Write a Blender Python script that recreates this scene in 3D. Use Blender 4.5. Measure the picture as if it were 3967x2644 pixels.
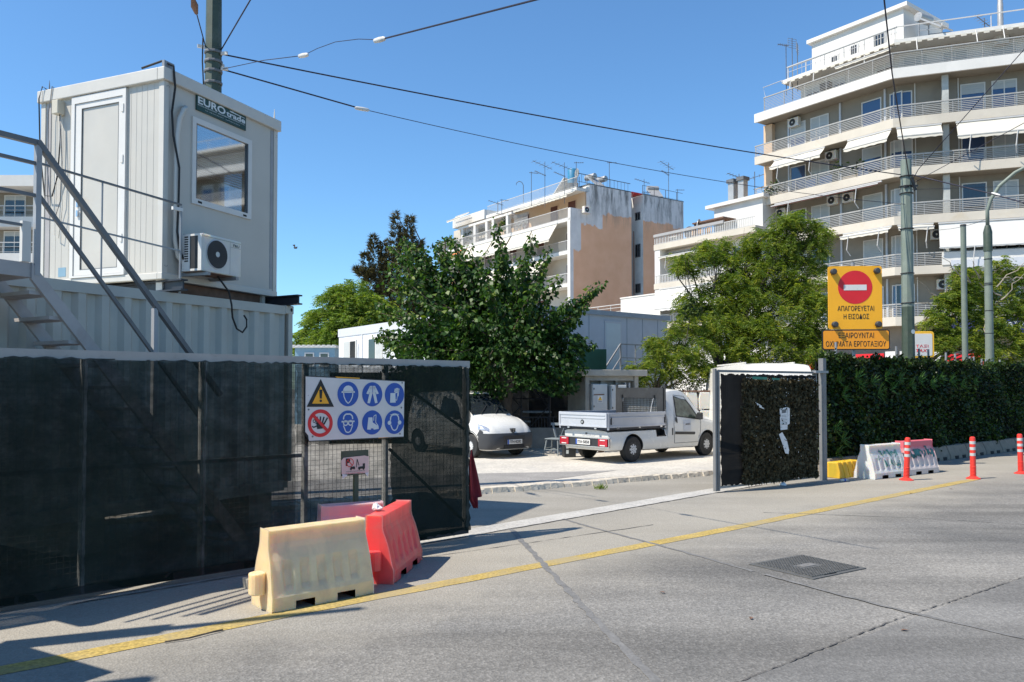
import bpy, math, random
import numpy as np
from mathutils import Vector, Matrix

for _o in list(bpy.data.objects):
    bpy.data.objects.remove(_o, do_unlink=True)
scene = bpy.context.scene
COL = scene.collection
R_ = math.radians
random.seed(7)
rng = np.random.default_rng(11)

# ------------------------------------------------------------------ camera
CAM_H = 1.95
PITCH = math.atan(82 / 3080)
cam_data = bpy.data.cameras.new('camera')
cam_data.sensor_width = 36.0
cam_data.lens = 36.0 * 3080 / 3967
cam_data.shift_y = 96 / 3967
cam_data.clip_start = 0.1
cam_data.clip_end = 3000
cam = bpy.data.objects.new('camera', cam_data)
COL.objects.link(cam)
cam.location = (0, 0, CAM_H)
cam.rotation_euler = (math.pi / 2 + PITCH, 0, 0)
scene.camera = cam

# ------------------------------------------------------------------ light
SUN_AZ, SUN_EL = 22.0, 54.0          # heading the light travels to, height of the sun
tosun = Vector((-math.cos(R_(SUN_AZ)) * math.cos(R_(SUN_EL)), -math.sin(R_(SUN_AZ)) * math.cos(R_(SUN_EL)), math.sin(R_(SUN_EL))))
world = bpy.data.worlds.new('World')
scene.world = world
world.use_nodes = True
wn = world.node_tree
bg = wn.nodes['Background']
sky = wn.nodes.new('ShaderNodeTexSky')
sky.sky_type = 'NISHITA'
sky.sun_disc = False
sky.sun_elevation = R_(SUN_EL)
sky.sun_rotation = math.atan2(tosun.x, tosun.y)
sky.altitude = 0
sky.air_density = 1.0
sky.dust_density = 0.15
sky.ozone_density = 4.0
tint = wn.nodes.new('ShaderNodeMix'); tint.data_type = 'RGBA'; tint.blend_type = 'MULTIPLY'
tint.inputs[0].default_value = 1.0
tint.inputs[7].default_value = (0.74, 1.02, 1.16, 1)
wn.links.new(sky.outputs[0], tint.inputs[6]); wn.links.new(tint.outputs[2], bg.inputs[0])
bg.inputs[1].default_value = 0.112
sun_data = bpy.data.lights.new('sun', 'SUN')
sun_data.energy = 4.6
sun_data.angle = R_(0.5)
sun_data.color = (1.0, 0.925, 0.81)
sun = bpy.data.objects.new('sun', sun_data)
COL.objects.link(sun)
sun.location = tosun * 60
sun.rotation_euler = (-tosun).to_track_quat('-Z', 'Y').to_euler()
scene.view_settings.view_transform = 'Standard'
scene.view_settings.look = 'None'
scene.view_settings.exposure = 0.6
scene.view_settings.gamma = 1.0
scene.render.engine = 'CYCLES'
scene.cycles.max_bounces = 8
scene.cycles.transparent_max_bounces = 16

# ------------------------------------------------------------------ helpers
def pt(x, y, d):
    """point seen at (x, y) of the 2353 px wide survey print, d metres out along the view axis' ground line"""
    k = 3967 / 2353
    u = (x * k - 1983.5) / 3080
    v = (1418 - y * k) / 3080
    c, s = math.cos(PITCH), math.sin(PITCH)
    ry = c - v * s
    return Vector((u * d / ry, d, CAM_H + (s + v * c) * d / ry))

def lin(a, b, t):
    return a + (b - a) * t

class MB:
    def __init__(s):
        s.v = []; s.f = []
    def add(s, vs, fs):
        n = len(s.v)
        s.v += [tuple(p) for p in vs]
        s.f += [tuple(i + n for i in f) for f in fs]
        return s
    def box(s, x0, x1, y0, y1, z0, z1):
        v = [(x, y, z) for z in (z0, z1) for y in (y0, y1) for x in (x0, x1)]
        return s.add(v, [(0, 2, 3, 1), (4, 5, 7, 6), (0, 1, 5, 4), (2, 6, 7, 3), (0, 4, 6, 2), (1, 3, 7, 5)])
    def bar(s, p0, p1, w, h=None, up=(0, 0, 1)):
        p0, p1 = Vector(p0), Vector(p1)
        h = h or w
        d = (p1 - p0).normalized()
        a = d.cross(Vector(up))
        if a.length < 1e-4: a = d.cross(Vector((0, 1, 0)))
        a.normalize(); b = a.cross(d)
        v = []
        for p in (p0, p1):
            for sa, sb in ((-1, -1), (1, -1), (1, 1), (-1, 1)):
                v.append(p + a * sa * w / 2 + b * sb * h / 2)
        return s.add(v, [(0, 1, 2, 3), (7, 6, 5, 4), (0, 4, 5, 1), (1, 5, 6, 2), (2, 6, 7, 3), (3, 7, 4, 0)])
    def tube(s, pts, r, n=8, caps=True):
        pts = [Vector(p) for p in pts]
        rs = r if isinstance(r, (list, tuple)) else [r] * len(pts)
        v = []; f = []
        ref = Vector((0.31, 0.17, 0.93))
        for i, p in enumerate(pts):
            d = (pts[min(i + 1, len(pts) - 1)] - pts[max(i - 1, 0)]).normalized()
            a = d.cross(ref)
            if a.length < 1e-3: a = d.cross(Vector((1, 0, 0)))
            a.normalize(); b = d.cross(a)
            for k in range(n):
                t = 2 * math.pi * k / n
                v.append(p + (a * math.cos(t) + b * math.sin(t)) * rs[i])
        for i in range(len(pts) - 1):
            for k in range(n):
                k2 = (k + 1) % n
                f.append((i * n + k, (i + 1) * n + k, (i + 1) * n + k2, i * n + k2))
        if caps:
            f.append(tuple(range(n)))
            f.append(tuple(reversed(range((len(pts) - 1) * n, len(pts) * n))))
        return s.add(v, [tuple(reversed(q)) for q in f])
    def prism(s, poly, z0, z1):
        """polygon in xy, extruded in z"""
        n = len(poly)
        v = [(x, y, z0) for x, y in poly] + [(x, y, z1) for x, y in poly]
        f = [tuple(reversed(range(n))), tuple(range(n, 2 * n))]
        f += [(i, (i + 1) % n, n + (i + 1) % n, n + i) for i in range(n)]
        return s.add(v, f)
    def prism_y(s, poly, y0, y1):
        """polygon in xz, extruded in y"""
        n = len(poly)
        v = [(x, y0, z) for x, z in poly] + [(x, y1, z) for x, z in poly]
        f = [tuple(range(n)), tuple(reversed(range(n, 2 * n)))]
        f += [((i + 1) % n, i, n + i, n + (i + 1) % n) for i in range(n)]
        return s.add(v, f)
    def prism_x(s, poly, x0, x1):
        """polygon in yz, extruded in x"""
        n = len(poly)
        v = [(x0, y, z) for y, z in poly] + [(x1, y, z) for y, z in poly]
        f = [tuple(reversed(range(n))), tuple(range(n, 2 * n))]
        f += [(i, (i + 1) % n, n + (i + 1) % n, n + i) for i in range(n)]
        return s.add(v, f)
    def lathe(s, prof, n=20, c=(0, 0, 0), axis='z'):
        v = []; f = []
        for r, h in prof:
            for k in range(n):
                t = 2 * math.pi * k / n
                a, b = r * math.cos(t), r * math.sin(t)
                if axis == 'z': p = (c[0] + a, c[1] + b, c[2] + h)
                elif axis == 'y': p = (c[0] + a, c[1] + h, c[2] - b)
                else: p = (c[0] + h, c[1] + a, c[2] + b)
                v.append(p)
        for i in range(len(prof) - 1):
            for k in range(n):
                k2 = (k + 1) % n
                f.append((i * n + k, i * n + k2, (i + 1) * n + k2, (i + 1) * n + k))
        f.append(tuple(reversed(range(n))))
        f.append(tuple(range((len(prof) - 1) * n, len(prof) * n)))
        return s.add(v, f)
    def flat(s, polys, y):
        """flat polygons in xz facing -y"""
        for p in polys:
            a = sum(p[i][0] * p[(i + 1) % len(p)][1] - p[(i + 1) % len(p)][0] * p[i][1] for i in range(len(p)))
            if a < 0: p = list(reversed(p))
            s.add([(x, y, z) for x, z in p], [tuple(range(len(p)))])
        return s
    def build(s, name, mat, parent=None, smooth=False, bevel=0, loc=None, az=0, recalc=False):
        me = bpy.data.meshes.new(name)
        me.from_pydata(s.v, [], s.f)
        me.update()
        o = bpy.data.objects.new(name, me)
        COL.objects.link(o)
        for m in (mat if isinstance(mat, (list, tuple)) else [mat]):
            me.materials.append(m)
        if smooth:
            me.polygons.foreach_set('use_smooth', [True] * len(me.polygons))
            if smooth != True:
                me.set_sharp_from_angle(angle=R_(smooth))
        if bevel:
            b = o.modifiers.new('bevel', 'BEVEL'); b.width = bevel; b.segments = 2; b.limit_method = 'ANGLE'; b.angle_limit = R_(40)
        if parent is not None: o.parent = parent
        if loc is not None: o.location = loc
        if az: o.rotation_euler = (0, 0, R_(az))
        return o

def tag(o, label=None, cat=None, group=None, kind=None):
    if label: o['label'] = label
    if cat: o['category'] = cat
    if group: o['group'] = group
    if kind: o['kind'] = kind
    return o

def thing(name, label, cat, loc=(0, 0, 0), az=0, group=None):
    o = bpy.data.objects.new(name, None)
    COL.objects.link(o)
    o.empty_display_size = 0.2
    o.location = loc
    o.rotation_euler = (0, 0, R_(az))
    return tag(o, label, cat, group)

def copy_tree(o, parent=None):
    kids = list(o.children)
    c = o.copy()
    COL.objects.link(c)
    if parent is not None: c.parent = parent
    for k in kids: copy_tree(k, c)
    return c

def circ(cx, cz, r, n=28, a0=0, a1=360, sx=1):
    full = abs(a1 - a0) >= 360
    m = n if full else n + 1
    return [(cx + sx * r * math.cos(R_(lin(a0, a1, i / n))), cz + r * math.sin(R_(lin(a0, a1, i / n)))) for i in range(m)]

def ring(cx, cz, r0, r1, n=28, a0=0, a1=360):
    q = []
    for i in range(n):
        t0, t1 = R_(lin(a0, a1, i / n)), R_(lin(a0, a1, (i + 1) / n))
        q.append([(cx + r * math.cos(t), cz + r * math.sin(t)) for r, t in ((r0, t0), (r1, t0), (r1, t1), (r0, t1))])
    return q

def stroke(pts, w):
    out = []
    for (x0, z0), (x1, z1) in zip(pts[:-1], pts[1:]):
        l = math.hypot(x1 - x0, z1 - z0) or 1
        nx, nz = -(z1 - z0) / l * w / 2, (x1 - x0) / l * w / 2
        out.append([(x0 - nx, z0 - nz), (x1 - nx, z1 - nz), (x1 + nx, z1 + nz), (x0 + nx, z0 + nz)])
    return out

def text(name, s, mat, parent, x, y, z, h, width=None, align='CENTER', bold=0.0, shear=0, spacing=1.0, M=None):
    """lettering of cap height h standing in the xz plane, facing -y; x is its centre (or left edge)"""
    cu = bpy.data.curves.new(name, 'FONT')
    cu.body = s
    cu.size = 1.0
    cu.align_x = 'LEFT'
    cu.offset = bold
    cu.shear = shear
    cu.space_character = spacing
    cu.resolution_u = 3
    ob = bpy.data.objects.new(name, cu)
    COL.objects.link(ob)
    dg = bpy.context.evaluated_depsgraph_get()
    me = bpy.data.meshes.new_from_object(ob.evaluated_get(dg))
    bpy.data.objects.remove(ob, do_unlink=True)
    n = len(me.vertices)
    co = np.empty(n * 3); me.vertices.foreach_get('co', co); co = co.reshape(-1, 3)
    if n:
        x0, x1 = co[:, 0].min(), co[:, 0].max(); y0, y1 = co[:, 1].min(), co[:, 1].max()
        k = h / max(y1 - y0, 1e-6)
        kx = width / max(x1 - x0, 1e-6) if width else k
        X = (co[:, 0] - (x0 if align == 'LEFT' else (x0 + x1) / 2)) * kx
        Z = (co[:, 1] - y0) * k
        new = np.stack([x + X, np.full(n, y), z + Z], 1)
        if M is not None:
            new = np.array([tuple(M @ Vector(p)) for p in new])
        me.vertices.foreach_set('co', new.ravel())
        me.update()
    me.materials.clear(); me.materials.append(mat)
    o = bpy.data.objects.new(name, me)
    COL.objects.link(o)
    o.parent = parent
    return o

# ------------------------------------------------------------------ materials
def nodes_of(m):
    m.use_nodes = True
    nt = m.node_tree
    return nt, nt.nodes, nt.links, nt.nodes['Principled BSDF']

def noise(nt, scale, detail=4, rough=0.55, stretch=None, dist=0.0, coord='Object'):
    tc = nt.nodes.new('ShaderNodeTexCoord')
    src = tc.outputs[coord]
    if stretch:
        mp = nt.nodes.new('ShaderNodeMapping')
        mp.inputs['Scale'].default_value = stretch
        nt.links.new(src, mp.inputs[0]); src = mp.outputs[0]
    n = nt.nodes.new('ShaderNodeTexNoise')
    n.inputs['Scale'].default_value = scale
    n.inputs['Detail'].default_value = detail
    n.inputs['Roughness'].default_value = rough
    n.inputs['Distortion'].default_value = dist
    nt.links.new(src, n.inputs['Vector'])
    return n.outputs[0]

def ramp(nt, src, stops):
    r = nt.nodes.new('ShaderNodeValToRGB')
    el = r.color_ramp.elements
    while len(el) > 1: el.remove(el[-1])
    el[0].position = stops[0][0]; el[0].color = (*stops[0][1], 1)
    for p, c in stops[1:]:
        e = el.new(p); e.color = (*c, 1)
    nt.links.new(src, r.inputs[0])
    return r.outputs[0]

def mix(nt, fac, a, b, mode='MIX'):
    m = nt.nodes.new('ShaderNodeMix')
    m.data_type = 'RGBA'; m.blend_type = mode
    for sock, val in ((m.inputs[0], fac), (m.inputs[6], a), (m.inputs[7], b)):
        if isinstance(val, (int, float)): sock.default_value = val
        elif isinstance(val, tuple): sock.default_value = (*val, 1)
        else: nt.links.new(val, sock)
    return m.outputs[2]

def g3(x): return (x, x, x)

def pm(name, col, rough=0.6, var=0.12, scale=3.0, metal=0.0, bump=0.0, bscale=60, stain=None, streak=None, spec=None, fine=None):
    """paint, plaster, plastic, metal: base colour, uneven tone, optional blotchy stains and run-down streaks"""
    m = bpy.data.materials.new(name)
    nt, N, L, b = nodes_of(m)
    b.inputs['Roughness'].default_value = rough
    b.inputs['Metallic'].default_value = metal
    if spec is not None: b.inputs['Specular IOR Level'].default_value = spec
    c = tuple(col)
    lo = tuple(x * (1 - var) for x in c); hi = tuple(min(1, x * (1 + var)) for x in c)
    out = ramp(nt, noise(nt, scale, 6, 0.6), [(0.3, lo), (0.7, hi)])
    if fine:
        out = mix(nt, fine[1], out, ramp(nt, noise(nt, fine[0], 2), [(0.35, g3(0.25)), (0.65, g3(1.0))]), 'MULTIPLY')
    if stain:
        sc, col2, lo_, hi_, amt = stain
        f = ramp(nt, noise(nt, sc, 5, 0.65, dist=0.6), [(lo_, g3(0)), (hi_, g3(amt))])
        out = mix(nt, f, out, tuple(col2))
    if streak:
        sc, col2, lo_, hi_, amt = streak
        f = ramp(nt, noise(nt, sc, 4, 0.6, stretch=(1, 1, 0.08)), [(lo_, g3(0)), (hi_, g3(amt))])
        out = mix(nt, f, out, tuple(col2))
    L.new(out, b.inputs['Base Color'])
    rr = ramp(nt, noise(nt, scale * 2.3, 3), [(0.3, g3(max(0.02, rough - 0.08))), (0.7, g3(min(1, rough + 0.08)))])
    L.new(rr, b.inputs['Roughness'])
    if bump:
        bp = N.new('ShaderNodeBump'); bp.inputs['Strength'].default_value = bump; bp.inputs['Distance'].default_value = 0.02
        L.new(noise(nt, bscale, 3), bp.inputs['Height']); L.new(bp.outputs[0], b.inputs['Normal'])
    return m

def glass(name, tint=(0.02, 0.025, 0.03), trans=0.0, rough=0.03):
    m = bpy.data.materials.new(name)
    nt, N, L, b = nodes_of(m)
    b.inputs['Base Color'].default_value = (*tint, 1)
    b.inputs['Roughness'].default_value = rough
    b.inputs['Specular IOR Level'].default_value = 0.9
    if trans:
        t = N.new('ShaderNodeBsdfTransparent'); mx = N.new('ShaderNodeMixShader')
        mx.inputs[0].default_value = trans
        t.inputs[0].default_value = (0.9, 0.95, 0.93, 1)
        L.new(b.outputs[0], mx.inputs[1]); L.new(t.outputs[0], mx.inputs[2])
        L.new(mx.outputs[0], N['Material Output'].inputs[0])
    return m

def net(name, col, holes, scale=9):
    m = bpy.data.materials.new(name)
    nt, N, L, b = nodes_of(m)
    b.inputs['Roughness'].default_value = 0.9
    b.inputs['Specular IOR Level'].default_value = 0.1
    L.new(ramp(nt, noise(nt, 1.6, 5, stretch=(1.3, 1.3, 0.5)), [(0.3, tuple(x * 0.6 for x in col)), (0.75, tuple(x * 1.5 for x in col))]), b.inputs['Base Color'])
    t = N.new('ShaderNodeBsdfTransparent'); mx = N.new('ShaderNodeMixShader')
    f = ramp(nt, noise(nt, scale * 0.5, 6, 0.75, stretch=(1.0, 1.0, 1.4)), [(0.25, g3(holes * 0.45)), (0.8, g3(min(1, holes * 1.5)))])
    L.new(f, mx.inputs[0]); L.new(b.outputs[0], mx.inputs[1]); L.new(t.outputs[0], mx.inputs[2])
    L.new(mx.outputs[0], N['Material Output'].inputs[0])
    return m

def leafmat(name, stops, gloss=0.45, trans=0.35, tcol=(1.3, 1.5, 0.5), spec=0.3):
    """leaf: every leaf has its own tone (face attribute 'tone'), some light passes through it"""
    m = bpy.data.materials.new(name)
    nt, N, L, b = nodes_of(m)
    at = N.new('ShaderNodeAttribute'); at.attribute_name = 'tone'
    c = ramp(nt, at.outputs['Fac'], stops)
    L.new(c, b.inputs['Base Color'])
    b.inputs['Roughness'].default_value = gloss
    b.inputs['Specular IOR Level'].default_value = spec
    tr = N.new('ShaderNodeBsdfTranslucent')
    L.new(mix(nt, 1.0, c, tuple(tcol), 'MULTIPLY'), tr.inputs[0])
    mx = N.new('ShaderNodeMixShader'); mx.inputs[0].default_value = trans
    L.new(b.outputs[0], mx.inputs[1]); L.new(tr.outputs[0], mx.inputs[2])
    L.new(mx.outputs[0], N['Material Output'].inputs[0])
    return m

M = {}
M['white_paint'] = pm('white paint', (0.64, 0.625, 0.59), 0.5, 0.04)
M['cabin_wall'] = pm('cabin panel', (0.505, 0.48, 0.425), 0.45, 0.05, 1.5, streak=(2.5, (0.45, 0.44, 0.40), 0.55, 0.8, 0.35))
M['cabin_trim'] = pm('cabin trim', (0.565, 0.54, 0.485), 0.4, 0.04)
M['dark_gap'] = pm('dark gap', (0.02, 0.02, 0.02), 0.9, 0.1)
M['black_rubber'] = pm('black rubber', (0.018, 0.018, 0.018), 0.7, 0.2)
M['black_plastic'] = pm('black plastic', (0.025, 0.026, 0.028), 0.5, 0.15)
M['grey_plastic'] = pm('grey plastic', (0.042, 0.043, 0.046), 0.55, 0.12)
M['galvanised'] = pm('galvanised steel', (0.27, 0.275, 0.28), 0.45, 0.15, 4, metal=0.3)
M['grey_paint'] = pm('grey painted steel', (0.30, 0.31, 0.32), 0.5, 0.12, 3, stain=(5, (0.14, 0.12, 0.1), 0.6, 0.75, 0.5))
M['warm_grey'] = pm('warm grey painted steel', (0.36, 0.335, 0.31), 0.5, 0.12, 3, stain=(5, (0.2, 0.17, 0.14), 0.6, 0.75, 0.5))
M['rail_mid'] = pm('dull grey gate steel', (0.17, 0.17, 0.168), 0.55, 0.15, 4)
M['railing_dull'] = pm('dull balcony rail', (0.36, 0.35, 0.33), 0.6, 0.1)
M['rail_grey'] = pm('dark grey rail paint', (0.13, 0.135, 0.14), 0.5, 0.15)
M['black_steel'] = pm('black steel', (0.02, 0.022, 0.03), 0.5, 0.2)
M['container'] = pm('container paint', (0.43, 0.43, 0.385), 0.5, 0.08, 1.2, stain=(1.6, (0.34, 0.35, 0.34), 0.5, 0.75, 0.6), streak=(4, (0.3, 0.27, 0.23), 0.62, 0.85, 0.5))
M['stair_steel'] = pm('stair steel', (0.36, 0.34, 0.33), 0.55, 0.14, 2, stain=(3, (0.26, 0.2, 0.17), 0.55, 0.8, 0.6))
M['rust'] = pm('rusty steel', (0.16, 0.09, 0.06), 0.8, 0.3, 8)
M['pole_green'] = pm('green pole paint', (0.045, 0.066, 0.045), 0.55, 0.25, 3, stain=(3, (0.10, 0.11, 0.095), 0.5, 0.75, 0.6))
M['pole_grey'] = pm('grey green pole paint', (0.17, 0.20, 0.165), 0.55, 0.15, 3, stain=(4, (0.16, 0.2, 0.15), 0.5, 0.7, 0.6))
M['concrete'] = pm('grey concrete', (0.31, 0.29, 0.25), 0.85, 0.18, 2.5, bump=0.3, stain=(3, (0.25, 0.24, 0.22), 0.55, 0.8, 0.6))
M['plastic_cream'] = pm('faded cream plastic', (0.79, 0.58, 0.33), 0.42, 0.1, 2, stain=(3.2, (0.60, 0.43, 0.27), 0.42, 0.7, 0.8), streak=(7, (0.45, 0.31, 0.2), 0.6, 0.8, 0.45))
M['plastic_white'] = pm('white plastic', (0.64, 0.615, 0.56), 0.42, 0.07, 2, stain=(5, (0.55, 0.5, 0.44), 0.55, 0.8, 0.5))
M['plastic_red'] = pm('red plastic', (0.78, 0.075, 0.075), 0.4, 0.12, 2, stain=(4, (0.5, 0.2, 0.16), 0.5, 0.8, 0.75), streak=(9, (0.22, 0.07, 0.06), 0.6, 0.85, 0.5))
M['plastic_pink'] = pm('sun faded pink plastic', (0.58, 0.34, 0.35), 0.5, 0.12, 2, stain=(3, (0.50, 0.42, 0.42), 0.45, 0.75, 0.6))
def twotone():
    m = bpy.data.materials.new('pink over white plastic'); nt, N, L, b = nodes_of(m); b.inputs['Roughness'].default_value = 0.5
    tc = N.new('ShaderNodeTexCoord'); sp = N.new('ShaderNodeSeparateXYZ'); L.new(tc.outputs['Object'], sp.inputs[0])
    ad = N.new('ShaderNodeMath'); ad.operation = 'MULTIPLY_ADD'; L.new(noise(nt, 5, 5, 0.7), ad.inputs[0]); ad.inputs[1].default_value = 0.35; L.new(sp.outputs[2], ad.inputs[2])
    c = ramp(nt, ad.outputs[0], [(0.42, (0.58, 0.50, 0.46)), (0.66, (0.60, 0.36, 0.36)), (0.78, (0.62, 0.13, 0.16))])
    L.new(c, b.inputs['Base Color']); return m
M['plastic_twotone'] = twotone()
M['plastic_yellow'] = pm('yellow plastic', (0.70, 0.38, 0.02), 0.5, 0.12, 4, stain=(6, (0.3, 0.18, 0.05), 0.6, 0.8, 0.5))
M['post_red'] = pm('red flexible post', (0.72, 0.045, 0.03), 0.45, 0.1)
M['reflector'] = pm('reflective band', (0.50, 0.50, 0.48), 0.4, 0.15, 20)
M['sign_white'] = pm('white sign sheet', (0.64, 0.62, 0.59), 0.5, 0.05, 4, stain=(11, (0.08, 0.09, 0.09), 0.66, 0.72, 0.8))
M['sign_blue'] = pm('sign blue', (0.012, 0.075, 0.37), 0.4, 0.05)
M['sign_red'] = pm('sign red', (0.62, 0.012, 0.018), 0.4, 0.05)
M['sign_black'] = pm('sign black', (0.012, 0.012, 0.012), 0.5, 0.05)
M['sign_amber'] = pm('amber sign sheet', (0.86, 0.40, 0.012), 0.45, 0.04, 2)
M['sign_orange'] = pm('orange sign sheet', (0.84, 0.31, 0.012), 0.45, 0.05, 2)
M['sign_glyph'] = pm('pale sign glyph', (0.62, 0.66, 0.66), 0.5, 0.05)
M['sign_green'] = pm('dark green board', (0.008, 0.045, 0.032), 0.35, 0.1)
M['paper'] = pm('paper', (0.72, 0.70, 0.68), 0.8, 0.08, 8)
M['paper_pink'] = pm('faded pink paper', (0.72, 0.53, 0.46), 0.8, 0.1, 6)
M['olive'] = pm('olive plate', (0.06, 0.075, 0.045), 0.6, 0.2)
M['car_white'] = pm('white car paint', (0.68, 0.665, 0.62), 0.25, 0.03, 1, stain=(2.5, (0.58, 0.53, 0.42), 0.55, 0.85, 0.35))
M['chrome'] = pm('bright metal', (0.62, 0.62, 0.63), 0.25, 0.05, metal=0.9)
M['silver_paint'] = pm('silver wheel paint', (0.58, 0.58, 0.57), 0.4, 0.06)
M['tray_metal'] = pm('aluminium tray', (0.52, 0.53, 0.56), 0.35, 0.06, 2, metal=0.35)
M['lamp_red'] = pm('red lamp lens', (0.42, 0.015, 0.03), 0.2, 0.1)
M['lamp_clear'] = pm('clear lamp lens', (0.55, 0.57, 0.62), 0.12, 0.25, 14, metal=0.5)
M['glass_dark'] = glass('dark glass')
M['glass_car'] = glass('car glass', (0.015, 0.022, 0.02), 0.35)
def pane_glass(name, refl, tint):
    m = bpy.data.materials.new(name); nt, N, L, b = nodes_of(m)
    g = N.new('ShaderNodeBsdfGlossy'); g.inputs['Roughness'].default_value = 0.03; g.inputs[0].default_value = (0.95, 0.95, 0.95, 1)
    t = N.new('ShaderNodeBsdfTransparent'); t.inputs[0].default_value = (*tint, 1)
    mx = N.new('ShaderNodeMixShader'); mx.inputs[0].default_value = refl
    L.new(t.outputs[0], mx.inputs[1]); L.new(g.outputs[0], mx.inputs[2]); L.new(mx.outputs[0], N['Material Output'].inputs[0])
    return m
M['glass_window'] = pane_glass('window glass', 0.42, (0.72, 0.76, 0.78))
M['glass_side_painted'] = pm('painted reflection side glass', (0.07, 0.09, 0.065), 0.06, 0.85, 5)  # mottled green paints tree reflection and see-through light into the glass colour
M['glass_blue'] = glass('sky glass', (0.03, 0.07, 0.16), 0.0, 0.08)
M['plaster_white'] = pm('white plaster', (0.64, 0.62, 0.58), 0.85, 0.06, 0.8, streak=(1.5, (0.5, 0.48, 0.43), 0.58, 0.85, 0.4))
M['plaster_cream'] = pm('cream slab plaster', (0.54, 0.49, 0.41), 0.85, 0.1, 0.5, stain=(0.6, (0.46, 0.36, 0.22), 0.58, 0.75, 0.4), streak=(1.6, (0.42, 0.37, 0.3), 0.6, 0.85, 0.5))
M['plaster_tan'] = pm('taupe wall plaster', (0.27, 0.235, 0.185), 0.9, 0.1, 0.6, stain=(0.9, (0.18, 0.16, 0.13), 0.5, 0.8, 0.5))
M['plaster_peach'] = pm('peach wall plaster', (0.62, 0.44, 0.29), 0.9, 0.06, 0.5)
M['shutter_brown'] = pm('brown shutter', (0.11, 0.035, 0.022), 0.7, 0.15)
M['shutter_grey'] = pm('grey roller shutter', (0.44, 0.46, 0.45), 0.6, 0.05)
M['awning_cream'] = pm('cream awning canvas', (0.58, 0.54, 0.46), 0.9, 0.04, 0.6)
M['awning_maroon'] = pm('maroon awning canvas', (0.10, 0.035, 0.03), 0.9, 0.1)
M['awning_orange'] = pm('orange striped awning', (0.60, 0.20, 0.06), 0.9, 0.1)
M['awning_terracotta'] = pm('terracotta awning', (0.50, 0.20, 0.12), 0.9, 0.1)
M['railing_white'] = pm('white railing', (0.50, 0.49, 0.47), 0.5, 0.05)
M['railing_dark'] = pm('dark railing', (0.07, 0.06, 0.06), 0.5, 0.1)
M['railing_grey'] = pm('grey railing', (0.34, 0.33, 0.32), 0.5, 0.1)
M['water_blue'] = pm('blue water tank', (0.03, 0.19, 0.33), 0.5, 0.1)
M['tank_grey'] = pm('grey tank', (0.40, 0.39, 0.37), 0.35, 0.1, metal=0.3)
M['antenna'] = pm('antenna metal', (0.10, 0.11, 0.13), 0.5, 0.1)
M['hut_blue'] = pm('blue hut panel', (0.20, 0.33, 0.42), 0.6, 0.05)
M['prefab_white'] = pm('white prefab panel', (0.74, 0.76, 0.78), 0.5, 0.03)
M['prefab_trim'] = pm('prefab grey trim', (0.52, 0.54, 0.57), 0.5, 0.04)
M['prefab_grey'] = pm('grey prefab panel', (0.46, 0.50, 0.56), 0.5, 0.05)
M['prefab_eave'] = pm('grey prefab eave', (0.30, 0.34, 0.38), 0.5, 0.05)
M['net_dark'] = net('green shade net', (0.017, 0.026, 0.021), 0.38)
M['net_second'] = net('second green shade net', (0.015, 0.023, 0.018), 0.50)
M['net_end'] = net('doubled green shade net', (0.013, 0.020, 0.016), 0.10)
M['net_black'] = net('black shade net', (0.010, 0.011, 0.012), 0.012)
M['bark'] = pm('bark', (0.10, 0.075, 0.055), 0.9, 0.3, 9, bump=0.5)
M['bark_grey'] = pm('pale twigs', (0.30, 0.26, 0.2), 0.9, 0.2, 9)
M['cloth_red'] = pm('dark red cloth', (0.17, 0.012, 0.02), 0.9, 0.2, 6)
M['cabinet'] = pm('cabinet grey', (0.46, 0.47, 0.46), 0.5, 0.05)
M['chair_wood'] = pm('grey painted wood', (0.20, 0.23, 0.24), 0.7, 0.15)
M['insulator'] = pm('glazed insulator', (0.60, 0.58, 0.54), 0.3, 0.1)
M['wire'] = pm('wire', (0.012, 0.012, 0.03), 0.6, 0.1)
M['iron'] = pm('cast iron', (0.10, 0.10, 0.095), 0.6, 0.2, 12, bump=0.3)
M['graffiti'] = pm('green spray paint', (0.03, 0.22, 0.20), 0.6, 0.35, 14)
M['graffiti_dark'] = pm('dark teal spray paint', (0.015, 0.10, 0.11), 0.6, 0.4, 14)
M['sign_navy'] = pm('navy shop sign', (0.03, 0.03, 0.16), 0.4, 0.1)
M['sign_yellow'] = pm('yellow sign frame', (0.82, 0.45, 0.03), 0.45, 0.08)
M['leaf_mulberry'] = leafmat('mulberry leaf', [(0, (0.012, 0.030, 0.008)), (0.45, (0.028, 0.070, 0.013)), (0.8, (0.065, 0.135, 0.024)), (1, (0.17, 0.22, 0.05))], 0.44, 0.32, spec=0.28)
M['leaf_pine'] = leafmat('pine needles', [(0, (0.03, 0.03, 0.014)), (0.6, (0.075, 0.068, 0.034)), (1, (0.14, 0.115, 0.055))], 0.7, 0.15)
M['leaf_bright'] = leafmat('light green leaf', [(0, (0.07, 0.125, 0.02)), (0.5, (0.15, 0.225, 0.03)), (1, (0.30, 0.33, 0.045))], 0.6, 0.4)
M['leaf_feather'] = leafmat('feathery leaf', [(0, (0.045, 0.08, 0.014)), (0.5, (0.135, 0.195, 0.024)), (1, (0.36, 0.35, 0.035))], 0.6, 0.42)
M['leaf_hedge'] = leafmat('artificial ivy leaf', [(0, (0.010, 0.020, 0.007)), (0.6, (0.026, 0.050, 0.013)), (1, (0.085, 0.14, 0.025))], 0.42, 0.2)
M['leaf_fern'] = leafmat('artificial fern', [(0, (0.04, 0.12, 0.03)), (1, (0.12, 0.25, 0.06))], 0.5, 0.3)
M['base_shade'] = pm('dirty tan concrete', (0.24, 0.205, 0.16), 0.9, 0.2, 4, stain=(4, (0.12, 0.1, 0.08), 0.5, 0.75, 0.6))
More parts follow.
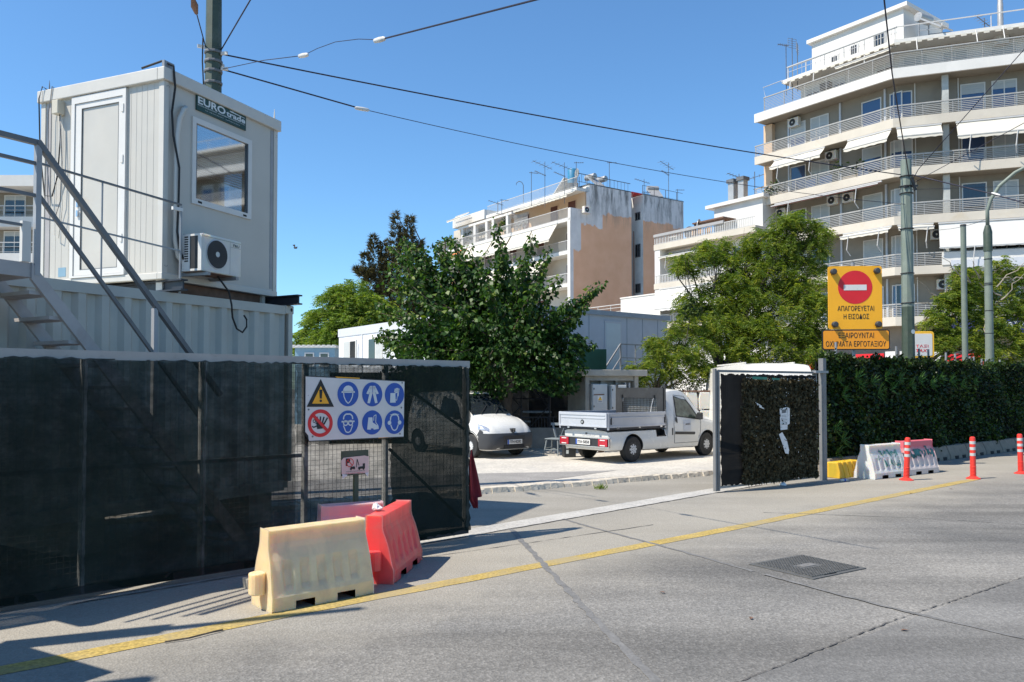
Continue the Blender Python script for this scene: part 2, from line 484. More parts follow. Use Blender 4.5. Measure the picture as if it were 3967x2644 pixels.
M['headboard'] = pm('dark zinc sheet', (0.032, 0.033, 0.034), 0.6, 0.25, 5, stain=(6, (0.11, 0.11, 0.11), 0.6, 0.75, 0.5))
M['leaf_camo'] = leafmat('camouflage scrap', [(0, (0.032, 0.027, 0.016)), (0.6, (0.072, 0.058, 0.034)), (1, (0.13, 0.105, 0.06))], 0.95, 0.1, spec=0.02)
M['leaf_dark'] = leafmat('shrub leaf', [(0, (0.015, 0.03, 0.008)), (0.6, (0.035, 0.07, 0.012)), (1, (0.12, 0.15, 0.02))], 0.55, 0.25)

for k_ in ('plastic_cream', 'plastic_red', 'plastic_pink', 'plastic_white', 'plastic_yellow'):   # thin-walled plastic lets sunlight soak through
    b_ = M[k_].node_tree.nodes['Principled BSDF']
    b_.inputs['Subsurface Weight'].default_value = 0.55
    b_.inputs['Subsurface Radius'].default_value = (1.0, 0.6, 0.28)
    b_.inputs['Subsurface Scale'].default_value = 0.22

def leaves(name, mat, pos, direc, length, width, parent=None, tone=None, fold=0.25, nrm=None):
    """one mesh of folded leaf blades: base, two sides and tip each"""
    pos = np.asarray(pos, float); n = len(pos)
    d = np.asarray(direc, float); d /= np.linalg.norm(d, axis=1)[:, None] + 1e-9
    r = rng.normal(size=(n, 3)) if nrm is None else np.asarray(nrm, float) + rng.normal(size=(n, 3)) * 0.35
    s = np.cross(d, r); s /= np.linalg.norm(s, axis=1)[:, None] + 1e-9
    up = np.cross(s, d)
    L = np.broadcast_to(np.asarray(length, float), (n,))[:, None]; W = np.broadcast_to(np.asarray(width, float), (n,))[:, None]
    m = pos + d * L * 0.4
    v = np.stack([pos, m + s * W / 2 + up * W * fold, pos + d * L, m - s * W / 2 + up * W * fold], 1).reshape(-1, 3)
    me = bpy.data.meshes.new(name)
    me.vertices.add(4 * n); me.vertices.foreach_set('co', v.ravel())
    me.loops.add(4 * n); me.loops.foreach_set('vertex_index', np.arange(4 * n))
    me.polygons.add(n); me.polygons.foreach_set('loop_start', np.arange(n) * 4)
    me.update(calc_edges=True)
    t = rng.random(n) if tone is None else np.clip(tone, 0, 1)
    at = me.attributes.new('tone', 'FLOAT', 'FACE'); at.data.foreach_set('value', t.astype(np.float32))
    me.materials.append(mat)
    o = bpy.data.objects.new(name, me); COL.objects.link(o)
    if parent is not None: o.parent = parent
    return o

def rdir(n, zbias=0.0):
    d = rng.normal(size=(n, 3)); d /= np.linalg.norm(d, axis=1)[:, None]; d[:, 2] += zbias
    return d
# ================================================================== setting: ground
def asphalt(name, dark, light, agg, wear):
    m = bpy.data.materials.new(name)
    nt, N, L, b = nodes_of(m)
    base = ramp(nt, noise(nt, 0.35, 6, 0.6, dist=0.4), [(0.3, dark), (0.52, tuple((a + c) / 2 for a, c in zip(dark, light))), (0.72, light)])
    # long streaks polished by traffic, along the road
    tc = N.new('ShaderNodeTexCoord'); mp = N.new('ShaderNodeMapping'); mp.inputs['Rotation'].default_value = (0, 0, R_(-42)); mp.inputs['Scale'].default_value = (0.12, 1.0, 1)
    L.new(tc.outputs['Object'], mp.inputs[0])
    sn = N.new('ShaderNodeTexNoise'); sn.inputs['Scale'].default_value = 1.1; sn.inputs['Detail'].default_value = 4; L.new(mp.outputs[0], sn.inputs['Vector'])
    base = mix(nt, wear, base, ramp(nt, sn.outputs[0], [(0.34, g3(0.52)), (0.64, g3(1.12))]), 'MULTIPLY')
    # aggregate
    vo = N.new('ShaderNodeTexVoronoi'); vo.inputs['Scale'].default_value = 55; L.new(tc.outputs['Object'], vo.inputs['Vector'])
    st = ramp(nt, vo.outputs['Color'], [(0.15, g3(0.62)), (0.6, g3(1.0)), (0.9, g3(1.45))])
    base = mix(nt, agg, base, st, 'MULTIPLY')
    fn = ramp(nt, noise(nt, 23, 5, 0.75), [(0.35, g3(0.78)), (0.65, g3(1.18))])
    base = mix(nt, agg, base, fn, 'MULTIPLY')
    sp = ramp(nt, noise(nt, 2.2, 6, 0.7), [(0.66, g3(0)), (0.74, g3(0.35))])
    base = mix(nt, sp, base, tuple(x * 0.62 for x in dark))
    # pale dust swept to the gate side of the yellow line, and along it
    vm = N.new('ShaderNodeVectorMath'); vm.operation = 'DOT_PRODUCT'; vm.inputs[1].default_value = (-0.6484, 0.7613, 0.0); L.new(tc.outputs['Object'], vm.inputs[0])
    ad = N.new('ShaderNodeMath'); ad.operation = 'MULTIPLY_ADD'; L.new(noise(nt, 0.9, 5, 0.65), ad.inputs[0]); ad.inputs[1].default_value = 2.2; L.new(vm.outputs['Value'], ad.inputs[2])
    mr = N.new('ShaderNodeMath'); mr.operation = 'MULTIPLY'; L.new(ad.outputs[0], mr.inputs[0]); mr.inputs[1].default_value = 0.1
    dm = ramp(nt, mr.outputs[0], [(0.62, g3(0)), (0.80, g3(0.6)), (1.0, g3(0.45))])
    base = mix(nt, dm, base, ramp(nt, noise(nt, 60, 3, 0.7), [(0.3, (0.31, 0.285, 0.235)), (0.7, (0.47, 0.43, 0.355))]))
    L.new(base, b.inputs['Base Color'])
    b.inputs['Roughness'].default_value = 0.88
    b.inputs['Specular IOR Level'].default_value = 0.2
    bp = N.new('ShaderNodeBump'); bp.inputs['Strength'].default_value = 0.55; bp.inputs['Distance'].default_value = 0.008
    L.new(vo.outputs['Distance'], bp.inputs['Height']); L.new(bp.outputs[0], b.inputs['Normal'])
    return m

M['asphalt'] = asphalt('old asphalt', (0.15, 0.147, 0.14), (0.285, 0.27, 0.243), 0.6, 0.7)
M['asphalt_smooth'] = asphalt('smooth asphalt', (0.155, 0.152, 0.146), (0.225, 0.218, 0.203), 0.45, 0.65)
M['yard_concrete'] = pm('yard concrete', (0.56, 0.52, 0.45), 0.9, 0.14, 0.6, bump=0.25, stain=(0.7, (0.36, 0.345, 0.32), 0.5, 0.72, 0.55), fine=(18, 0.35))
M['yard_asphalt'] = pm('yard asphalt', (0.30, 0.285, 0.265), 0.9, 0.14, 1.5, bump=0.25, fine=(25, 0.4))
M['strip_concrete'] = pm('pale concrete strip', (0.47, 0.45, 0.41), 0.88, 0.14, 1.6, bump=0.2, fine=(22, 0.35), stain=(2.2, (0.33, 0.31, 0.29), 0.55, 0.75, 0.5))
M['kerb'] = pm('crumbled kerb', (0.50, 0.45, 0.37), 0.9, 0.2, 4, bump=0.8, bscale=14, stain=(6, (0.33, 0.22, 0.14), 0.58, 0.75, 0.7))
M['line_yellow'] = pm('yellow line paint', (0.50, 0.36, 0.10), 0.75, 0.14, 3, stain=(1.3, (0.33, 0.27, 0.15), 0.42, 0.66, 0.85), fine=(34, 0.6))
M['tar'] = pm('tar seam', (0.178, 0.174, 0.166), 0.8, 0.2, 8, fine=(40, 0.3))
M['crack'] = pm('crack', (0.085, 0.08, 0.075), 0.9, 0.3, 10)

S = lambda o: tag(o, kind='structure')
road = S(MB().prism([(-400, -400), (600, -400), (600, 700), (-400, 700)], -0.5, 0.0).build('road', M['asphalt']))
kd = Vector((5.128, 3.18, 0)).normalized(); kn = Vector((-kd.y, kd.x, 0)); k0 = Vector((-0.68, 14.41, 0))
def kp(s, n, z=0): p = k0 + kd * s + kn * n; return (p.x, p.y, z)
yard_poly = [kp(-16, 0.3)[:2], kp(9.2, 0.3)[:2], (9.6, 21.2), (40, 42), (34, 90), (-50, 90), (-40, 20)]
S(MB().prism(yard_poly, -0.3, 0.08).build('yard', M['yard_concrete']))
kb = MB()
s_ = -16.0
while s_ < 9.0:
    l = 0.9 + random.random() * 0.25
    a, b_ = s_ + 0.015, min(s_ + l, 9.2)
    h = 0.085 + random.uniform(-0.012, 0.02)
    n_ = 6
    for i in range(n_):
        t0, t1 = lin(a, b_, i / n_), lin(a, b_, (i + 1) / n_) - 0.002
        j0 = random.uniform(-0.03, 0.03); hh = h + random.uniform(-0.012, 0.012)
        kb.add([kp(t0, j0, -0.02), kp(t1, j0, -0.02), kp(t1, 0.31, -0.02), kp(t0, 0.31, -0.02), kp(t0, j0 + 0.04, hh), kp(t1, j0 + 0.04, hh), kp(t1, 0.31, hh), kp(t0, 0.31, hh)],
               [(0, 3, 2, 1), (4, 5, 6, 7), (0, 1, 5, 4), (1, 2, 6, 5), (2, 3, 7, 6), (3, 0, 4, 7)])
    s_ += l
S(kb.build('kerb', M['kerb']))
# darker asphalt apron and slab joints in the yard
S(MB().add([kp(-6, 0.5, 0.0845), kp(1.5, 0.45, 0.0845), kp(4.4, 1.35, 0.0845), kp(3.1, 1.75, 0.0845), kp(1.6, 2.35, 0.0845), kp(-1.5, 3.0, 0.0845), kp(-6, 3.2, 0.0845)], [tuple(range(7))]).build('asphalt_patch', M['yard_asphalt']))

def strip(name, mat, pts, w, z=0.004, jit=0.0, sub=0.25):
    pts = [Vector((p[0], p[1], 0)) for p in pts]
    P = []
    for a, b in zip(pts[:-1], pts[1:]):
        n = max(1, int((b - a).length / sub))
        P += [a.lerp(b, i / n) for i in range(n)]
    P.append(pts[-1])
    mb = MB(); v = []; f = []
    for i, p in enumerate(P):
        d = (P[min(i + 1, len(P) - 1)] - P[max(0, i - 1)]).normalized(); n = Vector((-d.y, d.x, 0))
        ww = w * (1 + random.uniform(-jit, jit)); o = n * random.uniform(-jit, jit) * w * 0.8
        for sgn in (-1, 1):
            q = p + o + n * sgn * ww / 2; v.append((q.x, q.y, z))
    for i in range(len(P) - 1): f.append((2 * i, 2 * i + 2, 2 * i + 3, 2 * i + 1))
    return S(mb.add(v, f).build(name, mat))

strip('concrete_strip', M['strip_concrete'], [(-1.9, 9.45), (-0.72, 10.55), (3.72, 14.92), (9.0, 20.1)], 0.42, 0.004, 0.03)
strip('crack', M['crack'], [(-4.0, 7.12), (-0.62, 10.37), (3.84, 14.76), (5.0, 15.9)], 0.022, 0.008, 0.6, 0.12)
strip('yellow_line', M['line_yellow'], [(-7.5, 2.05), (-3.51, 5.51), (-1.86, 6.95), (2.77, 10.80), (9.78, 16.86)], 0.205, 0.004, 0.035)
S(MB().add([(1.506, 5.308, 0.004), (0.2, 4.2, 0.004), (-4, 0.2, 0.004), (8, -3, 0.004), (26, 12, 0.004), (16, 15.2, 0.004), (11, 12.2, 0.004), (5.236, 8.186, 0.004)], [tuple(range(8))]).build('road_resurfacing', M['asphalt_smooth']))
strip('crack', M['crack'], [(0.2, 4.2), (1.506, 5.308), (3.2, 6.70), (5.236, 8.186), (11, 12.2)], 0.010, 0.008, 0.95, 0.04)
strip('tar_seam', M['tar'], [(-0.02, 11.0), (0.154, 9.95), (0.48, 8.0), (0.75, 6.4), (0.94, 5.37), (1.15, 4.2)], 0.07, 0.0045, 0.22, 0.09)
strip('tar_seam', M['tar'], [(0.75, 11.8), (1.057, 11.18), (2.0, 9.5), (2.55, 8.45)], 0.05, 0.0045, 0.25, 0.09)
strip('tar_seam', M['tar'], [(2.62, 8.3), (3.295, 7.107), (4.1, 6.0), (4.6, 4.9)], 0.05, 0.009, 0.25, 0.09)
strip('tar_seam', M['tar'], [(3.9, 12.4), (6.0, 11.9), (8.0, 11.0), (10.5, 10.6)], 0.018, 0.009, 0.6, 0.1)
strip('crack', M['crack'], [(-2.6, 8.4), (-1.2, 9.0), (0.5, 10.2), (2.0, 11.3)], 0.012, 0.0045, 0.9, 0.12)

# ================================================================== left gate
GE = (-0.595, 10.449, 0.0)
gate = thing('sliding_gate', 'wide sliding gate covered in dark green netting, carrying the pictogram sign', 'gate', GE, 42.2)
XL = -8.2
M['post_zinc'] = pm('bright zinc post', (0.62, 0.62, 0.60), 0.5, 0.1, 6)
MB().box(XL, 0.02, -0.04, 0.03, 2.205, 2.29).build('top_rail', M['warm_grey'], gate)
MB().box(XL, 0.0, -0.045, 0.025, 0.045, 0.12).build('bottom_rail', M['black_steel'], gate)
MB().box(XL, -2.36, -0.02, 0.02, 1.17, 1.21).build('middle_rail', M['grey_paint'], gate)
for x, w in ((-0.005, 0.05), (-1.25, 0.04), (-2.31, 0.045), (-3.46, 0.045), (-4.56, 0.045), (-5.7, 0.045), (-6.8, 0.045)):
    MB().box(x - w / 2, x + w / 2, -0.022, 0.055, 0.12, 2.22).build('post', M['post_zinc'], gate)
mb = MB()
for i in range(int(8.1 / 0.055)):
    x = -0.03 - i * 0.055; mb.box(x - 0.0014, x + 0.0014, 0.024, 0.028, 0.12, 2.22)
for i in range(38):
    z = 0.13 + i * 0.055; mb.box(XL, -0.02, 0.028, 0.032, z - 0.0014, z + 0.0014)
mb.build('wire_mesh', M['galvanised'], gate)
# diagonal braces
MB().bar((-0.05, 0.0, 0.2), (-1.2, 0.0, 1.2), 0.03).bar((-1.3, 0, 2.15), (-0.05, 0, 1.4), 0.03).build('brace', M['rail_grey'], gate)

def cloth(name, mat, parent, x0, x1, z0, z1, y, nx, nz, amp, edge=0.0):
    v = []; f = []
    for j in range(nz + 1):
        for i in range(nx + 1):
            x = lin(x0, x1, i / nx); z = lin(z0, z1, j / nz)
            yy = y - amp * (0.5 + 0.5 * math.sin(x * 5.1 + z * 1.7) * math.cos(z * 3.3 + x * 0.9)) - amp * random.random() * 0.4
            if edge and (i in (0, nx) or j in (0, nz)):
                x += random.uniform(-edge, edge) if i in (0, nx) else 0; z += random.uniform(-edge, edge) if j in (0, nz) else 0
            v.append((x, yy, z))
    for j in range(nz):
        for i in range(nx):
            a = j * (nx + 1) + i
            f.append((a, a + 1, a + nx + 2, a + nx + 1))
    return MB().add(v, f).build(name, mat, parent, smooth=True)
cloth('shade_net', M['net_dark'], gate, XL, -0.035, 0.05, 2.215, -0.034, 160, 40, 0.014, 0.012)
cloth('shade_net', M['net_end'], gate, -1.23, -0.01, 0.09, 2.20, -0.062, 26, 40, 0.03, 0.02)
for xa, xb in ((XL, -5.712), (-5.690, -4.578), (-4.553, -3.478), (-3.450, -2.47)):
    cloth('shade_net', M['net_second'], gate, xa, xb, 0.06, 2.20, -0.060, max(12, int((xb - xa) * 18)), 40, 0.024, 0.005)
cloth('shade_net', M['net_second'], gate, -2.46, -1.22, 1.30, 2.20, -0.060, 26, 18, 0.014, 0.02)

# ------------------------------------------------------------------ safety sign
ss = thing('safety_sign', 'white construction safety sign with eight pictograms fixed to the dark gate', 'sign', (-0.595, 10.449, 0), 42.2)
Y = -0.10
sx0, sx1, sz0, sz1 = -2.365, -1.055, 1.355, 2.065
MB().prism_y([(sx0 - 0.012, sz0 + 0.09), (sx0 + 0.05, sz0 - 0.012), (sx1 - 0.0, sz0 - 0.02), (sx1 + 0.012, sz1 - 0.04), (sx0 - 0.012, sz1 + 0.012)], Y + 0.004, Y + 0.02).build('backing', M['sign_black'], ss)
MB().prism_y([(sx0, sz0 + 0.10), (sx0 + 0.035, sz0 + 0.06), (sx0 + 0.045, sz0), (sx1 - 0.01, sz0 - 0.005), (sx1, sz1 - 0.05), (sx0, sz1)], Y - 0.004, Y + 0.004).build('panel', M['sign_white'], ss)
y1, y2, y3 = Y - 0.007, Y - 0.010, Y - 0.013
cols = [-2.185, -1.835, -1.51, -1.20]; r_t, r_b = 1.875, 1.545; R0 = 0.142
def picto(i, top): return cols[i], (r_t if top else r_b) - 0.006 * i
cx, cz = picto(0, True)
w = MB().flat([[(cx - 0.17, cz - 0.145), (cx + 0.17, cz - 0.15), (cx, cz + 0.165)]], y1).build('warning_triangle', M['sign_black'], ss)
MB().flat([[(cx - 0.105, cz - 0.11), (cx + 0.105, cz - 0.113), (cx, cz + 0.085)]], y2).build('amber_field', M['sign_amber'], w)
MB().flat([[(cx - 0.012, cz - 0.055), (cx + 0.012, cz - 0.055), (cx + 0.02, cz + 0.045), (cx - 0.02, cz + 0.045)], circ(cx, cz - 0.08, 0.015, 12)], y3).build('glyph', M['sign_black'], w)
cx, cz = picto(0, False)
w = MB().flat(ring(cx, cz, 0.115, 0.155, 36), y1).build('prohibition_ring', M['sign_red'], ss)
hand = [[(cx - 0.04, cz - 0.065), (cx + 0.035, cz - 0.06), (cx + 0.055, cz + 0.0), (cx - 0.05, cz + 0.005)]]
for dx, a in ((-0.03, 100), (-0.005, 85), (0.02, 70), (0.045, 52)):
    hand += stroke([(cx + dx, cz - 0.01), (cx + dx + 0.07 * math.cos(R_(a)), cz + 0.075 * math.sin(R_(a)))], 0.017)
hand += stroke([(cx - 0.045, cz - 0.03), (cx - 0.085, cz - 0.045), (cx - 0.1, cz - 0.03)], 0.014)
hand += ring(cx - 0.075, cz + 0.025, 0.012, 0.02, 10) + stroke([(cx - 0.055, cz + 0.045), (cx - 0.045, cz + 0.005), (cx - 0.06, cz - 0.005)], 0.008)
MB().flat(hand, y1 - 0.001).build('hand_glyph', M['sign_black'], w)
MB().flat(stroke([(cx - 0.095, cz + 0.095), (cx + 0.095, cz - 0.095)], 0.035), y2).build('slash', M['sign_red'], w)
def blue(i, top, white, blue2=()):
    cx, cz = picto(i, top)
    d = MB().flat([circ(cx, cz, R0, 36, sx=0.97)], y1).build('mandatory_disc', M['sign_blue'], ss)
    MB().flat([[(cx + a, cz + b) for a, b in p] for p in white], y2).build('glyph', M['sign_glyph'], d)
    if blue2: MB().flat([[(cx + a, cz + b) for a, b in p] for p in blue2], y3).build('glyph_cutout', M['sign_blue'], d)
face = [(-0.062, 0.03), (-0.055, -0.03), (-0.03, -0.08), (0, -0.108), (0.03, -0.08), (0.055, -0.03), (0.062, 0.03)]
blue(1, True, [circ(0, 0.03, 0.068, 20, 0, 180) + [(-0.068, 0.025)], [(-0.088, 0.014), (0.088, 0.014), (0.084, 0.034), (-0.084, 0.034)]] + stroke(face, 0.012))
suit = [[(-0.03, 0.10), (0.03, 0.10), (0.04, 0.02), (-0.04, 0.02)], [(-0.035, 0.1), (-0.012, 0.08), (-0.055, -0.0), (-0.085, 0.01)], [(0.035, 0.1), (0.012, 0.08), (0.055, -0.0), (0.085, 0.01)],
        [(-0.04, 0.025), (0.0, 0.02), (-0.035, -0.105), (-0.07, -0.1)], [(0.04, 0.025), (0.0, 0.02), (0.035, -0.105), (0.07, -0.1)]]
blue(2, True, suit, stroke([(0, 0.11), (0, 0.02)], 0.006))
glove = [[(-0.065, -0.095), (0.015, -0.095), (0.01, 0.02), (-0.06, 0.02)]] + stroke([(0.015, -0.06), (0.03, -0.07), (0.045, 0.02), (0.06, 0.06)], 0.008) + [q for k in range(4) for q in stroke([(-0.0 + k * 0.018, 0.03), (0.008 + k * 0.018, 0.085 - abs(k - 1.5) * 0.008)], 0.014)] + stroke([(0.0, 0.02), (0.055, 0.03), (0.05, -0.02)], 0.01)
blue(3, True, glove)
blue(1, False, stroke([(-0.06, 0.04), (-0.055, 0.075), (-0.03, 0.1), (0.03, 0.1), (0.055, 0.075), (0.06, 0.04)], 0.016) + ring(-0.032, -0.002, 0.02, 0.034, 14) + ring(0.032, -0.002, 0.02, 0.034, 14) + stroke([(-0.085, 0.015), (0.085, 0.015)], 0.018) + stroke([(-0.06, -0.03), (-0.03, -0.1), (0, -0.112), (0.03, -0.1), (0.06, -0.03)], 0.013))
boot = [[(-0.055, 0.06), (-0.0, 0.06), (0.005, 0.0), (0.055, -0.03), (0.085, -0.045), (0.085, -0.065), (0.0, -0.07), (-0.07, -0.065)], [(-0.07, -0.065), (-0.02, -0.066), (-0.02, -0.085), (-0.07, -0.08)], [(0.01, -0.068), (0.088, -0.062), (0.088, -0.078), (0.02, -0.085)]]
blue(2, False, boot + stroke([(0.02, 0.075), (0.05, 0.09), (0.045, 0.0), (0.08, -0.04)], 0.009) + stroke([(0.02, 0.075), (0.018, 0.02)], 0.009))
blue(3, False, stroke([(-0.06, 0.02), (-0.055, 0.065), (-0.03, 0.09), (0.03, 0.09), (0.055, 0.065), (0.06, 0.02)], 0.016) + stroke([(-0.062, 0.09), (0, 0.105), (0.062, 0.09)], 0.006) + [circ(-0.072, -0.005, 0.026, 12), circ(0.072, -0.005, 0.026, 12)] + stroke([(-0.055, -0.03), (-0.03, -0.085), (0, -0.1), (0.03, -0.085), (0.055, -0.03)], 0.014))
MB().flat([circ(a, b, 0.011, 10) for a, b in ((-2.33, 1.70), (-1.10, 1.70), (-1.09, 2.0), (-2.28, 1.40), (-1.12, 1.385))], y1).build('bolt', M['rail_grey'], ss)
MB().flat([[(-2.0, 2.068), (-1.68, 2.056), (-1.68, 2.045), (-1.98, 2.056)], [(-1.42, 1.344), (-1.2, 1.352), (-1.2, 1.362), (-1.42, 1.356)]], Y - 0.002).build('yellow_tape', M['sign_amber'], ss)

# ------------------------------------------------------------------ tow-away notice on its post
tn = thing('tow_away_notice', 'torn pink tow-away notice on an olive plate below the safety sign', 'sign', GE, 42.2)
MB().box(-1.90, -1.545, -0.085, -0.07, 0.93, 1.215).build('backplate', M['olive'], tn)
MB().prism_y([(-1.905, 0.955), (-1.60, 0.945), (-1.548, 0.94), (-1.545, 1.135), (-1.60, 1.15), (-1.88, 1.14), (-1.91, 1.11)], -0.094, -0.089).build('paper_sheet', M['paper_pink'], tn)
for q_ in ([(-1.895, 0.90), (-1.84, 0.93), (-1.83, 0.945), (-1.90, 0.955)], [(-1.56, 0.90), (-1.55, 0.95), (-1.6, 0.945)]): MB().flat([q_], -0.097).build('torn_scrap', M['paper'], tn)
t0 = -0.098
text('letter', 'P', M['sign_black'], tn, -1.825, t0, 1.045, 0.085, bold=0.05)
MB().flat(ring(-1.80, 1.08, 0.042, 0.050, 20) + stroke([(-1.83, 1.11), (-1.77, 1.05)], 0.008), t0 - 0.002).build('no_parking_ring', M['sign_red'], tn)
tow = stroke([(-1.68, 1.04), (-1.705, 1.115), (-1.715, 1.02)], 0.008) + [[(-1.69, 1.0), (-1.60, 1.0), (-1.60, 1.03), (-1.69, 1.025)], [(-1.63, 1.03), (-1.60, 1.03), (-1.60, 1.06), (-1.63, 1.06)], [(-1.80, 1.0), (-1.73, 1.01), (-1.74, 1.035), (-1.79, 1.03)], circ(-1.675, 0.998, 0.012, 10), circ(-1.62, 0.998, 0.012, 10), circ(-1.785, 1.0, 0.01, 10), circ(-1.745, 1.008, 0.01, 10)]
MB().flat(tow, t0).build('tow_truck_glyph', M['sign_black'], tn)
text('lettering', 'ΑΠΑΓΟΡΕΥΕΤΑΙ Η ΣΤΑΘΜΕΥΣΗ', M['sign_black'], tn, -1.725, t0, 0.972, 0.011, 0.25)
text('lettering', 'ΤΑ ΑΥΤΟΚΙΝΗΤΑ ΣΗΚΩΝΟΝΤΑΙ', M['sign_red'], tn, -1.725, t0, 0.953, 0.009, 0.25)
MB().box(-1.72, -1.665, -0.066, -0.03, 0.10, 0.95).build('post', M['olive'], tn)

# red cloth hanging at the gate's end
rc = MB(); v = []; f = []
prof = [(1.02, 0.02, 0.03), (0.85, 0.0, 0.07), (0.6, -0.01, 0.12), (0.35, -0.02, 0.16), (0.2, -0.02, 0.18), (0.19, -0.01, 0.12), (0.08, 0.03, 0.12), (0.0, 0.06, 0.115)]
for z, xa, xb in prof:
    for i in range(7):
        x = lin(xa, xb, i / 6); v.append((x, -0.03 + 0.035 * math.sin(i * 2.1 + z * 3), 0.36 + z * 0.75))
for j in range(len(prof) - 1):
    for i in range(6): a = j * 7 + i; f.append((a, a + 7, a + 8, a + 1))
o = MB().add(v, f).build('red_cloth', M['cloth_red'], None, smooth=True, loc=(GE[0] + 0.03, GE[1] + 0.02, 0), az=20)
o.modifiers.new('thickness', 'SOLIDIFY').thickness = 0.006
tag(o, 'dark red rag hanging from the end post of the netted gate', 'cloth')

# ================================================================== water-filled barriers
def barrier(name, label, mat, loc, az, L=1.02, W=0.43, Hh=0.69, ribs=5, group=None, knobs=(True, True), tip=0.0):
    t = thing(name, label, 'barrier', loc, az, group)
    hw = W / 2
    # half profile: (half width, height, rib depth weight)
    prof = [(hw, 0.0, 0), (hw, 0.125, 0), (hw * 0.93, 0.165, 0), (hw * 0.88, 0.21, 1), (hw * 0.75, Hh * 0.50, 0.85), (hw * 0.64, Hh * 0.62, 0.1), (hw * 0.47, Hh * 0.76, 0), (hw * 0.42, Hh * 0.83, 0), (hw * 0.42, Hh, 0)]
    st = [0.0, 0.10]
    pit = (L - 0.2) / ribs
    for k in range(ribs):
        a = 0.10 + k * pit
        st += [a + pit * 0.12, a + pit * 0.24, a + pit * 0.66, a + pit * 0.78]
    st += [L - 0.10, L]
    v = []; f = []
    m = len(prof)
    for i, x in enumerate(st):
        inrib = 2 <= i < len(st) - 2 and (i - 2) % 4 in (1, 2)
        taper = 0.012 if i in (0, len(st) - 1) else 0
        ringp = []
        for s, seq in ((-1, range(m)), (1, reversed(range(m)))):
            for j in seq:
                w, z, rb = prof[j]
                w2 = w - (0.028 * rb if inrib else 0) - taper
                if inrib and j == 2: w2 -= 0.004
                zz = z if z > 0.05 or True else z
                # forklift pockets: raise the bottom edge
                ringp.append((x + (taper * 2.0 * (z / Hh) if i == 0 else -taper * 2.0 * (z / Hh) if i == len(st) - 1 else 0), s * w2, zz))
        v += ringp
    n = 2 * m
    pockets = [(0.22 * L, 0.40 * L), (0.62 * L, 0.80 * L)]
    for i in range(len(st) - 1):
        for k in range(n - 1):
            f.append((i * n + k, (i + 1) * n + k, (i + 1) * n + k + 1, i * n + k + 1))
        f.append((i * n + n - 1, (i + 1) * n + n - 1, (i + 1) * n, i * n))
    f.append(tuple(reversed(range(n)))); f.append(tuple(range((len(st) - 1) * n, len(st) * n)))
    body = MB().add(v, [tuple(reversed(q)) for q in f])
    bo = body.build('body', [mat, M['dark_gap']], t)
    for a, b in pockets:
        cut = MB().box(a, b, -0.4, 0.4, -0.1, 0.075)
        boolcut(bo, cut, 1)
    bv = bo.modifiers.new('bevel', 'BEVEL'); bv.width = 0.012; bv.segments = 2; bv.limit_method = 'ANGLE'; bv.angle_limit = R_(32)
    MB().lathe([(0.0, 0.04), (0.03, 0.035), (0.034, 0.0)], 14, (L * 0.93, -hw + 0.01, 0.09), 'y').build('drain_plug', M['dark_gap'], t)
    if knobs[0]: MB().prism(circ(-0.045, -0.02, 0.075, 14, 0, 360), 0.14, 0.33).build('coupling', mat, t, bevel=0.012)
    if knobs[1]: MB().prism(circ(L + 0.03, 0.02, 0.06, 14, 0, 360), 0.14, 0.33).build('coupling', mat, t, bevel=0.012)
    return t

def boolcut(o, cutmb, slot):
    c = cutmb.build('cutter', [o.data.materials[0], o.data.materials[slot]], None)
    c.data.polygons.foreach_set('material_index', [slot] * len(c.data.polygons))
    c.matrix_world = Matrix.Identity(4)
    # the cutter is given in the body's own frame
    c.parent = o
    md = o.modifiers.new('cut', 'BOOLEAN'); md.operation = 'DIFFERENCE'; md.object = c; md.solver = 'EXACT'
    bpy.context.view_layer.update()
    dg = bpy.context.evaluated_depsgraph_get()
    me = bpy.data.meshes.new_from_object(o.evaluated_get(dg))
    o.modifiers.clear()
    old = o.data; o.data = me; me.name = old.name
    bpy.data.objects.remove(c, do_unlink=True)

BG = 'plastic water-filled barriers'
barrier('water_barrier', 'cream plastic barrier standing on the yellow line before the netted gate', M['plastic_cream'], (-2.205, 7.04, 0), 41.6, group=BG, knobs=(True, True))
barrier('water_barrier', 'bright red plastic barrier turned endwise beside the cream barrier', M['plastic_red'], (-1.376, 7.93, 0), 82, L=1.12, Hh=0.665, group=BG, knobs=(True, False))
barrier('water_barrier', 'pale pink barrier in shade against the netted gate, behind the cream barrier', M['plastic_pink'], (-2.12, 8.70, 0), 27, L=0.74, ribs=3, Hh=0.66, group=BG, knobs=(False, False))
wb = barrier('water_barrier', 'dirty white barrier with green graffiti by the hedge fence', M['plastic_white'], (7.50, 16.98, 0), 33, L=1.2, W=0.50, Hh=0.71, group=BG, knobs=(False, False))
pb = barrier('water_barrier', 'pink and white barrier with dark teal graffiti behind the red lane post', M['plastic_twotone'], (8.60, 17.72, 0), 33, L=1.2, W=0.48, Hh=0.74, group=BG, knobs=(True, False))
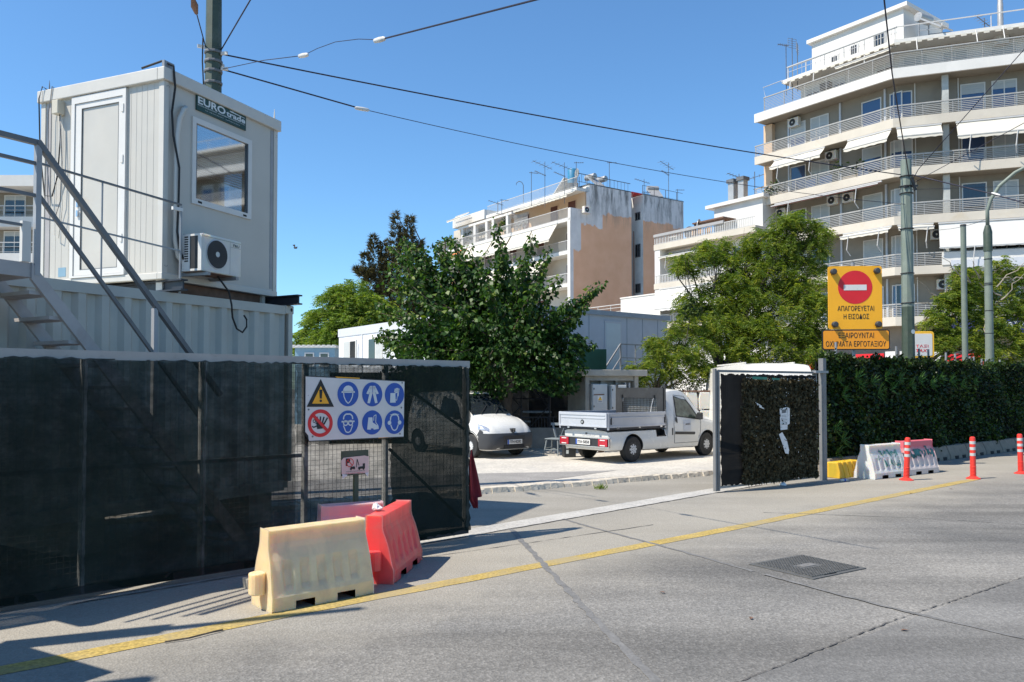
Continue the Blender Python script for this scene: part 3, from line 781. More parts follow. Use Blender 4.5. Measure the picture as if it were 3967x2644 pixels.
def scrawl(t, mat, x0, x1, zs, hw, Hh, n, w, seed):
    r = random.Random(seed); polys = []
    for k in range(n):
        x = lin(x0, x1, (k + 0.5) / n); z = zs + r.uniform(-0.05, 0.05)
        p = [(x + r.uniform(-0.05, 0.05), z + r.uniform(-0.09, 0.09)) for _ in range(4)]
        polys += stroke(p, w * r.uniform(0.6, 1.5))
    mb = MB()
    for q in polys:
        vs = []
        for x, z in q:
            zz = min(max(z, 0.18), Hh * 0.95)
            hwz = lin(hw * 0.93, hw * 0.64, (zz - 0.165) / (Hh * 0.62 - 0.165)) if zz < Hh * 0.62 else lin(hw * 0.64, hw * 0.42, min(1, (zz - Hh * 0.62) / (Hh * 0.21)))
            vs.append((x, -hwz - 0.010, zz))
        mb.add(vs, [(0, 1, 2, 3)])
    mb.build('graffiti', mat, t)
scrawl(wb, M['graffiti'], 0.25, 1.0, 0.50, 0.25, 0.71, 11, 0.018, 3)
scrawl(wb, M['graffiti'], 0.4, 1.0, 0.31, 0.25, 0.71, 8, 0.018, 5)
scrawl(pb, M['graffiti_dark'], 0.2, 1.1, 0.48, 0.24, 0.74, 16, 0.05, 8)

# crumpled tissue on the red barrier
bm = MB().lathe([(0.005, 0), (0.05, 0.01), (0.06, 0.03), (0.03, 0.06), (0.004, 0.07)], 9)
bm.v = [(x + random.uniform(-.018, .018), y + random.uniform(-.018, .018), z + random.uniform(-.01, .014)) for x, y, z in bm.v]
tag(bm.build('tissue', M['paper'], None, loc=(-1.40, 8.28, 0.668)), 'crumpled white tissue lying on top of the red barrier', 'litter')

# plank under the gate's foot, left of the cream barrier
tag(MB().box(0, 0.5, 0, 0.12, 0, 0.09).build('concrete_block', M['concrete'], None, loc=(-2.55, 7.72, 0), az=42), 'small pale block on the ground between gate and cream barrier', 'block')

# ================================================================== lane posts
def lane_post():
    t = thing('lane_post', 'x', 'bollard', (0, 0, 0), 0, 'red flexible lane posts along the kerb')
    MB().lathe([(0.14, 0), (0.14, 0.018), (0.10, 0.035), (0.065, 0.06)], 24).build('base', M['post_red'], t, smooth=40)
    pr = [(0.06, 0.05)]
    z = 0.07
    while z < 0.26:
        pr += [(0.054, z), (0.062, z + 0.008), (0.062, z + 0.018), (0.054, z + 0.024)]; z += 0.03
    pr += [(0.056, 0.30), (0.056, 0.85), (0.05, 0.88), (0.03, 0.895)]
    MB().lathe(pr, 20).build('shaft', M['post_red'], t, smooth=40)
    for a in (0.52, 0.645, 0.77):
        MB().lathe([(0.0585, a - 0.03), (0.0585, a + 0.03)], 20).build('reflective_band', M['reflector'], t, smooth=40)
    return t
lp = lane_post()
for i, (x, y, a, lb) in enumerate([(8.25, 16.69, 2, 'red lane post standing in front of the graffiti barriers'), (9.79, 16.93, -1, 'red lane post at the end of the yellow line'), (11.45, 17.94, 1, 'red lane post standing farthest along the hedge')]):
    o = lp if i == 0 else copy_tree(lp)
    o.location = (x, y, 0); o.rotation_euler = (R_(a * 0.6), R_(a), i * 1.3); o['label'] = lb

# ================================================================== manhole, litter
mh = thing('manhole_cover', 'square cast iron manhole cover in the asphalt', 'manhole cover', (3.2, 8.68, 0), 33)
MB().box(-0.45, 0.45, -0.41, 0.41, 0.002, 0.010).build('frame', M['iron'], mh)
l_ = MB().box(-0.40, 0.40, -0.36, 0.36, 0.010, 0.016)
for i in range(20):
    for j in range(18):
        if 5 < i < 14 and 6 < j < 11: continue
        x, y = -0.38 + i * 0.04, -0.34 + j * 0.04; l_.box(x - 0.013, x + 0.013, y - 0.013, y + 0.013, 0.0158, 0.022)
l_.build('lid', M['iron'], mh)
MB().box(-0.10, 0.10, -0.05, 0.05, 0.0162, 0.021).build('badge', pm('worn lid badge', (0.17, 0.165, 0.155), 0.6, 0.3, 30), mh)
tag(MB().prism([(0, 0), (0.20, -0.01), (0.22, 0.035), (0.12, 0.05), (0.02, 0.03)], 0, 0.006).build('mortar_chip', M['strip_concrete'], None, loc=(3.22, 8.25, 0.004), az=33), 'pale mortar patch beside the manhole cover', 'mortar')
tag(MB().tube([(0, 0, 0.008), (0.15, 0.08, 0.012), (0.3, 0.26, 0.012), (0.33, 0.30, 0.008)], 0.007, 5).build('stick', M['bark'], None, loc=(-2.64, 6.1, 0.005)), 'thin bent stick lying on the yellow line', 'stick')
def bottle(loc, az, label):
    t = thing('plastic_bottle', label, 'bottle', loc, az)
    MB().lathe([(0.028, 0), (0.031, 0.01), (0.028, 0.06), (0.031, 0.07), (0.031, 0.14), (0.012, 0.18), (0.012, 0.2)], 12, (0, 0, 0.032), 'x').build('bottle_body', M['reflector'], t, smooth=40)
    MB().lathe([(0.03, 0.08), (0.0325, 0.081), (0.0325, 0.12), (0.03, 0.121)], 12, (0, 0, 0.032), 'x').build('bottle_label', M['sign_blue'], t)
bottle((6.75, 16.4, 0), 20, 'crushed clear water bottle on the ground beside the gate post')
o = MB().lathe([(0.005, 0), (0.07, 0.01), (0.06, 0.05), (0.01, 0.07)], 8)
o.v = [(x + random.uniform(-.02, .02), y + random.uniform(-.02, .02), z + random.uniform(-.008, .01)) for x, y, z in o.v]
tag(o.build('crumpled_paper', M['paper'], None, loc=(5.35, 15.75, 0.0)), 'crumpled white paper on the ground under the camouflage gate leaf', 'litter')
lf = [(3.1, 6.4), (2.0, 6.7), (8.4, 15.2), (7.3, 14.6), (1.4, 7.6), (-0.6, 6.3), (9.8, 13.4), (6.2, 12.4), (5.4, 9.6)]
for i, (x, y) in enumerate(lf[:5]):
    q = MB().add([(0, 0, 0.006), (0.03, 0.02, 0.012), (0.07, 0, 0.008), (0.03, -0.02, 0.014)], [(0, 3, 2, 1)]).build('dry_leaf', M['rust'], None, loc=(x, y, 0.004), az=i * 77)
    tag(q, 'small brown dry leaf lying on the asphalt', 'leaf', 'dry leaves scattered on the road')

# ================================================================== right gate leaf
RG = (3.789, 14.736, 0.0)
rg = thing('gate_leaf', 'gate leaf with black netting and brown camouflage scrim, next to the hedge', 'gate', RG, 35.8)
MB().box(0.0, 0.05, -0.03, 0.03, 0.03, 2.27).build('end_post', M['rail_mid'], rg)
MB().box(-0.075, -0.03, -0.03, 0.03, 0.03, 2.29).build('latch_post', M['rail_mid'], rg)
MB().box(0.05, 3.17, -0.025, 0.025, 2.225, 2.268).build('top_rail', M['rail_mid'], rg)
MB().box(0.05, 3.17, -0.022, 0.022, 0.07, 0.11).build('bottom_rail', M['grey_paint'], rg)
MB().box(3.08, 3.14, -0.025, 0.025, 0.11, 2.21).build('hinge_post', M['rail_mid'], rg)
mb = MB()
for i in range(56): mb.box(0.07 + i * 0.055, 0.074 + i * 0.055, 0.024, 0.028, 0.11, 2.21)
for i in range(38): mb.box(0.05, 3.10, 0.028, 0.032, 0.13 + i * 0.055, 0.134 + i * 0.055)
mb.build('wire_mesh', M['galvanised'], rg)
cloth('black_net', M['net_black'], rg, 0.055, 3.07, 0.12, 2.19, -0.036, 50, 34, 0.02, 0.02)
n = 7000
px = rng.uniform(0.62, 3.04, n); pz = rng.uniform(0.13, 2.12, n)
d = np.stack([rng.normal(0, 0.8, n), np.full(n, -0.25), rng.normal(-0.5, 0.6, n)], 1)
leaves('camouflage_scrim', M['leaf_camo'], np.stack([px, rng.uniform(-0.085, -0.062, n), pz], 1), d, rng.uniform(0.05, 0.10, n), rng.uniform(0.05, 0.09, n), rg, nrm=np.tile((0, -1, 0.2), (n, 1)))
hx = rng.uniform(0.66, 3.0, 80); hz = np.clip(2.13 - np.abs(rng.normal(0, 0.03, 80)), 0.3, 2.15); hz[45:] = rng.uniform(0.4, 2.0, 35); hx[45:] = rng.normal(1.9, 0.6, 35).clip(0.7, 2.9)
MB().flat([[(x - 0.009, z), (x + 0.009, z - 0.005), (x + 0.004, z + 0.013), (x - 0.006, z + 0.012)] for x, z in zip(hx, hz)], -0.112).build('torn_spots', M['paper'], rg)
MB().flat([[(0.9, 2.10), (1.35, 2.09), (1.35, 2.14), (0.9, 2.15)], [(1.5, 2.09), (1.75, 2.085), (1.75, 2.12), (1.5, 2.13)]], -0.115).build('green_tape', pm('faded green tape', (0.03, 0.2, 0.13), 0.6), rg)
bk = [(0.8, 0.13), (0.86, 0.0), (0.845, 0.13)], [(1.55, 0.13), (1.62, 0.03), (1.66, 0.13)]
MB().flat(list(bk), -0.06).build('loose_strip', M['black_rubber'], rg)
nt_ = thing('pasted_notice', 'torn white paper notices pasted on the camouflage gate leaf', 'notice', RG, 35.8)
MB().prism_y([(1.76, 1.10), (1.98, 1.11), (1.99, 1.30), (1.96, 1.55), (1.74, 1.52)], -0.118, -0.113).build('sheet', M['paper'], nt_)
MB().prism_y([(1.99, 1.20), (2.05, 1.22), (2.06, 1.52), (1.98, 1.55)], -0.121, -0.116).build('sheet', M['paper'], nt_)
MB().prism_y([(1.70, 1.02), (1.80, 1.06), (1.95, 0.9), (2.02, 0.70), (2.0, 0.62), (1.90, 0.64), (1.78, 0.88)], -0.124, -0.119).build('torn_sheet', M['paper'], nt_)
MB().prism_y([(0.98, 1.66), (1.15, 1.60), (1.26, 1.52), (1.10, 1.56)], -0.118, -0.113).build('torn_scrap', M['paper'], nt_)
MB().flat([[(1.80, 1.43), (1.94, 1.44), (1.94, 1.51), (1.80, 1.50)]] + [q for k in range(7) for q in stroke([(1.79, 1.39 - k * 0.03), (1.95, 1.395 - k * 0.03)], 0.007)], -0.1195).build('print', M['rail_grey'], nt_)
gp = thing('gate_post', 'square galvanised post where camouflage gate leaf meets hedge', 'post', (6.52, 16.70, 0), 36)
MB().box(-0.055, 0.055, -0.055, 0.055, 0, 2.55).build('shaft', M['rail_mid'], gp)
MB().box(-0.35, 0.10, -0.08, 0.02, 2.24, 2.29).build('hinge_arm', M['galvanised'], gp)
# ================================================================== shipping container
CA = 60.0
CO = (-3.164, 11.5, 0.0)
ct = thing('shipping_container', 'pale grey corrugated shipping container under the guard cabin', 'container', CO, CA)
CL, CT, CW = 6.06, 3.11, 2.44
v = []; f = []
x = -CL + 0.10; prof = []
while x < -0.12:
    for dx, dy in ((0, 0.0), (0.085, 0.0), (0.135, 0.055), (0.226, 0.055)):
        prof.append((x + dx, dy + 0.012))
    x += 0.276
prof = [p for p in prof if p[0] < -0.11]
mb = MB()
for X, Yy in prof: v += [(X, Yy, 0.62), (X, Yy, CT - 0.10)]
for i in range(len(prof) - 1): f.append((2 * i, 2 * i + 2, 2 * i + 3, 2 * i + 1))
mb.add(v, f)
mb.box(-0.05, -0.03, 0.1, CW - 0.1, 0.62, CT - 0.1).box(-CL + 0.03, -CL + 0.05, 0.1, CW - 0.1, 0.62, CT - 0.1).box(-CL + 0.1, -0.1, CW - 0.05, CW - 0.03, 0.62, CT - 0.1)
mb.build('side_wall', M['container'], ct)
MB().box(-CL, 0, 0.06, CW, CT - 0.07, CT - 0.03).build('roof', M['container'], ct)
mb = MB().box(-CL + 0.16, -0.16, -0.0, 0.06, CT - 0.12, CT).box(-CL + 0.16, -0.16, 0.0, 0.08, 0.48, 0.63).box(-0.10, -0.02, 0.0, 0.1, 0.6, CT - 0.1).box(-CL + 0.02, -CL + 0.10, 0, 0.1, 0.6, CT - 0.1)
mb.box(-0.08, 0.0, 0.1, CW, CT - 0.12, CT).box(-0.08, 0.0, 0.1, CW, 0.5, 0.63)
mb.build('frame', M['container'], ct)
for xx in (-0.16, -CL):
    for yy in (0.0, CW - 0.14):
        c = MB().box(xx, xx + 0.16, yy - 0.006, yy + 0.14, CT - 0.11, CT + 0.012).build('corner_casting', M['container'], ct, bevel=0.012)
        MB().flat([circ(xx + 0.11, CT - 0.05, 0.026, 16, sx=0.75)], yy - 0.009).build('casting_hole', M['dark_gap'], c)
for xx in (-0.5, -3.0, -5.5):
    MB().box(xx - 0.2, xx + 0.2, 0.1, CW - 0.1, 0.08, 0.47).build('footing_block', M['concrete'], ct)

# beams between container and cabin
for loc, az, L, lb in (((-4.52, 9.62, 3.115), 66, 0.0, ''),):
    pass
for x0, lb in ((-2.02, 'dark steel beam under the near corner of the guard cabin'), (-0.10, 'dark steel beam on the far end of the container roof')):
    c_, s__ = math.cos(R_(CA)), math.sin(R_(CA))
    L = (CO[0] + x0 * c_, CO[1] + x0 * s__, CT + 0.015)
    b_ = MB().box(-0.05, 0.05, -0.22, 2.3, 0, 0.02).box(-0.05, 0.05, -0.22, 2.3, 0.12, 0.14).box(-0.012, 0.012, -0.2, 2.3, 0.02, 0.12)
    tag(b_.build('steel_beam', M['black_steel'], None, loc=L, az=CA), lb, 'beam', 'beams on the container roof')

# ================================================================== guard cabin
CC = (-4.295, 9.72, 3.273)
CAZ = 67.6
cb = thing('guard_cabin', 'white prefabricated guard cabin standing on top of the shipping container', 'cabin', CC, CAZ)
WX, WY, WZ = 2.12, 2.14, 2.62
# walls with openings are made of panels
ex = 0.035
mb = MB()
wx0, wx1, wz0, wz1 = 0.455, 1.568, 1.035, 2.16
mb.box(0.03, wx0, 0.0, 0.05, 0.08, 2.47).box(wx1, WX - 0.03, 0.0, 0.05, 0.08, 2.47).box(wx0, wx1, 0.0, 0.05, 0.08, wz0).box(wx0, wx1, 0.0, 0.05, wz1, 2.47)
dy0, dy1 = 0.60, 1.555
mb.box(0.0, 0.05, 0.052, dy0, 0.08, 2.47).box(0.0, 0.05, dy1, WY - 0.03, 0.08, 2.47)
oy0, oy1, oz0, oz1 = 0.55, 1.02, 1.22, 1.95
mb.box(WX - 0.05, WX, 0.052, oy0, 0.08, 2.47).box(WX - 0.05, WX, oy1, WY - 0.052, 0.08, 2.47).box(WX - 0.05, WX, oy0, oy1, 0.08, oz0).box(WX - 0.05, WX, oy0, oy1, oz1, 2.47).box(0.03, WX - 0.03, WY - 0.05, WY, 0.08, 2.47)
mb.build('wall', M['cabin_wall'], cb)
MB().box(0.05, WX - 0.05, 0.05, WY - 0.05, 0.06, 0.1).build('floor', M['concrete'], cb)
MB().box(0.02, WX - 0.02, 0.02, WY - 0.02, 2.46, 2.5).build('ceiling', M['cabin_trim'], cb)
M['cabin_seam'] = pm('cabin seam', (0.50, 0.48, 0.435), 0.5, 0.05)
sm = MB()
for yy in (0.16, 0.27, 0.36, 0.45, 0.54): sm.box(-0.0025, 0.0, yy, yy + 0.004, 0.1, 2.45)
for yy in (1.62, 1.75, 1.86): sm.box(-0.0025, 0.0, yy, yy + 0.004, 0.1, 2.45)
sm.build('panel_seam', M['cabin_seam'], cb)
# roof fascia, base rail, corner posts
e = 0.05
mb = MB()
for a in ((-e, WX + e, -e, 0.06), (-e, WX + e, WY - 0.06, WY + e), (-e, 0.06, 0.06, WY - 0.06), (WX - 0.06, WX + e, 0.06, WY - 0.06)): mb.box(*a, 2.46, WZ)
mb.build('roof_fascia', M['cabin_trim'], cb, bevel=0.01)
MB().box(0.05, WX - 0.05, 0.05, WY - 0.05, WZ - 0.03, WZ - 0.015).build('roof', M['cabin_trim'], cb)
mb = MB()
b = 0.02
for a in ((-b, WX + b, -b, 0.06), (-b, WX + b, WY - 0.06, WY + b), (-b, 0.06, 0.06, WY - 0.06), (WX - 0.06, WX + b, 0.06, WY - 0.06)): mb.box(*a, 0.0, 0.082)
mb.build('base_rail', M['cabin_trim'], cb, bevel=0.008)
for x0, y0 in ((-0.012, -0.012), (WX - 0.068, -0.012), (-0.012, WY - 0.068)):
    MB().box(x0, x0 + 0.08, y0, y0 + 0.08, 0.075, 2.47).build('corner_post', M['cabin_trim'], cb)
MB().box(WX - 0.135, WX - 0.075, -0.006, 0.004, 0.11, 2.44).build('drain_channel', M['grey_paint'], cb)
MB().box(-0.008, 0.004, WY - 0.17, WY - 0.09, 0.1, 2.44).build('drain_channel', M['stair_steel'], cb)
for x0, y0 in ((0.0, 0.06), (1.85, 0.06), (0.0, 1.9)):
    MB().box(x0 + 0.06, x0 + 0.12, y0, y0 + 0.1, -0.16, 0.0).build('foot', M['cabin_trim'], cb)
for q_ in (0.10, 1.8): MB().box(0.1, 1.9, q_, q_ + 0.08, -0.13, 0.0).build('under_beam', M['rust'], cb)
mb = MB()
for i in range(6): mb.flat([circ(0.03 + (i % 3) * 0.018, (2.40 if i < 3 else 0.16) + 0.012 * (i % 2), 0.006, 8)], -0.016)
mb.flat([circ(WX - 0.03 + (i % 2) * 0.016, 2.36 + 0.03 * i, 0.005, 8) for i in range(2)] + [circ(WX - 0.03 + (i % 2) * 0.016, 0.13 + 0.03 * i, 0.005, 8) for i in range(2)], -0.016)
mb.build('rivet', M['rail_grey'], cb)
# door in the door wall (x = 0)
mb = MB()
for a in ((dy0, dy0 + 0.055, 0.085, 2.45), (dy1 - 0.055, dy1, 0.085, 2.45), (dy0 + 0.055, dy1 - 0.055, 2.36, 2.45), (dy0 + 0.055, dy1 - 0.055, 0.085, 0.11)):
    mb.box(-0.035, 0.045, a[0], a[1], a[2], a[3])
mb.build('door_frame', M['white_paint'], cb)
dr = MB().box(-0.022, 0.03, dy0 + 0.060, dy0 + 0.13, 0.115, 2.355).box(-0.022, 0.03, dy1 - 0.17, dy1 - 0.060, 0.115, 2.355).box(-0.022, 0.03, dy0 + 0.13, dy1 - 0.17, 2.29, 2.355).box(-0.022, 0.03, dy0 + 0.13, dy1 - 0.17, 0.115, 0.185)
dr = dr.build('door', M['white_paint'], cb)
MB().box(-0.008, 0.02, dy0 + 0.13, dy1 - 0.17, 0.185, 2.29).build('door_panel', M['cabin_wall'], dr)
mb = MB()
for yy in (dy0 + 0.131, dy1 - 0.176): mb.box(-0.024, -0.010, yy, yy + 0.006, 0.19, 2.285)
mb.box(-0.024, -0.010, dy0 + 0.131, dy1 - 0.172, 2.283, 2.289).box(-0.024, -0.01, dy0 + 0.131, dy1 - 0.172, 0.186, 0.191)
for yy in (dy0 + 0.056,): mb.box(-0.030, -0.022, yy, yy + 0.004, 0.115, 2.355)
mb.build('door_seal', M['rail_grey'], dr)
h = MB().box(-0.045, -0.022, dy1 - 0.145, dy1 - 0.115, 1.0, 1.2)
h.box(-0.075, -0.045, dy1 - 0.14, dy1 - 0.12, 1.10, 1.12).box(-0.085, -0.07, dy1 - 0.25, dy1 - 0.12, 1.10, 1.12).box(-0.045, -0.022, dy1 - 0.145, dy1 - 0.115, 0.88, 0.96)
h.build('door_handle', M['chrome'], dr)
for z in (0.5, 1.5, 2.15): MB().box(-0.045, -0.034, dy0 + 0.03, dy0 + 0.075, z, z + 0.1).build('hinge', M['white_paint'], dr)
MB().box(-0.003, 0.0, 1.66, 1.80, 0.12, 0.24).build('sticker', M['hut_blue'], cb)
# junction box and cables
jb = MB().box(-0.11, 0.0, 1.72, 1.83, 2.25, 2.43).build('junction_box', pm('beige box', (0.55, 0.51, 0.41), 0.5, 0.05), cb, bevel=0.008)
MB().flat([circ(-1.72 - 0.0, 0, 0.01, 3)], 0).build('box_screw', M['rail_grey'], jb)
# window in the window wall (y = 0)
mb = MB()
for a in ((wx0, wx0 + 0.065, wz0, wz1), (wx1 - 0.075, wx1, wz0, wz1), (wx0 + 0.065, wx1 - 0.075, wz1 - 0.07, wz1), (wx0 + 0.065, wx1 - 0.075, wz0, wz0 + 0.075)): mb.box(a[0], a[1], -0.022, 0.035, a[2], a[3])
wf = mb.build('window_frame', M['white_paint'], cb)
MB().box(wx0 + 0.065, wx1 - 0.075, 0.004, 0.010, wz0 + 0.075, wz1 - 0.07).build('pane', M['glass_window'], wf)
for q_ in (wx0 + 0.066, wx1 - 0.084): MB().box(q_, q_ + 0.008, -0.024, 0.003, wz0 + 0.076, wz1 - 0.071).build('pane_seal', M['rail_grey'], wf)
for q_ in ([(wx0 + 0.1, wz0 + 0.025), (wx0 + 0.17, wz0 + 0.022), (wx0 + 0.17, wz0 + 0.05), (wx0 + 0.1, wz0 + 0.053)], [(wx1 - 0.17, wz0 + 0.02), (wx1 - 0.1, wz0 + 0.02), (wx1 - 0.1, wz0 + 0.045), (wx1 - 0.17, wz0 + 0.047)]): MB().flat([q_], -0.0235).build('drain_slot', M['dark_gap'], wf)
mb = MB()
for i in range(19): mb.box(wx0 + 0.07, wx1 - 0.08, 0.070, 0.092, wz1 - 0.09 - i * 0.034, wz1 - 0.080 - i * 0.034)
mb.build('window_blind', M['prefab_white'], wf)
# things seen through the pane: far window opening glow comes from a real opening in the far wall
w2f = MB().box(WX - 0.055, WX + 0.01, oy0, oy0 + 0.04, oz0, oz1).box(WX - 0.055, WX + 0.01, oy1 - 0.04, oy1, oz0, oz1).box(WX - 0.055, WX + 0.01, oy0 + 0.04, oy1 - 0.04, oz1 - 0.04, oz1).box(WX - 0.055, WX + 0.01, oy0 + 0.04, oy1 - 0.04, oz0, oz0 + 0.04).build('window_frame', M['white_paint'], cb)
MB().box(0.2, 1.9, WY - 0.30, WY - 0.06, 1.5, 1.9).build('inner_cupboard', M['plaster_tan'], cb)
bo = thing('orange_bag', 'crumpled orange bag inside the guard cabin behind its window', 'bag', CC, CAZ)
bm = MB().lathe([(0.01, 0), (0.13, 0.02), (0.15, 0.09), (0.07, 0.17), (0.01, 0.2)], 10, (0.75, 0.25, 1.05))
bm.v = [(x + random.uniform(-.03, .03), y + random.uniform(-.03, .03), z + random.uniform(-.02, .02)) for x, y, z in bm.v]
bm.build('bag_body', pm('orange fabric', (0.7, 0.15, 0.05), 0.8), bo)
MB().box(0.52, 1.3, 0.12, 0.5, 1.0, 1.04).build('shelf', M['bark'], bo)
# sign board
sb = MB().box(0.515, 1.44, -0.022, -0.004, 2.265, 2.465).build('name_board', M['sign_green'], cb)
yb = -0.025
text('lettering', 'EURO', M['sign_glyph'], sb, 0.535, yb, 2.352, 0.098, 0.50, 'LEFT', 0.03)
text('lettering', 'trade', M['sign_glyph'], sb, 1.05, yb, 2.352, 0.074, 0.37, 'LEFT', 0.03)
MB().flat([[(1.12, 2.445), (1.41, 2.432), (1.41, 2.426), (1.12, 2.428)], [(1.08, 2.43), (1.18, 2.45), (1.2, 2.448)]], yb).build('swoosh', M['sign_glyph'], sb)
text('lettering', 'MODULAR BUILDINGS - BULLETPROOF CONSTRUCTIONS', M['sign_glyph'], sb, 0.535, yb, 2.328, 0.0155, 0.87, 'LEFT', 0.01)
text('lettering', 'Tel: +30 210 5471093    www.eurotrade.gr', M['sign_glyph'], sb, 0.66, yb, 2.290, 0.016, 0.66, 'LEFT', 0.0)
# conduit with elbow, black cable
MB().tube([(0.31, 0.0, 2.21), (0.295, -0.05, 2.21), (0.255, -0.06, 2.17), (0.195, -0.06, 2.03), (0.16, -0.06, 1.82), (0.15, -0.06, 0.5), (0.19, -0.07, 0.3), (0.26, -0.1, 0.22)], 0.032, 10).build('conduit', M['cabin_trim'], cb, smooth=True)
MB().lathe([(0.035, -0.02), (0.04, 0.0)], 12, (0.31, -0.01, 2.21), 'y').build('conduit_flange', M['cabin_trim'], cb)

def wire(name, pts, r, mat, label, cat='cable', parent=None, sag=0.0, group=None, n=6, seg=1):
    P = [Vector(p) for p in pts]
    out = []
    for a, b in zip(P[:-1], P[1:]):
        for i in range(seg):
            t = i / seg
            q = a.lerp(b, t); q.z -= sag * 4 * t * (1 - t) if sag else 0
            out.append(q)
    out.append(P[-1])
    o = MB().tube(out, r, n)
    base = Vector(out[0])
    o.v = [tuple(Vector(q) - base) for q in o.v]
    o = o.build(name, mat, parent, smooth=True, loc=base)
    if parent is None: tag(o, label, cat, group)
    return o
def W(p):   # cabin frame to world
    a = R_(CAZ); return (CC[0] + p[0] * math.cos(a) - p[1] * math.sin(a), CC[1] + p[0] * math.sin(a) + p[1] * math.cos(a), CC[2] + p[2])
cable_pts = [(-0.02, 0.35, 2.66), (0.02, 0.06, 2.72), (0.09, -0.06, 2.66), (0.11, -0.068, 2.4), (0.10, -0.03, 2.1), (0.105, -0.05, 1.8), (0.145, -0.115, 1.4), (0.14, -0.115, 1.0), (0.12, -0.115, 0.6), (0.17, -0.12, 0.35), (0.25, -0.13, 0.22), (0.4, -0.2, 0.12)]
wire('power_cable', [W(p) for p in cable_pts], 0.014, M['black_rubber'], 'thick black cable running down the corner of the guard cabin')
lp1 = [(-0.02, 2.02, 2.62), (-0.07, 2.06, 2.66), (-0.08, 2.11, 2.5), (-0.06, 2.10, 1.8), (-0.06, 2.0, 1.2), (-0.06, 1.86, 1.18), (-0.06, 1.76, 1.45), (-0.05, 1.74, 1.9), (-0.05, 1.75, 2.25)]
wire('cable', [W(p) for p in lp1], 0.009, M['black_rubber'], 'black cable looping from cabin roof to the junction box', group='cables hanging on the cabin door wall')
lp2 = [(-0.02, 1.88, 2.62), (-0.06, 1.89, 2.64), (-0.06, 1.95, 2.3), (-0.055, 1.95, 1.2), (-0.055, 1.92, 0.95), (-0.055, 1.80, 0.9), (-0.05, 1.72, 1.1), (-0.05, 1.70, 1.6), (-0.05, 1.74, 2.25)]
wire('cable', [W(p) for p in lp2], 0.006, M['rail_grey'], 'thin grey cable hanging in a long loop below the junction box', group='cables hanging on the cabin door wall')
lp3 = [(-0.05, 1.735, 2.26), (-0.06, 1.735, 2.0), (-0.05, 1.70, 1.6), (-0.05, 1.68, 1.0), (-0.05, 1.74, 0.62), (-0.05, 1.82, 0.66), (-0.05, 1.84, 1.0), (-0.05, 1.8, 1.6)]
wire('cable', [W(p) for p in lp3], 0.005, M['cabin_trim'], 'pale thin cable forming the lowest loop beside the cabin door', group='cables hanging on the cabin door wall')
MB().box(0.0, 0.16, 0.0, 0.04, 0, 0.10).build('roof_lug', M['galvanised'], cb).location = (0.0, -0.0, WZ)
MB().lathe([(0.012, 0), (0.008, 0.1), (0.002, 0.16)], 8, (2.07, 0.0, WZ)).build('roof_spike', M['cabin_trim'], cb)
MB().lathe([(0.01, 0), (0.006, 0.08), (0.002, 0.14)], 8, (0.0, 2.02, WZ)).build('roof_spike', M['rail_grey'], cb)

# ------------------------------------------------------------------ air conditioner on the cabin
ac = thing('air_conditioner', 'white outdoor air conditioner unit bracketed to the cabin window wall', 'air conditioner', CC, CAZ)
ax0, ax1, az0, az1, ay0, ay1 = 0.213, 0.913, 0.112, 0.58, -0.42, -0.10
MB().box(ax0 + 0.012, ax1, ay0, ay1, az0, az1).build('casing', M['plastic_white'], ac, bevel=0.012)
mb = MB()
mb.box(ax0, ax0 + 0.011, ay0 + 0.005, ay0 + 0.06, az0 + 0.005, az1 - 0.005).box(ax0, ax0 + 0.011, ay1 - 0.13, ay1 - 0.005, az0 + 0.005, az1 - 0.005)
mb.box(ax0, ax0 + 0.011, ay0 + 0.06, ay1 - 0.13, az0 + 0.005, az0 + 0.03).box(ax0, ax0 + 0.011, ay0 + 0.06, ay1 - 0.13, az1 - 0.03, az1 - 0.005)
mb.build('end_cover', M['white_paint'], ac)
MB().box(ax0 + 0.004, ax0 + 0.014, ay0 + 0.06, ay1 - 0.13, az0 + 0.03, az1 - 0.03).build('coil', M['black_plastic'], ac)
mb = MB()
for k in range(11): mb.box(ax0 - 0.002, ax0, ay1 - 0.105, ay1 - 0.045, az0 + 0.12 + k * 0.03, az0 + 0.137 + k * 0.03)
mb.build('vent_slot', M['dark_gap'], ac)
fx, fz = 0.475, 0.348
fan = MB().lathe([(0.185, 0.0), (0.185, 0.006), (0.172, 0.008)], 40, (fx, ay0 - 0.008, fz), 'y').build('fan_ring', M['plastic_white'], ac, smooth=40)
MB().flat([circ(fx, fz, 0.176, 40)], ay0 - 0.009).build('fan_opening', M['black_plastic'], fan)
mb = MB()
for k in range(9):
    r = 0.045 + k * 0.0155; mb.flat(ring(fx, fz, r, r + 0.0035, 40), ay0 - 0.013)
for k in range(24):
    a = k * 15; mb.flat(stroke([(fx + 0.04 * math.cos(R_(a)), fz + 0.04 * math.sin(R_(a))), (fx + 0.176 * math.cos(R_(a + 22)), fz + 0.176 * math.sin(R_(a + 22)))], 0.0025), ay0 - 0.0122)
mb.build('fan_grille', M['grey_plastic'], fan)
MB().flat([circ(fx, fz, 0.035, 24)], ay0 - 0.0145).build('fan_hub', M['plastic_white'], fan)
mb = MB().flat([[(0.705, az0 + 0.01), (0.709, az0 + 0.01), (0.709, az1 - 0.04), (0.705, az1 - 0.04)], [(0.715, az1 - 0.10), (0.90, az1 - 0.10), (0.90, az1 - 0.097), (0.715, az1 - 0.097)], [(ax0 + 0.02, az1 - 0.035), (ax1 - 0.01, az1 - 0.035), (ax1 - 0.01, az1 - 0.031), (ax0 + 0.02, az1 - 0.031)]], ay0 - 0.0015)
mb.build('casing_seam', M['rail_grey'], ac)
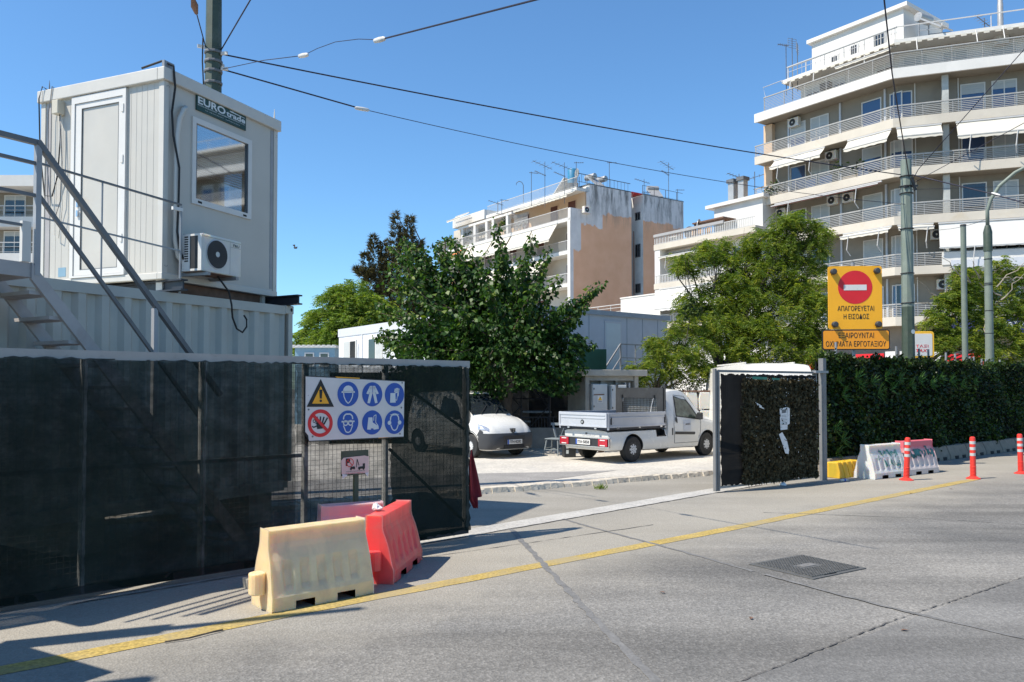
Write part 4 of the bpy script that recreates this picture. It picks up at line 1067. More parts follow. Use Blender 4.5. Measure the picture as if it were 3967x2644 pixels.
text('lettering', 'F&U', M['sign_black'], ac, 0.82, ay0 - 0.002, az1 - 0.088, 0.036, 0.11, bold=0.01)
for q_ in (0.30, 0.80): MB().bar((q_, -0.46, 0.085), (q_, 0.0, 0.085), 0.05, 0.04).build('bracket', M['galvanised'], ac)
MB().box(ax0 + 0.03, ax1 - 0.02, ay0 + 0.02, ay1, 0.104, 0.114).build('base_pan', M['rust'], ac)
drain = [(0.62, -0.3, 0.10), (0.66, -0.33, 0.03), (0.76, -0.36, -0.09), (0.80, -0.37, -0.25), (0.82, -0.37, -0.42), (0.90, -0.37, -0.56), (1.02, -0.36, -0.60), (1.11, -0.35, -0.52), (1.12, -0.34, -0.42), (1.07, -0.34, -0.37)]
wire('drain_hose', [W(p) for p in drain], 0.012, M['black_rubber'], 'black drain hose curling down from the air conditioner over the container')

# ================================================================== stair up to the container roof
SP = (-2.428, 11.075, 0.0)
st = thing('steel_staircase', 'grey steel staircase with handrails climbing to the container roof', 'staircase', SP, CA)
sl = 1.175
def sx(z): return -4.19 + (3.06 - z) / sl
for yy, nm in ((0.0, 'stringer'), (0.66, 'stringer')):
    MB().prism_y([(sx(3.06) , 3.12), (sx(3.06) , 2.96), (sx(0.2) - 0.02, 0.10), (sx(0.2) + 0.20, 0.10)], yy - 0.02, yy + 0.02).build(nm, M['stair_steel'], st)
for k in range(13):
    z = 2.86 - k * 0.225
    MB().box(sx(z) - 0.17, sx(z) + 0.07, 0.022, 0.638, z - 0.035, z).build('tread', M['stair_steel'], st)
MB().box(-6.2, -4.17, 0.0, 0.70, 2.98, 3.115).build('platform', M['stair_steel'], st)
mb = MB().bar((-4.15, 0, 4.28), (-2.0, 0, 4.28 - 2.15 * sl + 0.10), 0.06, 0.05).bar((-6.2, 0, 4.24), (-4.14, 0, 4.265), 0.05, 0.05)
mb.build('handrail', M['rail_grey'], st)
mb = MB().bar((-4.13, 0, 3.77), (-2.2, 0, 3.77 - 1.93 * sl), 0.035).bar((-6.2, 0, 4.06), (-4.15, 0, 4.065), 0.032).bar((-6.2, 0, 3.74), (-4.15, 0, 3.76), 0.032).bar((-6.2, 0, 3.45), (-4.22, 0, 3.46), 0.026)
mb.build('middle_rail', M['rail_grey'], st)
MB().box(-4.165, -4.115, -0.025, 0.025, 3.0, 4.27).build('newel_post', M['grey_paint'], st)
MB().box(-4.28, -4.20, -0.015, 0.03, 3.12, 3.5).build('rail_post', M['cabin_trim'], st)
MB().box(-2.9, -2.85, -0.025, 0.025, 1.4, 2.8).build('rail_post', M['grey_paint'], st)
# guard rail along the container's roof edge
C2 = (CO[0] + 0.0866, CO[1] - 0.05, 0.0)
gr = thing('roof_guard_rail', 'thin steel guard rail along the container roof edge before the cabin', 'railing', C2, CA)
MB().bar((-3.72, 0, 4.285), (-1.985, 0, 4.19), 0.022).build('top_rail', M['rail_grey'], gr)
MB().bar((-3.72, 0, 3.72), (-1.995, 0, 3.62), 0.018).build('middle_rail', M['galvanised'], gr)
MB().tube([(-3.015, 0, 3.1), (-3.012, 0, 4.24)], 0.011, 6).build('post', M['galvanised'], gr)
MB().tube([(-1.995, 0, 3.1), (-1.99, 0, 4.17)], 0.016, 6).build('post', M['galvanised'], gr)
MB().box(-2.11, -1.97, -0.015, 0.02, 4.11, 4.15).build('bracket', M['white_paint'], gr)

# ================================================================== poles and wires
def octa(name, x, y, h, r0, r1, matlo, mathi, split, label, group=None, az=10):
    t = thing(name, label, 'pole', (x, y, 0), az, group)
    MB().lathe([(r0, 0), (lin(r0, r1, split / h), split)], 8).build('lower_shaft', matlo, t)
    MB().lathe([(lin(r0, r1, split / h), split), (r1, h)], 8).build('upper_shaft', mathi, t)
    return t
lpz = 13.5
LP = (-5.125, lpz)
tp = octa('tram_pole', LP[0], LP[1], 9.6, 0.19, 0.122, M['pole_green'], M['pole_green'], 6.0, 'dark green octagonal overhead wire pole rising behind the guard cabin')
for z in (6.95, 7.15, 7.35, 7.52, 7.68):
    MB().lathe([(0.152, -0.022), (0.156, 0.0), (0.152, 0.022)], 10, (0, 0, z)).build('clamp_band', M['rail_grey'], tp)
for z, a in ((7.66, -20), (7.40, -15), (7.55, 60), (7.75, 200)):
    c_, s_2 = math.cos(R_(a)), math.sin(R_(a))
    MB().bar((0.14 * c_, 0.14 * s_2, z), (0.26 * c_, 0.26 * s_2, z), 0.035, 0.05).build('wire_shackle', M['insulator'], tp)
MB().tube([(-0.14, -0.06, 7.0), (-0.165, -0.07, 7.5), (-0.16, -0.07, 7.9)], 0.012, 6).build('pole_cable', M['black_rubber'], tp)
RP = (10.63, 21.3)
tq = octa('tram_pole', RP[0], RP[1], 8.07, 0.175, 0.135, M['pole_green'], M['pole_grey'], 4.1, 'grey green octagonal wire pole between yellow no entry sign and taxi sign', az=14)
for z in (7.62, 7.35, 7.16, 5.0, 4.2, 6.2):
    MB().lathe([(0.172, -0.012), (0.178, 0.0), (0.172, 0.012)], 10, (0, 0, z)).build('clamp_band', M['black_plastic'], tq)
MB().bar((-0.15, -0.1, 7.30), (0.25, -0.12, 7.36), 0.05).bar((0.0, -0.2, 7.55), (0.1, -0.22, 7.2), 0.06).build('wire_bracket', M['black_plastic'], tq)
MB().flat([circ(-0.02, 3.42, 0.06, 16)], -0.205).build('reflector_disc', M['sign_glyph'], tq)
def insul(p, q, parent):
    p, q = Vector(p), Vector(q); d = (q - p).normalized()
    b = parent.location
    MB().tube([p - d * 0.14 - b, p - d * 0.11 - b, p - b, p + d * 0.11 - b, p + d * 0.14 - b], [0.012, 0.03, 0.036, 0.03, 0.012], 10).build('insulator', M['insulator'], parent, smooth=50)
WG = 'overhead wires'
def ptv(x, y, d): return pt(x, y, d)
a = Vector((-4.98, lpz, 7.66)); b = Vector((RP[0] - 0.17, RP[1] - 0.05, 7.66))
wire('overhead_wire', [a, b], 0.013, M['wire'], 'upper thick wire stretched between the two tram poles', 'wire', sag=0.12, group=WG, seg=30)
a = Vector((-4.98, lpz, 7.40)); b = pt(2080, 470, RP[1] - 0.1)
i1 = pt(832, 251, lin(lpz, RP[1], 0.13))
w_ = wire('overhead_wire', [a, i1], 0.013, M['wire'], 'lower wire between the tram poles, thin beyond its white insulator', 'wire', group=WG, seg=8)
insul(i1, b, w_)
w2 = MB().tube([i1.lerp(b, t) - Vector((0, 0, 0.9 * t * (1 - t))) - a for t in [k / 24 for k in range(25)]], 0.007, 5).build('thin_section', M['wire'], w_)
a = Vector((-4.98, lpz, 7.40)); q1 = pt(697, 128, 11.8); q2 = pt(872, 92, 10.4); q3 = pt(1270, -10, 8.0)
w_ = wire('overhead_wire', [a, lin(a, q1, 0.55) + Vector((0, 0, 0.03)), q1], 0.006, M['wire'], 'slack wire with two white insulators rising into open sky', 'wire', group=WG)
m1 = lin(q1, q2, 0.45) + Vector((0, 0, 0.10))
for nm, pts, r in (('thin_section', [q1, lin(q1, q2, 0.2) + Vector((0, 0, 0.06)), m1, lin(q1, q2, 0.75) + Vector((0, 0, 0.07)), q2], 0.005), ('thick_section', [q2, q3], 0.011)):
    MB().tube([p - a for p in pts], r, 6).build(nm, M['wire'], w_)
insul(q1, q2, w_); insul(q2, q3, w_)
a = Vector((-5.25, lpz, 7.75)); q1 = pt(447, 14, 12.4); q2 = pt(436, -30, 12.0)
w_ = wire('overhead_wire', [a, q1, q2], 0.010, M['wire'], 'short wire with dark insulator above the guard cabin', 'wire', group=WG)
MB().tube([q1 - (q2 - q1) * 0.4 - a, q1 - a, q1 + (q2 - q1) * 0.4 - a], [0.03, 0.06, 0.03], 8).build('dark_insulator', M['rust'], w_)
wire('overhead_wire', [(-4.99, lpz, 7.74), pt(590, -25, 12.0)], 0.011, M['wire'], 'plain wire rising steeply from the dark tram pole behind the cabin', 'wire', group=WG)
wire('overhead_wire', [pt(2029, -25, 13.0), pt(2050, 170, 16.0), (RP[0] - 0.02, RP[1] - 0.2, 7.55)], 0.014, M['wire'], 'thick near vertical wire dropping onto the tram pole by the yellow sign', 'wire', group=WG)
wire('overhead_wire', [pt(2370, 95, 16.5), pt(2110, 390, 20.5), (RP[0] + 0.1, RP[1] - 0.15, 7.5)], 0.010, M['wire'], 'steep slanting wire from sky down to the grey green tram pole', 'wire', group=WG)
w_ = wire('overhead_wire', [pt(2370, 274, 17.5), pt(2122, 408, 20.6), (RP[0] + 0.12, RP[1] - 0.15, 7.4)], 0.008, M['wire'], 'flatter slanting thin wire crossing the balconies to the grey green pole', 'wire', group=WG)
w_ = wire('overhead_wire', [(RP[0] + 0.1, RP[1] - 0.12, 7.64), pt(2268, 443, 20.0), pt(2380, 474, 18.8)], 0.016, M['wire'], 'thick feeder cable crossing behind the street lamp arm', 'wire', group=WG, seg=3)
insul(pt(2288, 447, 19.8), pt(2380, 474, 18.8), w_)
wire('overhead_wire', [(RP[0] + 0.15, RP[1], 6.2), pt(2268, 503, 24.4)], 0.006, M['wire'], 'thin slack wire joining grey green tram pole and street lamp', 'wire', group=WG, sag=0.15, seg=6)
wire('overhead_wire', [pt(2060, 437, 21.2), pt(2353, 428, 23.0)], 0.005, M['wire'], 'very thin level wire crossing the curved block balconies', 'wire', group=WG)

sl_ = thing('street_lamp', 'grey green street lamp with curved arm before the curved block', 'street lamp', (14.73, 24.5, 0))
MB().lathe([(0.13, 0), (0.105, 6.45)], 12).build('shaft', M['pole_grey'], sl_, smooth=40)
MB().lathe([(0.125, 6.15), (0.125, 6.75), (0.075, 6.95)], 12).build('collar', M['pole_green'], sl_, smooth=40)
arm = [(0, 0, 6.9), (0.0, 0, 7.4), (0.08, -0.05, 7.75), (0.30, -0.15, 8.15), (0.65, -0.35, 8.5), (1.15, -0.6, 8.78), (2.0, -1.0, 9.05), (2.6, -1.3, 9.15)]
MB().tube(arm, 0.055, 10).build('curved_arm', M['pole_grey'], sl_, smooth=True)
for z in (5.1, 5.15, 3.6, 4.3, 5.9): MB().lathe([(0.118, -0.012), (0.12, 0.012)], 12, (0, 0, z)).build('strap', M['black_plastic'], sl_)
MB().lathe([(0.08, 0), (0.14, 0.05), (0.1, 0.14)], 12, (2.6, -1.3, 9.05)).build('lamp_head', M['grey_plastic'], sl_)
t = thing('steel_pole', 'short blunt grey pole between tram pole and street lamp', 'pole', (16.54, 29.0, 0))
MB().lathe([(0.105, 0), (0.095, 7.85), (0.10, 7.88)], 12).build('shaft', M['pole_grey'], t, smooth=40)
MB().lathe([(0.103, 7.84), (0.103, 7.9)], 12).build('cap', M['black_plastic'], t)
t = thing('yard_lamp_post', 'slim grey lamp post with cone cap among the feathery trees', 'lamp post', pt(1711, 700, 29.5).to_2d().to_3d())
MB().lathe([(0.09, 0), (0.08, 5.6)], 10).build('shaft', M['pole_grey'], t, smooth=40)
MB().lathe([(0.09, 5.6), (0.13, 5.66), (0.13, 5.74), (0.06, 5.86), (0.02, 5.9)], 12).build('cap', M['grey_paint'], t)

# ================================================================== no entry sign
ns = thing('no_entry_sign', 'big yellow no entry sign with red disc above the hedge', 'road sign', (8.31, 19.2, 0), -4)
MB().lathe([(0.045, 0), (0.045, 4.98)], 12, (-0.02, 0.09, 0)).build('pole', M['galvanised'], ns, smooth=40)
def rrect(x0, x1, z0, z1, r, n=6):
    p = []
    for cx, cz, a in ((x1 - r, z0 + r, 270), (x1 - r, z1 - r, 0), (x0 + r, z1 - r, 90), (x0 + r, z0 + r, 180)):
        p += [(cx + r * math.cos(R_(a + 90 * k / n)), cz + r * math.sin(R_(a + 90 * k / n))) for k in range(n + 1)]
    return p
MB().prism_y(rrect(-0.635, 0.635, 3.345, 4.88, 0.06), 0.0, 0.03).build('upper_panel', M['sign_amber'], ns)
d = MB().flat([circ(0.0, 4.365, 0.405, 48)], -0.004).build('red_disc', M['sign_red'], ns)
MB().flat([[(-0.27, 4.29), (0.27, 4.29), (0.27, 4.425), (-0.27, 4.425)]], -0.008).build('white_bar', M['sign_white'], d)
text('lettering', 'ΑΠΑΓΟΡΕΥΕΤΑΙ', M['sign_black'], ns, 0.01, -0.005, 3.79, 0.125, 0.86, bold=0.006)
text('lettering', 'Η ΕΙΣΟΔΟΣ', M['sign_black'], ns, 0.02, -0.005, 3.595, 0.125, 0.60, bold=0.006)
for x, z in ((-0.52, 4.74), (0.50, 4.75), (-0.50, 3.46), (0.52, 3.46)):
    l_ = MB().lathe([(0.065, 0.0), (0.075, -0.02), (0.072, -0.10), (0.055, -0.125), (0.01, -0.13)], 18, (x, 0, z), 'y').build('warning_lamp', M['grey_plastic'], ns, smooth=40)
    MB().prism_y([(x - 0.09, z - 0.01), (x + 0.02, z + 0.07), (x - 0.02, z + 0.06)], -0.10, -0.02).build('lamp_hood', M['grey_plastic'], l_)
lo = MB().prism_y(rrect(-0.79, 0.80, 2.845, 3.335, 0.05), -0.006, 0.028).build('lower_panel', M['sign_black'], ns)
MB().prism_y(rrect(-0.765, 0.775, 2.87, 3.31, 0.04), -0.012, -0.005).build('orange_field', M['sign_orange'], lo)
text('lettering', 'ΕΞΑΙΡΟΥΝΤΑΙ', M['sign_black'], lo, 0.01, -0.016, 3.13, 0.135, 0.83, bold=0.006)
text('lettering', 'ΟΧΗΜΑΤΑ ΕΡΓΟΤΑΞΙΟΥ', M['sign_black'], lo, 0.0, -0.016, 2.925, 0.135, 1.42, bold=0.006)
# taxi sign
ts = thing('taxi_sign', 'white taxi rank sign in a yellow frame above the hedge', 'road sign', (12.39, 24.0, 0), -6)
mb = MB().prism_y(rrect(-0.355, 0.355, 2.83, 3.63, 0.09), 0.0, 0.06)
mb.build('frame', M['sign_yellow'], ts, bevel=0.01)
MB().prism_y(rrect(-0.295, 0.295, 2.89, 3.56, 0.05), -0.006, 0.0).build('panel', M['white_paint'], ts)
text('lettering', 'ΤΑΞΙ', M['sign_red'], ts, 0.0, -0.01, 3.14, 0.085, 0.36, bold=0.01)
text('lettering', 'TAXI', M['sign_red'], ts, 0.0, -0.01, 3.0, 0.095, 0.36, bold=0.012, shear=0.2)
MB().box(-0.05, 0.05, 0.01, 0.06, 0, 2.83).build('post', M['sign_yellow'], ts)

# ================================================================== hedge fence
HF = (7.0, 17.81, 0.0)
HAZ = 39.3
hf = thing('hedge_fence', 'long fence covered with artificial ivy behind the lane posts', 'fence', HF, HAZ)
HL = 17.0
MB().box(-0.12, HL, 0.12, 0.16, 0.3, 2.54).build('backing_screen', M['net_black'], hf)
n = 30000
u = rng.random(n) ** 1.35
hx = -0.14 + u * HL
hz = rng.uniform(0.30, 2.60, n) - hx * 0.004
top = rng.random(n) < 0.16
hz[top] = 2.56 + rng.normal(0, 0.04, top.sum()) + 0.05 * np.sin(hx[top] * 2.7) + 0.04 * np.sin(hx[top] * 7.3 + 1) + (rng.random(top.sum()) < 0.06) * rng.uniform(0, 0.14, top.sum())
hy = rng.uniform(-0.06, 0.10, n); hy[top] = rng.uniform(-0.05, 0.16, top.sum())
bulge = 0.05 * np.sin(hx * 3.1) + 0.05 * np.sin(hz * 4.0 + hx * 1.7)
hy += bulge
d = np.stack([rng.normal(0, 0.7, n), rng.normal(-0.45, 0.3, n), rng.normal(-0.25, 0.5, n)], 1)
d[top, 2] += 0.7
ln = rng.uniform(0.06, 0.115, n)
leaves('ivy_foliage', M['leaf_hedge'], np.stack([hx, hy, hz], 1), d, ln, ln * 0.75, hf, tone=np.clip(rng.normal(0.45, 0.28, n) + 0.15 * np.sin(hx * 2.0 + hz * 3), 0, 1))
fx_, fz_ = [], []
ftx = [0.35, 0.55, 1.15, 1.3, 1.9, 2.2, 2.6, 2.9, 3.3, 3.9, 0.2, 0.5, 4.4, 5.1, 5.6, 0.28, 6.3, 7.0, 7.9]
ftz = [2.1, 1.75, 2.15, 1.95, 2.05, 1.8, 2.2, 1.9, 2.15, 2.0, 1.0, 0.75, 2.1, 2.0, 2.15, 0.45, 2.1, 2.0, 2.1]
for x, z in zip(ftx, ftz):
    P_, D_ = [], []
    for k in range(44):
        a = R_(random.uniform(-70, 200)); P_.append((x + random.gauss(0, 0.03), -0.13, z + random.gauss(0, 0.03))); D_.append((math.cos(a), -0.45, math.sin(a) * 0.8))
    leaves('fern_tuft', M['leaf_fern'], P_, D_, rng.uniform(0.12, 0.34, len(P_)), 0.012, hf)
for k in range(14):
    a = -0.1 + k * 1.22
    if a > HL - 1: break
    bl = MB().prism_x([(-0.26, 0.0), (0.22, 0.0), (0.22, 0.10), (0.12, 0.36), (-0.14, 0.36), (-0.24, 0.12)], a, a + 1.17).build('base_block', M['base_shade'], hf, bevel=0.015)
    for q_ in (0.25, 0.72): MB().box(a + q_, a + q_ + 0.2, -0.268, -0.2, 0.0, 0.085).build('lifting_slot', M['dark_gap'], bl)
for x, h in ((0.95, 3.0), (2.87, 2.78), (3.95, 3.0), (5.30, 2.98), (5.85, 2.98), (6.95, 2.92), (7.6, 2.9), (8.6, 2.85), (8.9, 2.85), (9.5, 2.8), (9.8, 2.8), (10.9, 2.8)):
    MB().tube([(x, 0.24, 0), (x + random.uniform(-.02, .02), 0.24, h)], 0.028, 8).build('post', M['galvanised'], hf)
yb_ = thing('yellow_barrier_block', 'low yellow ribbed barrier block at the foot of hedge and gate post', 'barrier', (6.86, 17.08, 0), 39)
mb = MB()
for k in range(5): mb.prism_x([(-0.2, 0), (0.2, 0), (0.12, 0.34), (-0.12, 0.34)], k * 0.2, k * 0.2 + 0.17)
mb.box(0.012, 0.958, -0.09, 0.09, 0.025, 0.32).build('body', M['plastic_yellow'], yb_, bevel=0.015)
MB().box(0.02, 0.93, -0.19, 0.19, -0.004, 0.012).build('base', M['dark_gap'], yb_)

# ================================================================== yard: kiosk, chair, nets, prefabs, hut, stack
ki = thing('electric_kiosk', 'rough concrete electric kiosk with flat roof behind the pickup', 'kiosk', (2.19, 23.7, 0.08), 18)
mb = MB().box(0, 0.13, 0.0, 1.4, 0, 2.2).box(1.62, 1.75, 0.0, 1.4, 0, 2.2).box(0.13, 1.62, 1.25, 1.4, 0, 2.2).box(0.13, 1.62, 0.25, 0.35, 0, 2.05).box(0.55, 0.7, 0.12, 0.25, 0.0, 2.1).box(1.05, 1.12, 0.12, 0.25, 0, 2.1).box(0.13, 1.62, 0.05, 0.25, 2.06, 2.2)
mb.build('walls', M['concrete'], ki)
MB().box(-0.32, 2.0, -0.12, 1.5, 2.2, 2.39).build('roof_slab', M['concrete'], ki, bevel=0.015)
MB().box(1.3, 1.34, 0.0, 0.25, 0.2, 2.0).box(1.45, 1.5, 0.05, 0.25, 0.2, 2.0).build('cable_duct', M['grey_paint'], ki)
def ebox(x0, x1, z0, z1, label, yy=-0.12):
    t = thing('electric_cabinet', label, 'cabinet', (2.19, 23.7, 0.08), 18, 'cabinets on the concrete kiosk')
    MB().box(x0, x1, yy, 0.13, z0, z1).build('housing', M['cabinet'], t, bevel=0.006)
    MB().box(x0 + 0.015, x1 - 0.015, yy - 0.018, yy, z0 + 0.015, z1 - 0.015).build('door', M['cabinet'], t, bevel=0.006)
    MB().box(x0 + 0.03, x0 + 0.055, yy - 0.03, yy - 0.018, z1 - 0.17, z1 - 0.12).box(x0 + 0.03, x0 + 0.055, yy - 0.03, yy - 0.018, z0 + 0.12, z0 + 0.17).build('lock', M['sign_black'], t)
    return t
e1 = ebox(0.17, 0.66, 1.15, 1.96, 'electric cabinet with small yellow hazard sticker on the kiosk')
MB().flat([[(0.33, 1.40), (0.49, 1.40), (0.49, 1.61), (0.33, 1.61)]], -0.1415).build('sticker', M['sign_white'], e1)
MB().flat([[(0.345, 1.475), (0.475, 1.475), (0.41, 1.595)]], -0.1425).build('hazard_triangle', M['sign_yellow'], e1)
MB().flat([[(0.405, 1.565), (0.425, 1.565), (0.405, 1.53), (0.425, 1.53), (0.408, 1.49), (0.398, 1.525), (0.412, 1.525)][:4]], -0.1432).build('bolt_glyph', M['sign_black'], e1)
MB().flat([[(0.19, 1.62), (0.55, 1.63), (0.55, 1.665), (0.22, 1.655)]], -0.1415).build('tape', M['rust'], e1)
MB().flat([[(0.35, 1.42), (0.47, 1.42), (0.47, 1.432), (0.35, 1.432)], [(0.35, 1.445), (0.47, 1.445), (0.47, 1.457), (0.35, 1.457)]], -0.1425).build('sticker_text', M['sign_black'], e1)
ebox(0.74, 1.25, 1.10, 1.93, 'plain electric cabinet without sticker beside the hazard marked one', -0.2)
MB()

# dark netted fence and steel stair tower behind the mulberry
df = thing('netted_fence', 'dark shade net fence behind the mulberry tree and parked van', 'fence', (-6.0, 26.2, 0.08), 3)
MB().box(0, 8.3, 0, 0.012, 0.0, 2.35).build('dark_net', net('dark yard net', (0.012, 0.014, 0.013), 0.12), df)
for k in range(6): MB().tube([(k * 1.65, 0.03, 0), (k * 1.65, 0.03, 2.4)], 0.025, 6).build('post', M['rail_grey'], df)
gn = MB().box(0, 0.95, 0, 0.015, 2.3, 3.15).build('green_net_panel', net('teal green net', (0.012, 0.045, 0.038), 0.05), None, loc=(2.25, 26.8, 0.08), az=5)
tag(gn, 'dark green net panel above the concrete kiosk roof', 'net')
sc = thing('scaffold_stair', 'black steel stair frame in shade between van and kiosk', 'scaffold', (-0.6, 25.2, 0.08), 0)
mb = MB()
for x in (0.0, 0.9, 1.8): mb.tube([(x, 0, 0), (x, 0, 2.5)], 0.022, 6).tube([(x, 0.8, 0), (x, 0.8, 2.5)], 0.022, 6)
mb.build('upright', M['black_steel'], sc)
mb = MB()
for x in (0.0, 0.9): mb.tube([(x, 0, 0.3), (x + 0.9, 0, 1.3)], 0.018, 6).tube([(x + 0.9, 0, 1.2), (x, 0, 2.3)], 0.018, 6)
for z in (0.9, 1.5, 2.2): mb.tube([(0, 0, z), (1.8, 0, z)], 0.018, 6)
mb.build('brace', M['black_steel'], sc)
MB().box(0.95, 1.85, 0.0, 0.8, 1.05, 1.09).box(0.4, 1.2, 0, 0.8, 0.75, 0.79).build('landing', M['grey_paint'], sc)
tag(MB().box(0, 2.6, 0, 0.22, 0, 0.62).build('low_wall', M['concrete'], None, loc=(-0.4, 24.2, 0.08), az=5), 'low concrete wall in shade behind chair and parked van', 'wall')
mb = MB()
for k in range(14): mb.bar((k * 0.09, 0, 0.62), (k * 0.09, 0, 0.95), 0.014)
mb.bar((0, 0, 0.95), (1.25, 0, 0.95), 0.02)
tag(mb.build('iron_railing', M['black_steel'], None, loc=(0.1, 24.28, 0.08), az=5), 'small iron railing on the low wall behind the chair', 'railing')
# chair
ch = thing('wooden_chair', 'grey painted wooden chair beside the tail of the pickup', 'chair', (1.18, 21.9, 0.08), 150)
MB().prism([(-0.2, -0.19), (0.2, -0.21), (0.22, 0.2), (-0.22, 0.2)], 0.43, 0.465).build('seat', M['chair_wood'], ch, bevel=0.01)
for x, y, x2, y2 in ((-0.17, -0.16, -0.23, -0.24), (0.17, -0.16, 0.23, -0.24), (-0.17, 0.16, -0.22, 0.25), (0.17, 0.16, 0.22, 0.25)):
    MB().tube([(x, y, 0.43), (x2, y2, 0.0)], [0.022, 0.015], 8).build('leg', M['chair_wood'], ch)
MB().tube([(-0.21, -0.2, 0.16), (0.21, -0.2, 0.16)], 0.011, 6).tube([(-0.2, 0.21, 0.16), (0.2, 0.21, 0.16)], 0.011, 6).tube([(-0.21, -0.2, 0.2), (-0.2, 0.21, 0.2)], 0.011, 6).tube([(0.21, -0.2, 0.2), (0.2, 0.21, 0.2)], 0.011, 6).build('stretcher', M['chair_wood'], ch)
MB().bar((-0.06, -0.19, 0.46), (-0.2, -0.25, 0.86), 0.05, 0.022).bar((0.06, -0.19, 0.46), (0.2, -0.25, 0.86), 0.05, 0.022).bar((-0.25, -0.255, 0.84), (0.25, -0.255, 0.84), 0.022, 0.07).build('backrest', M['chair_wood'], ch)
cr = thing('black_crate', 'small black crate on the ground beside the pickup tail light', 'crate', (1.52, 21.3, 0.08), 10)
MB().box(-0.16, 0.16, -0.14, 0.14, 0.01, 0.42).build('crate_body', M['black_plastic'], cr, bevel=0.01)
MB().flat([[(-0.11, 0.24), (-0.04, 0.24), (-0.04, 0.36), (-0.11, 0.36)], [(-0.11, 0.10), (-0.04, 0.10), (-0.04, 0.2), (-0.11, 0.2)]], -0.143).build('crate_label', M['sign_glyph'], cr)

# grey prefab with stair landing
gp_ = thing('grey_prefab_office', 'two storey grey prefab office with dark eave beyond the yard', 'prefab building', (0.6, 27.78, 0.08), 38.7)
MB().box(0, 7.35, 0, 2.4, 2.45, 4.58).box(0, 7.35, 0, 2.4, 0.0, 2.40).build('wall', M['prefab_grey'], gp_)
MB().box(-0.06, 7.45, -0.08, 2.5, 4.58, 4.76).box(-0.03, 7.4, -0.03, 2.45, 2.40, 2.46).build('eave', M['prefab_eave'], gp_)
mb = MB()
for x in (2.9, 4.95, 5.85, 6.75, 0.8): mb.box(x, x + 0.02, -0.012, 0.0, 2.5, 4.56)
mb.build('panel_seam', M['prefab_eave'], gp_)
d = MB().box(3.72, 4.62, -0.03, 0.0, 2.5, 4.38).build('door', M['prefab_trim'], gp_)
MB().box(3.78, 4.56, -0.04, -0.03, 2.55, 4.30).build('door_leaf', pm('pale door', (0.55, 0.62, 0.64), 0.5, 0.04), d)
mb = MB().bar((3.6, -0.95, 2.45), (5.6, -0.95, 2.45), 0.06, 0.08).bar((3.6, -0.95, 3.45), (5.3, -0.95, 3.45), 0.045).bar((3.6, -0.95, 2.95), (5.3, -0.95, 2.95), 0.03).bar((3.6, -0.95, 2.45), (3.6, -0.95, 3.45), 0.045).bar((5.3, -0.95, 2.45), (5.3, -0.95, 3.45), 0.045).bar((4.4, -0.95, 2.45), (4.4, -0.95, 3.45), 0.03)
mb.bar((3.6, -0.95, 3.45), (2.2, -0.95, 1.9), 0.045).bar((3.6, -0.95, 2.95), (2.2, -0.95, 1.4), 0.03)
mb.build('landing_rail', M['galvanised'], gp_)
MB().box(3.5, 5.4, -1.0, 0, 2.38, 2.44).build('landing', M['galvanised'], gp_)

# white prefab with windows
wp = thing('white_prefab_office', 'row of white prefab office modules with sliding windows behind the gate', 'prefab building', (-8.28, 38.0, 0.08), -54.7)
MB().box(0, 11.0, 0, 2.4, 0.0, 4.25).build('wall', M['prefab_white'], wp)
MB().box(-0.03, 11.03, -0.04, 2.44, 4.25, 4.62).build('eave', M['prefab_trim'], wp)
for k in range(4):
    x = k * 2.72
    MB().box(x + 2.60, x + 2.72, -0.035, 0.0, 0.0, 4.25).build('module_post', M['prefab_trim'], wp)
    w = MB().box(x + 0.62, x + 2.05, -0.05, 0, 3.0, 4.05).build('window', M['white_paint'], wp)
    MB().box(x + 0.69, x + 1.33, -0.058, -0.05, 3.08, 3.97).build('pane', M['shutter_grey'] if k % 2 == 0 else M['glass_dark'], w)
    MB().box(x + 1.40, x + 1.98, -0.058, -0.05, 3.08, 3.97).build('pane', M['glass_dark'] if k % 2 == 0 else M['shutter_grey'], w)
    MB().tube([(x + 2.45, -0.06, 3.0), (x + 2.43, -0.08, 3.6), (x + 2.36, -0.08, 3.85), (x + 2.28, -0.06, 3.4), (x + 2.3, -0.05, 3.0)], 0.02, 6).build('air_hose', M['prefab_trim'], wp)
bh = thing('blue_hut', 'small blue hut with white ridged roof beyond the container end', 'hut', (-10.93, 40.0, 0.08), 0)
MB().box(0, 2.0, 0, 2.2, 0, 3.85).build('wall', M['hut_blue'], bh)
mb = MB().box(-0.1, 2.1, -0.15, 2.3, 3.85, 3.93)
for k in range(9): mb.box(-0.1 + k * 0.25, 0.03 + k * 0.25, -0.16, 2.3, 3.93, 3.985)
mb.build('roof', M['white_paint'], bh)
for x in (0.55, 1.3):
    w = MB().box(x - 0.06, x + 0.42, -0.04, 0, 2.9, 3.6).build('window', M['white_paint'], bh)
    MB().box(x, x + 0.36, -0.05, -0.04, 2.96, 3.54).build('pane', M['glass_dark'], w)

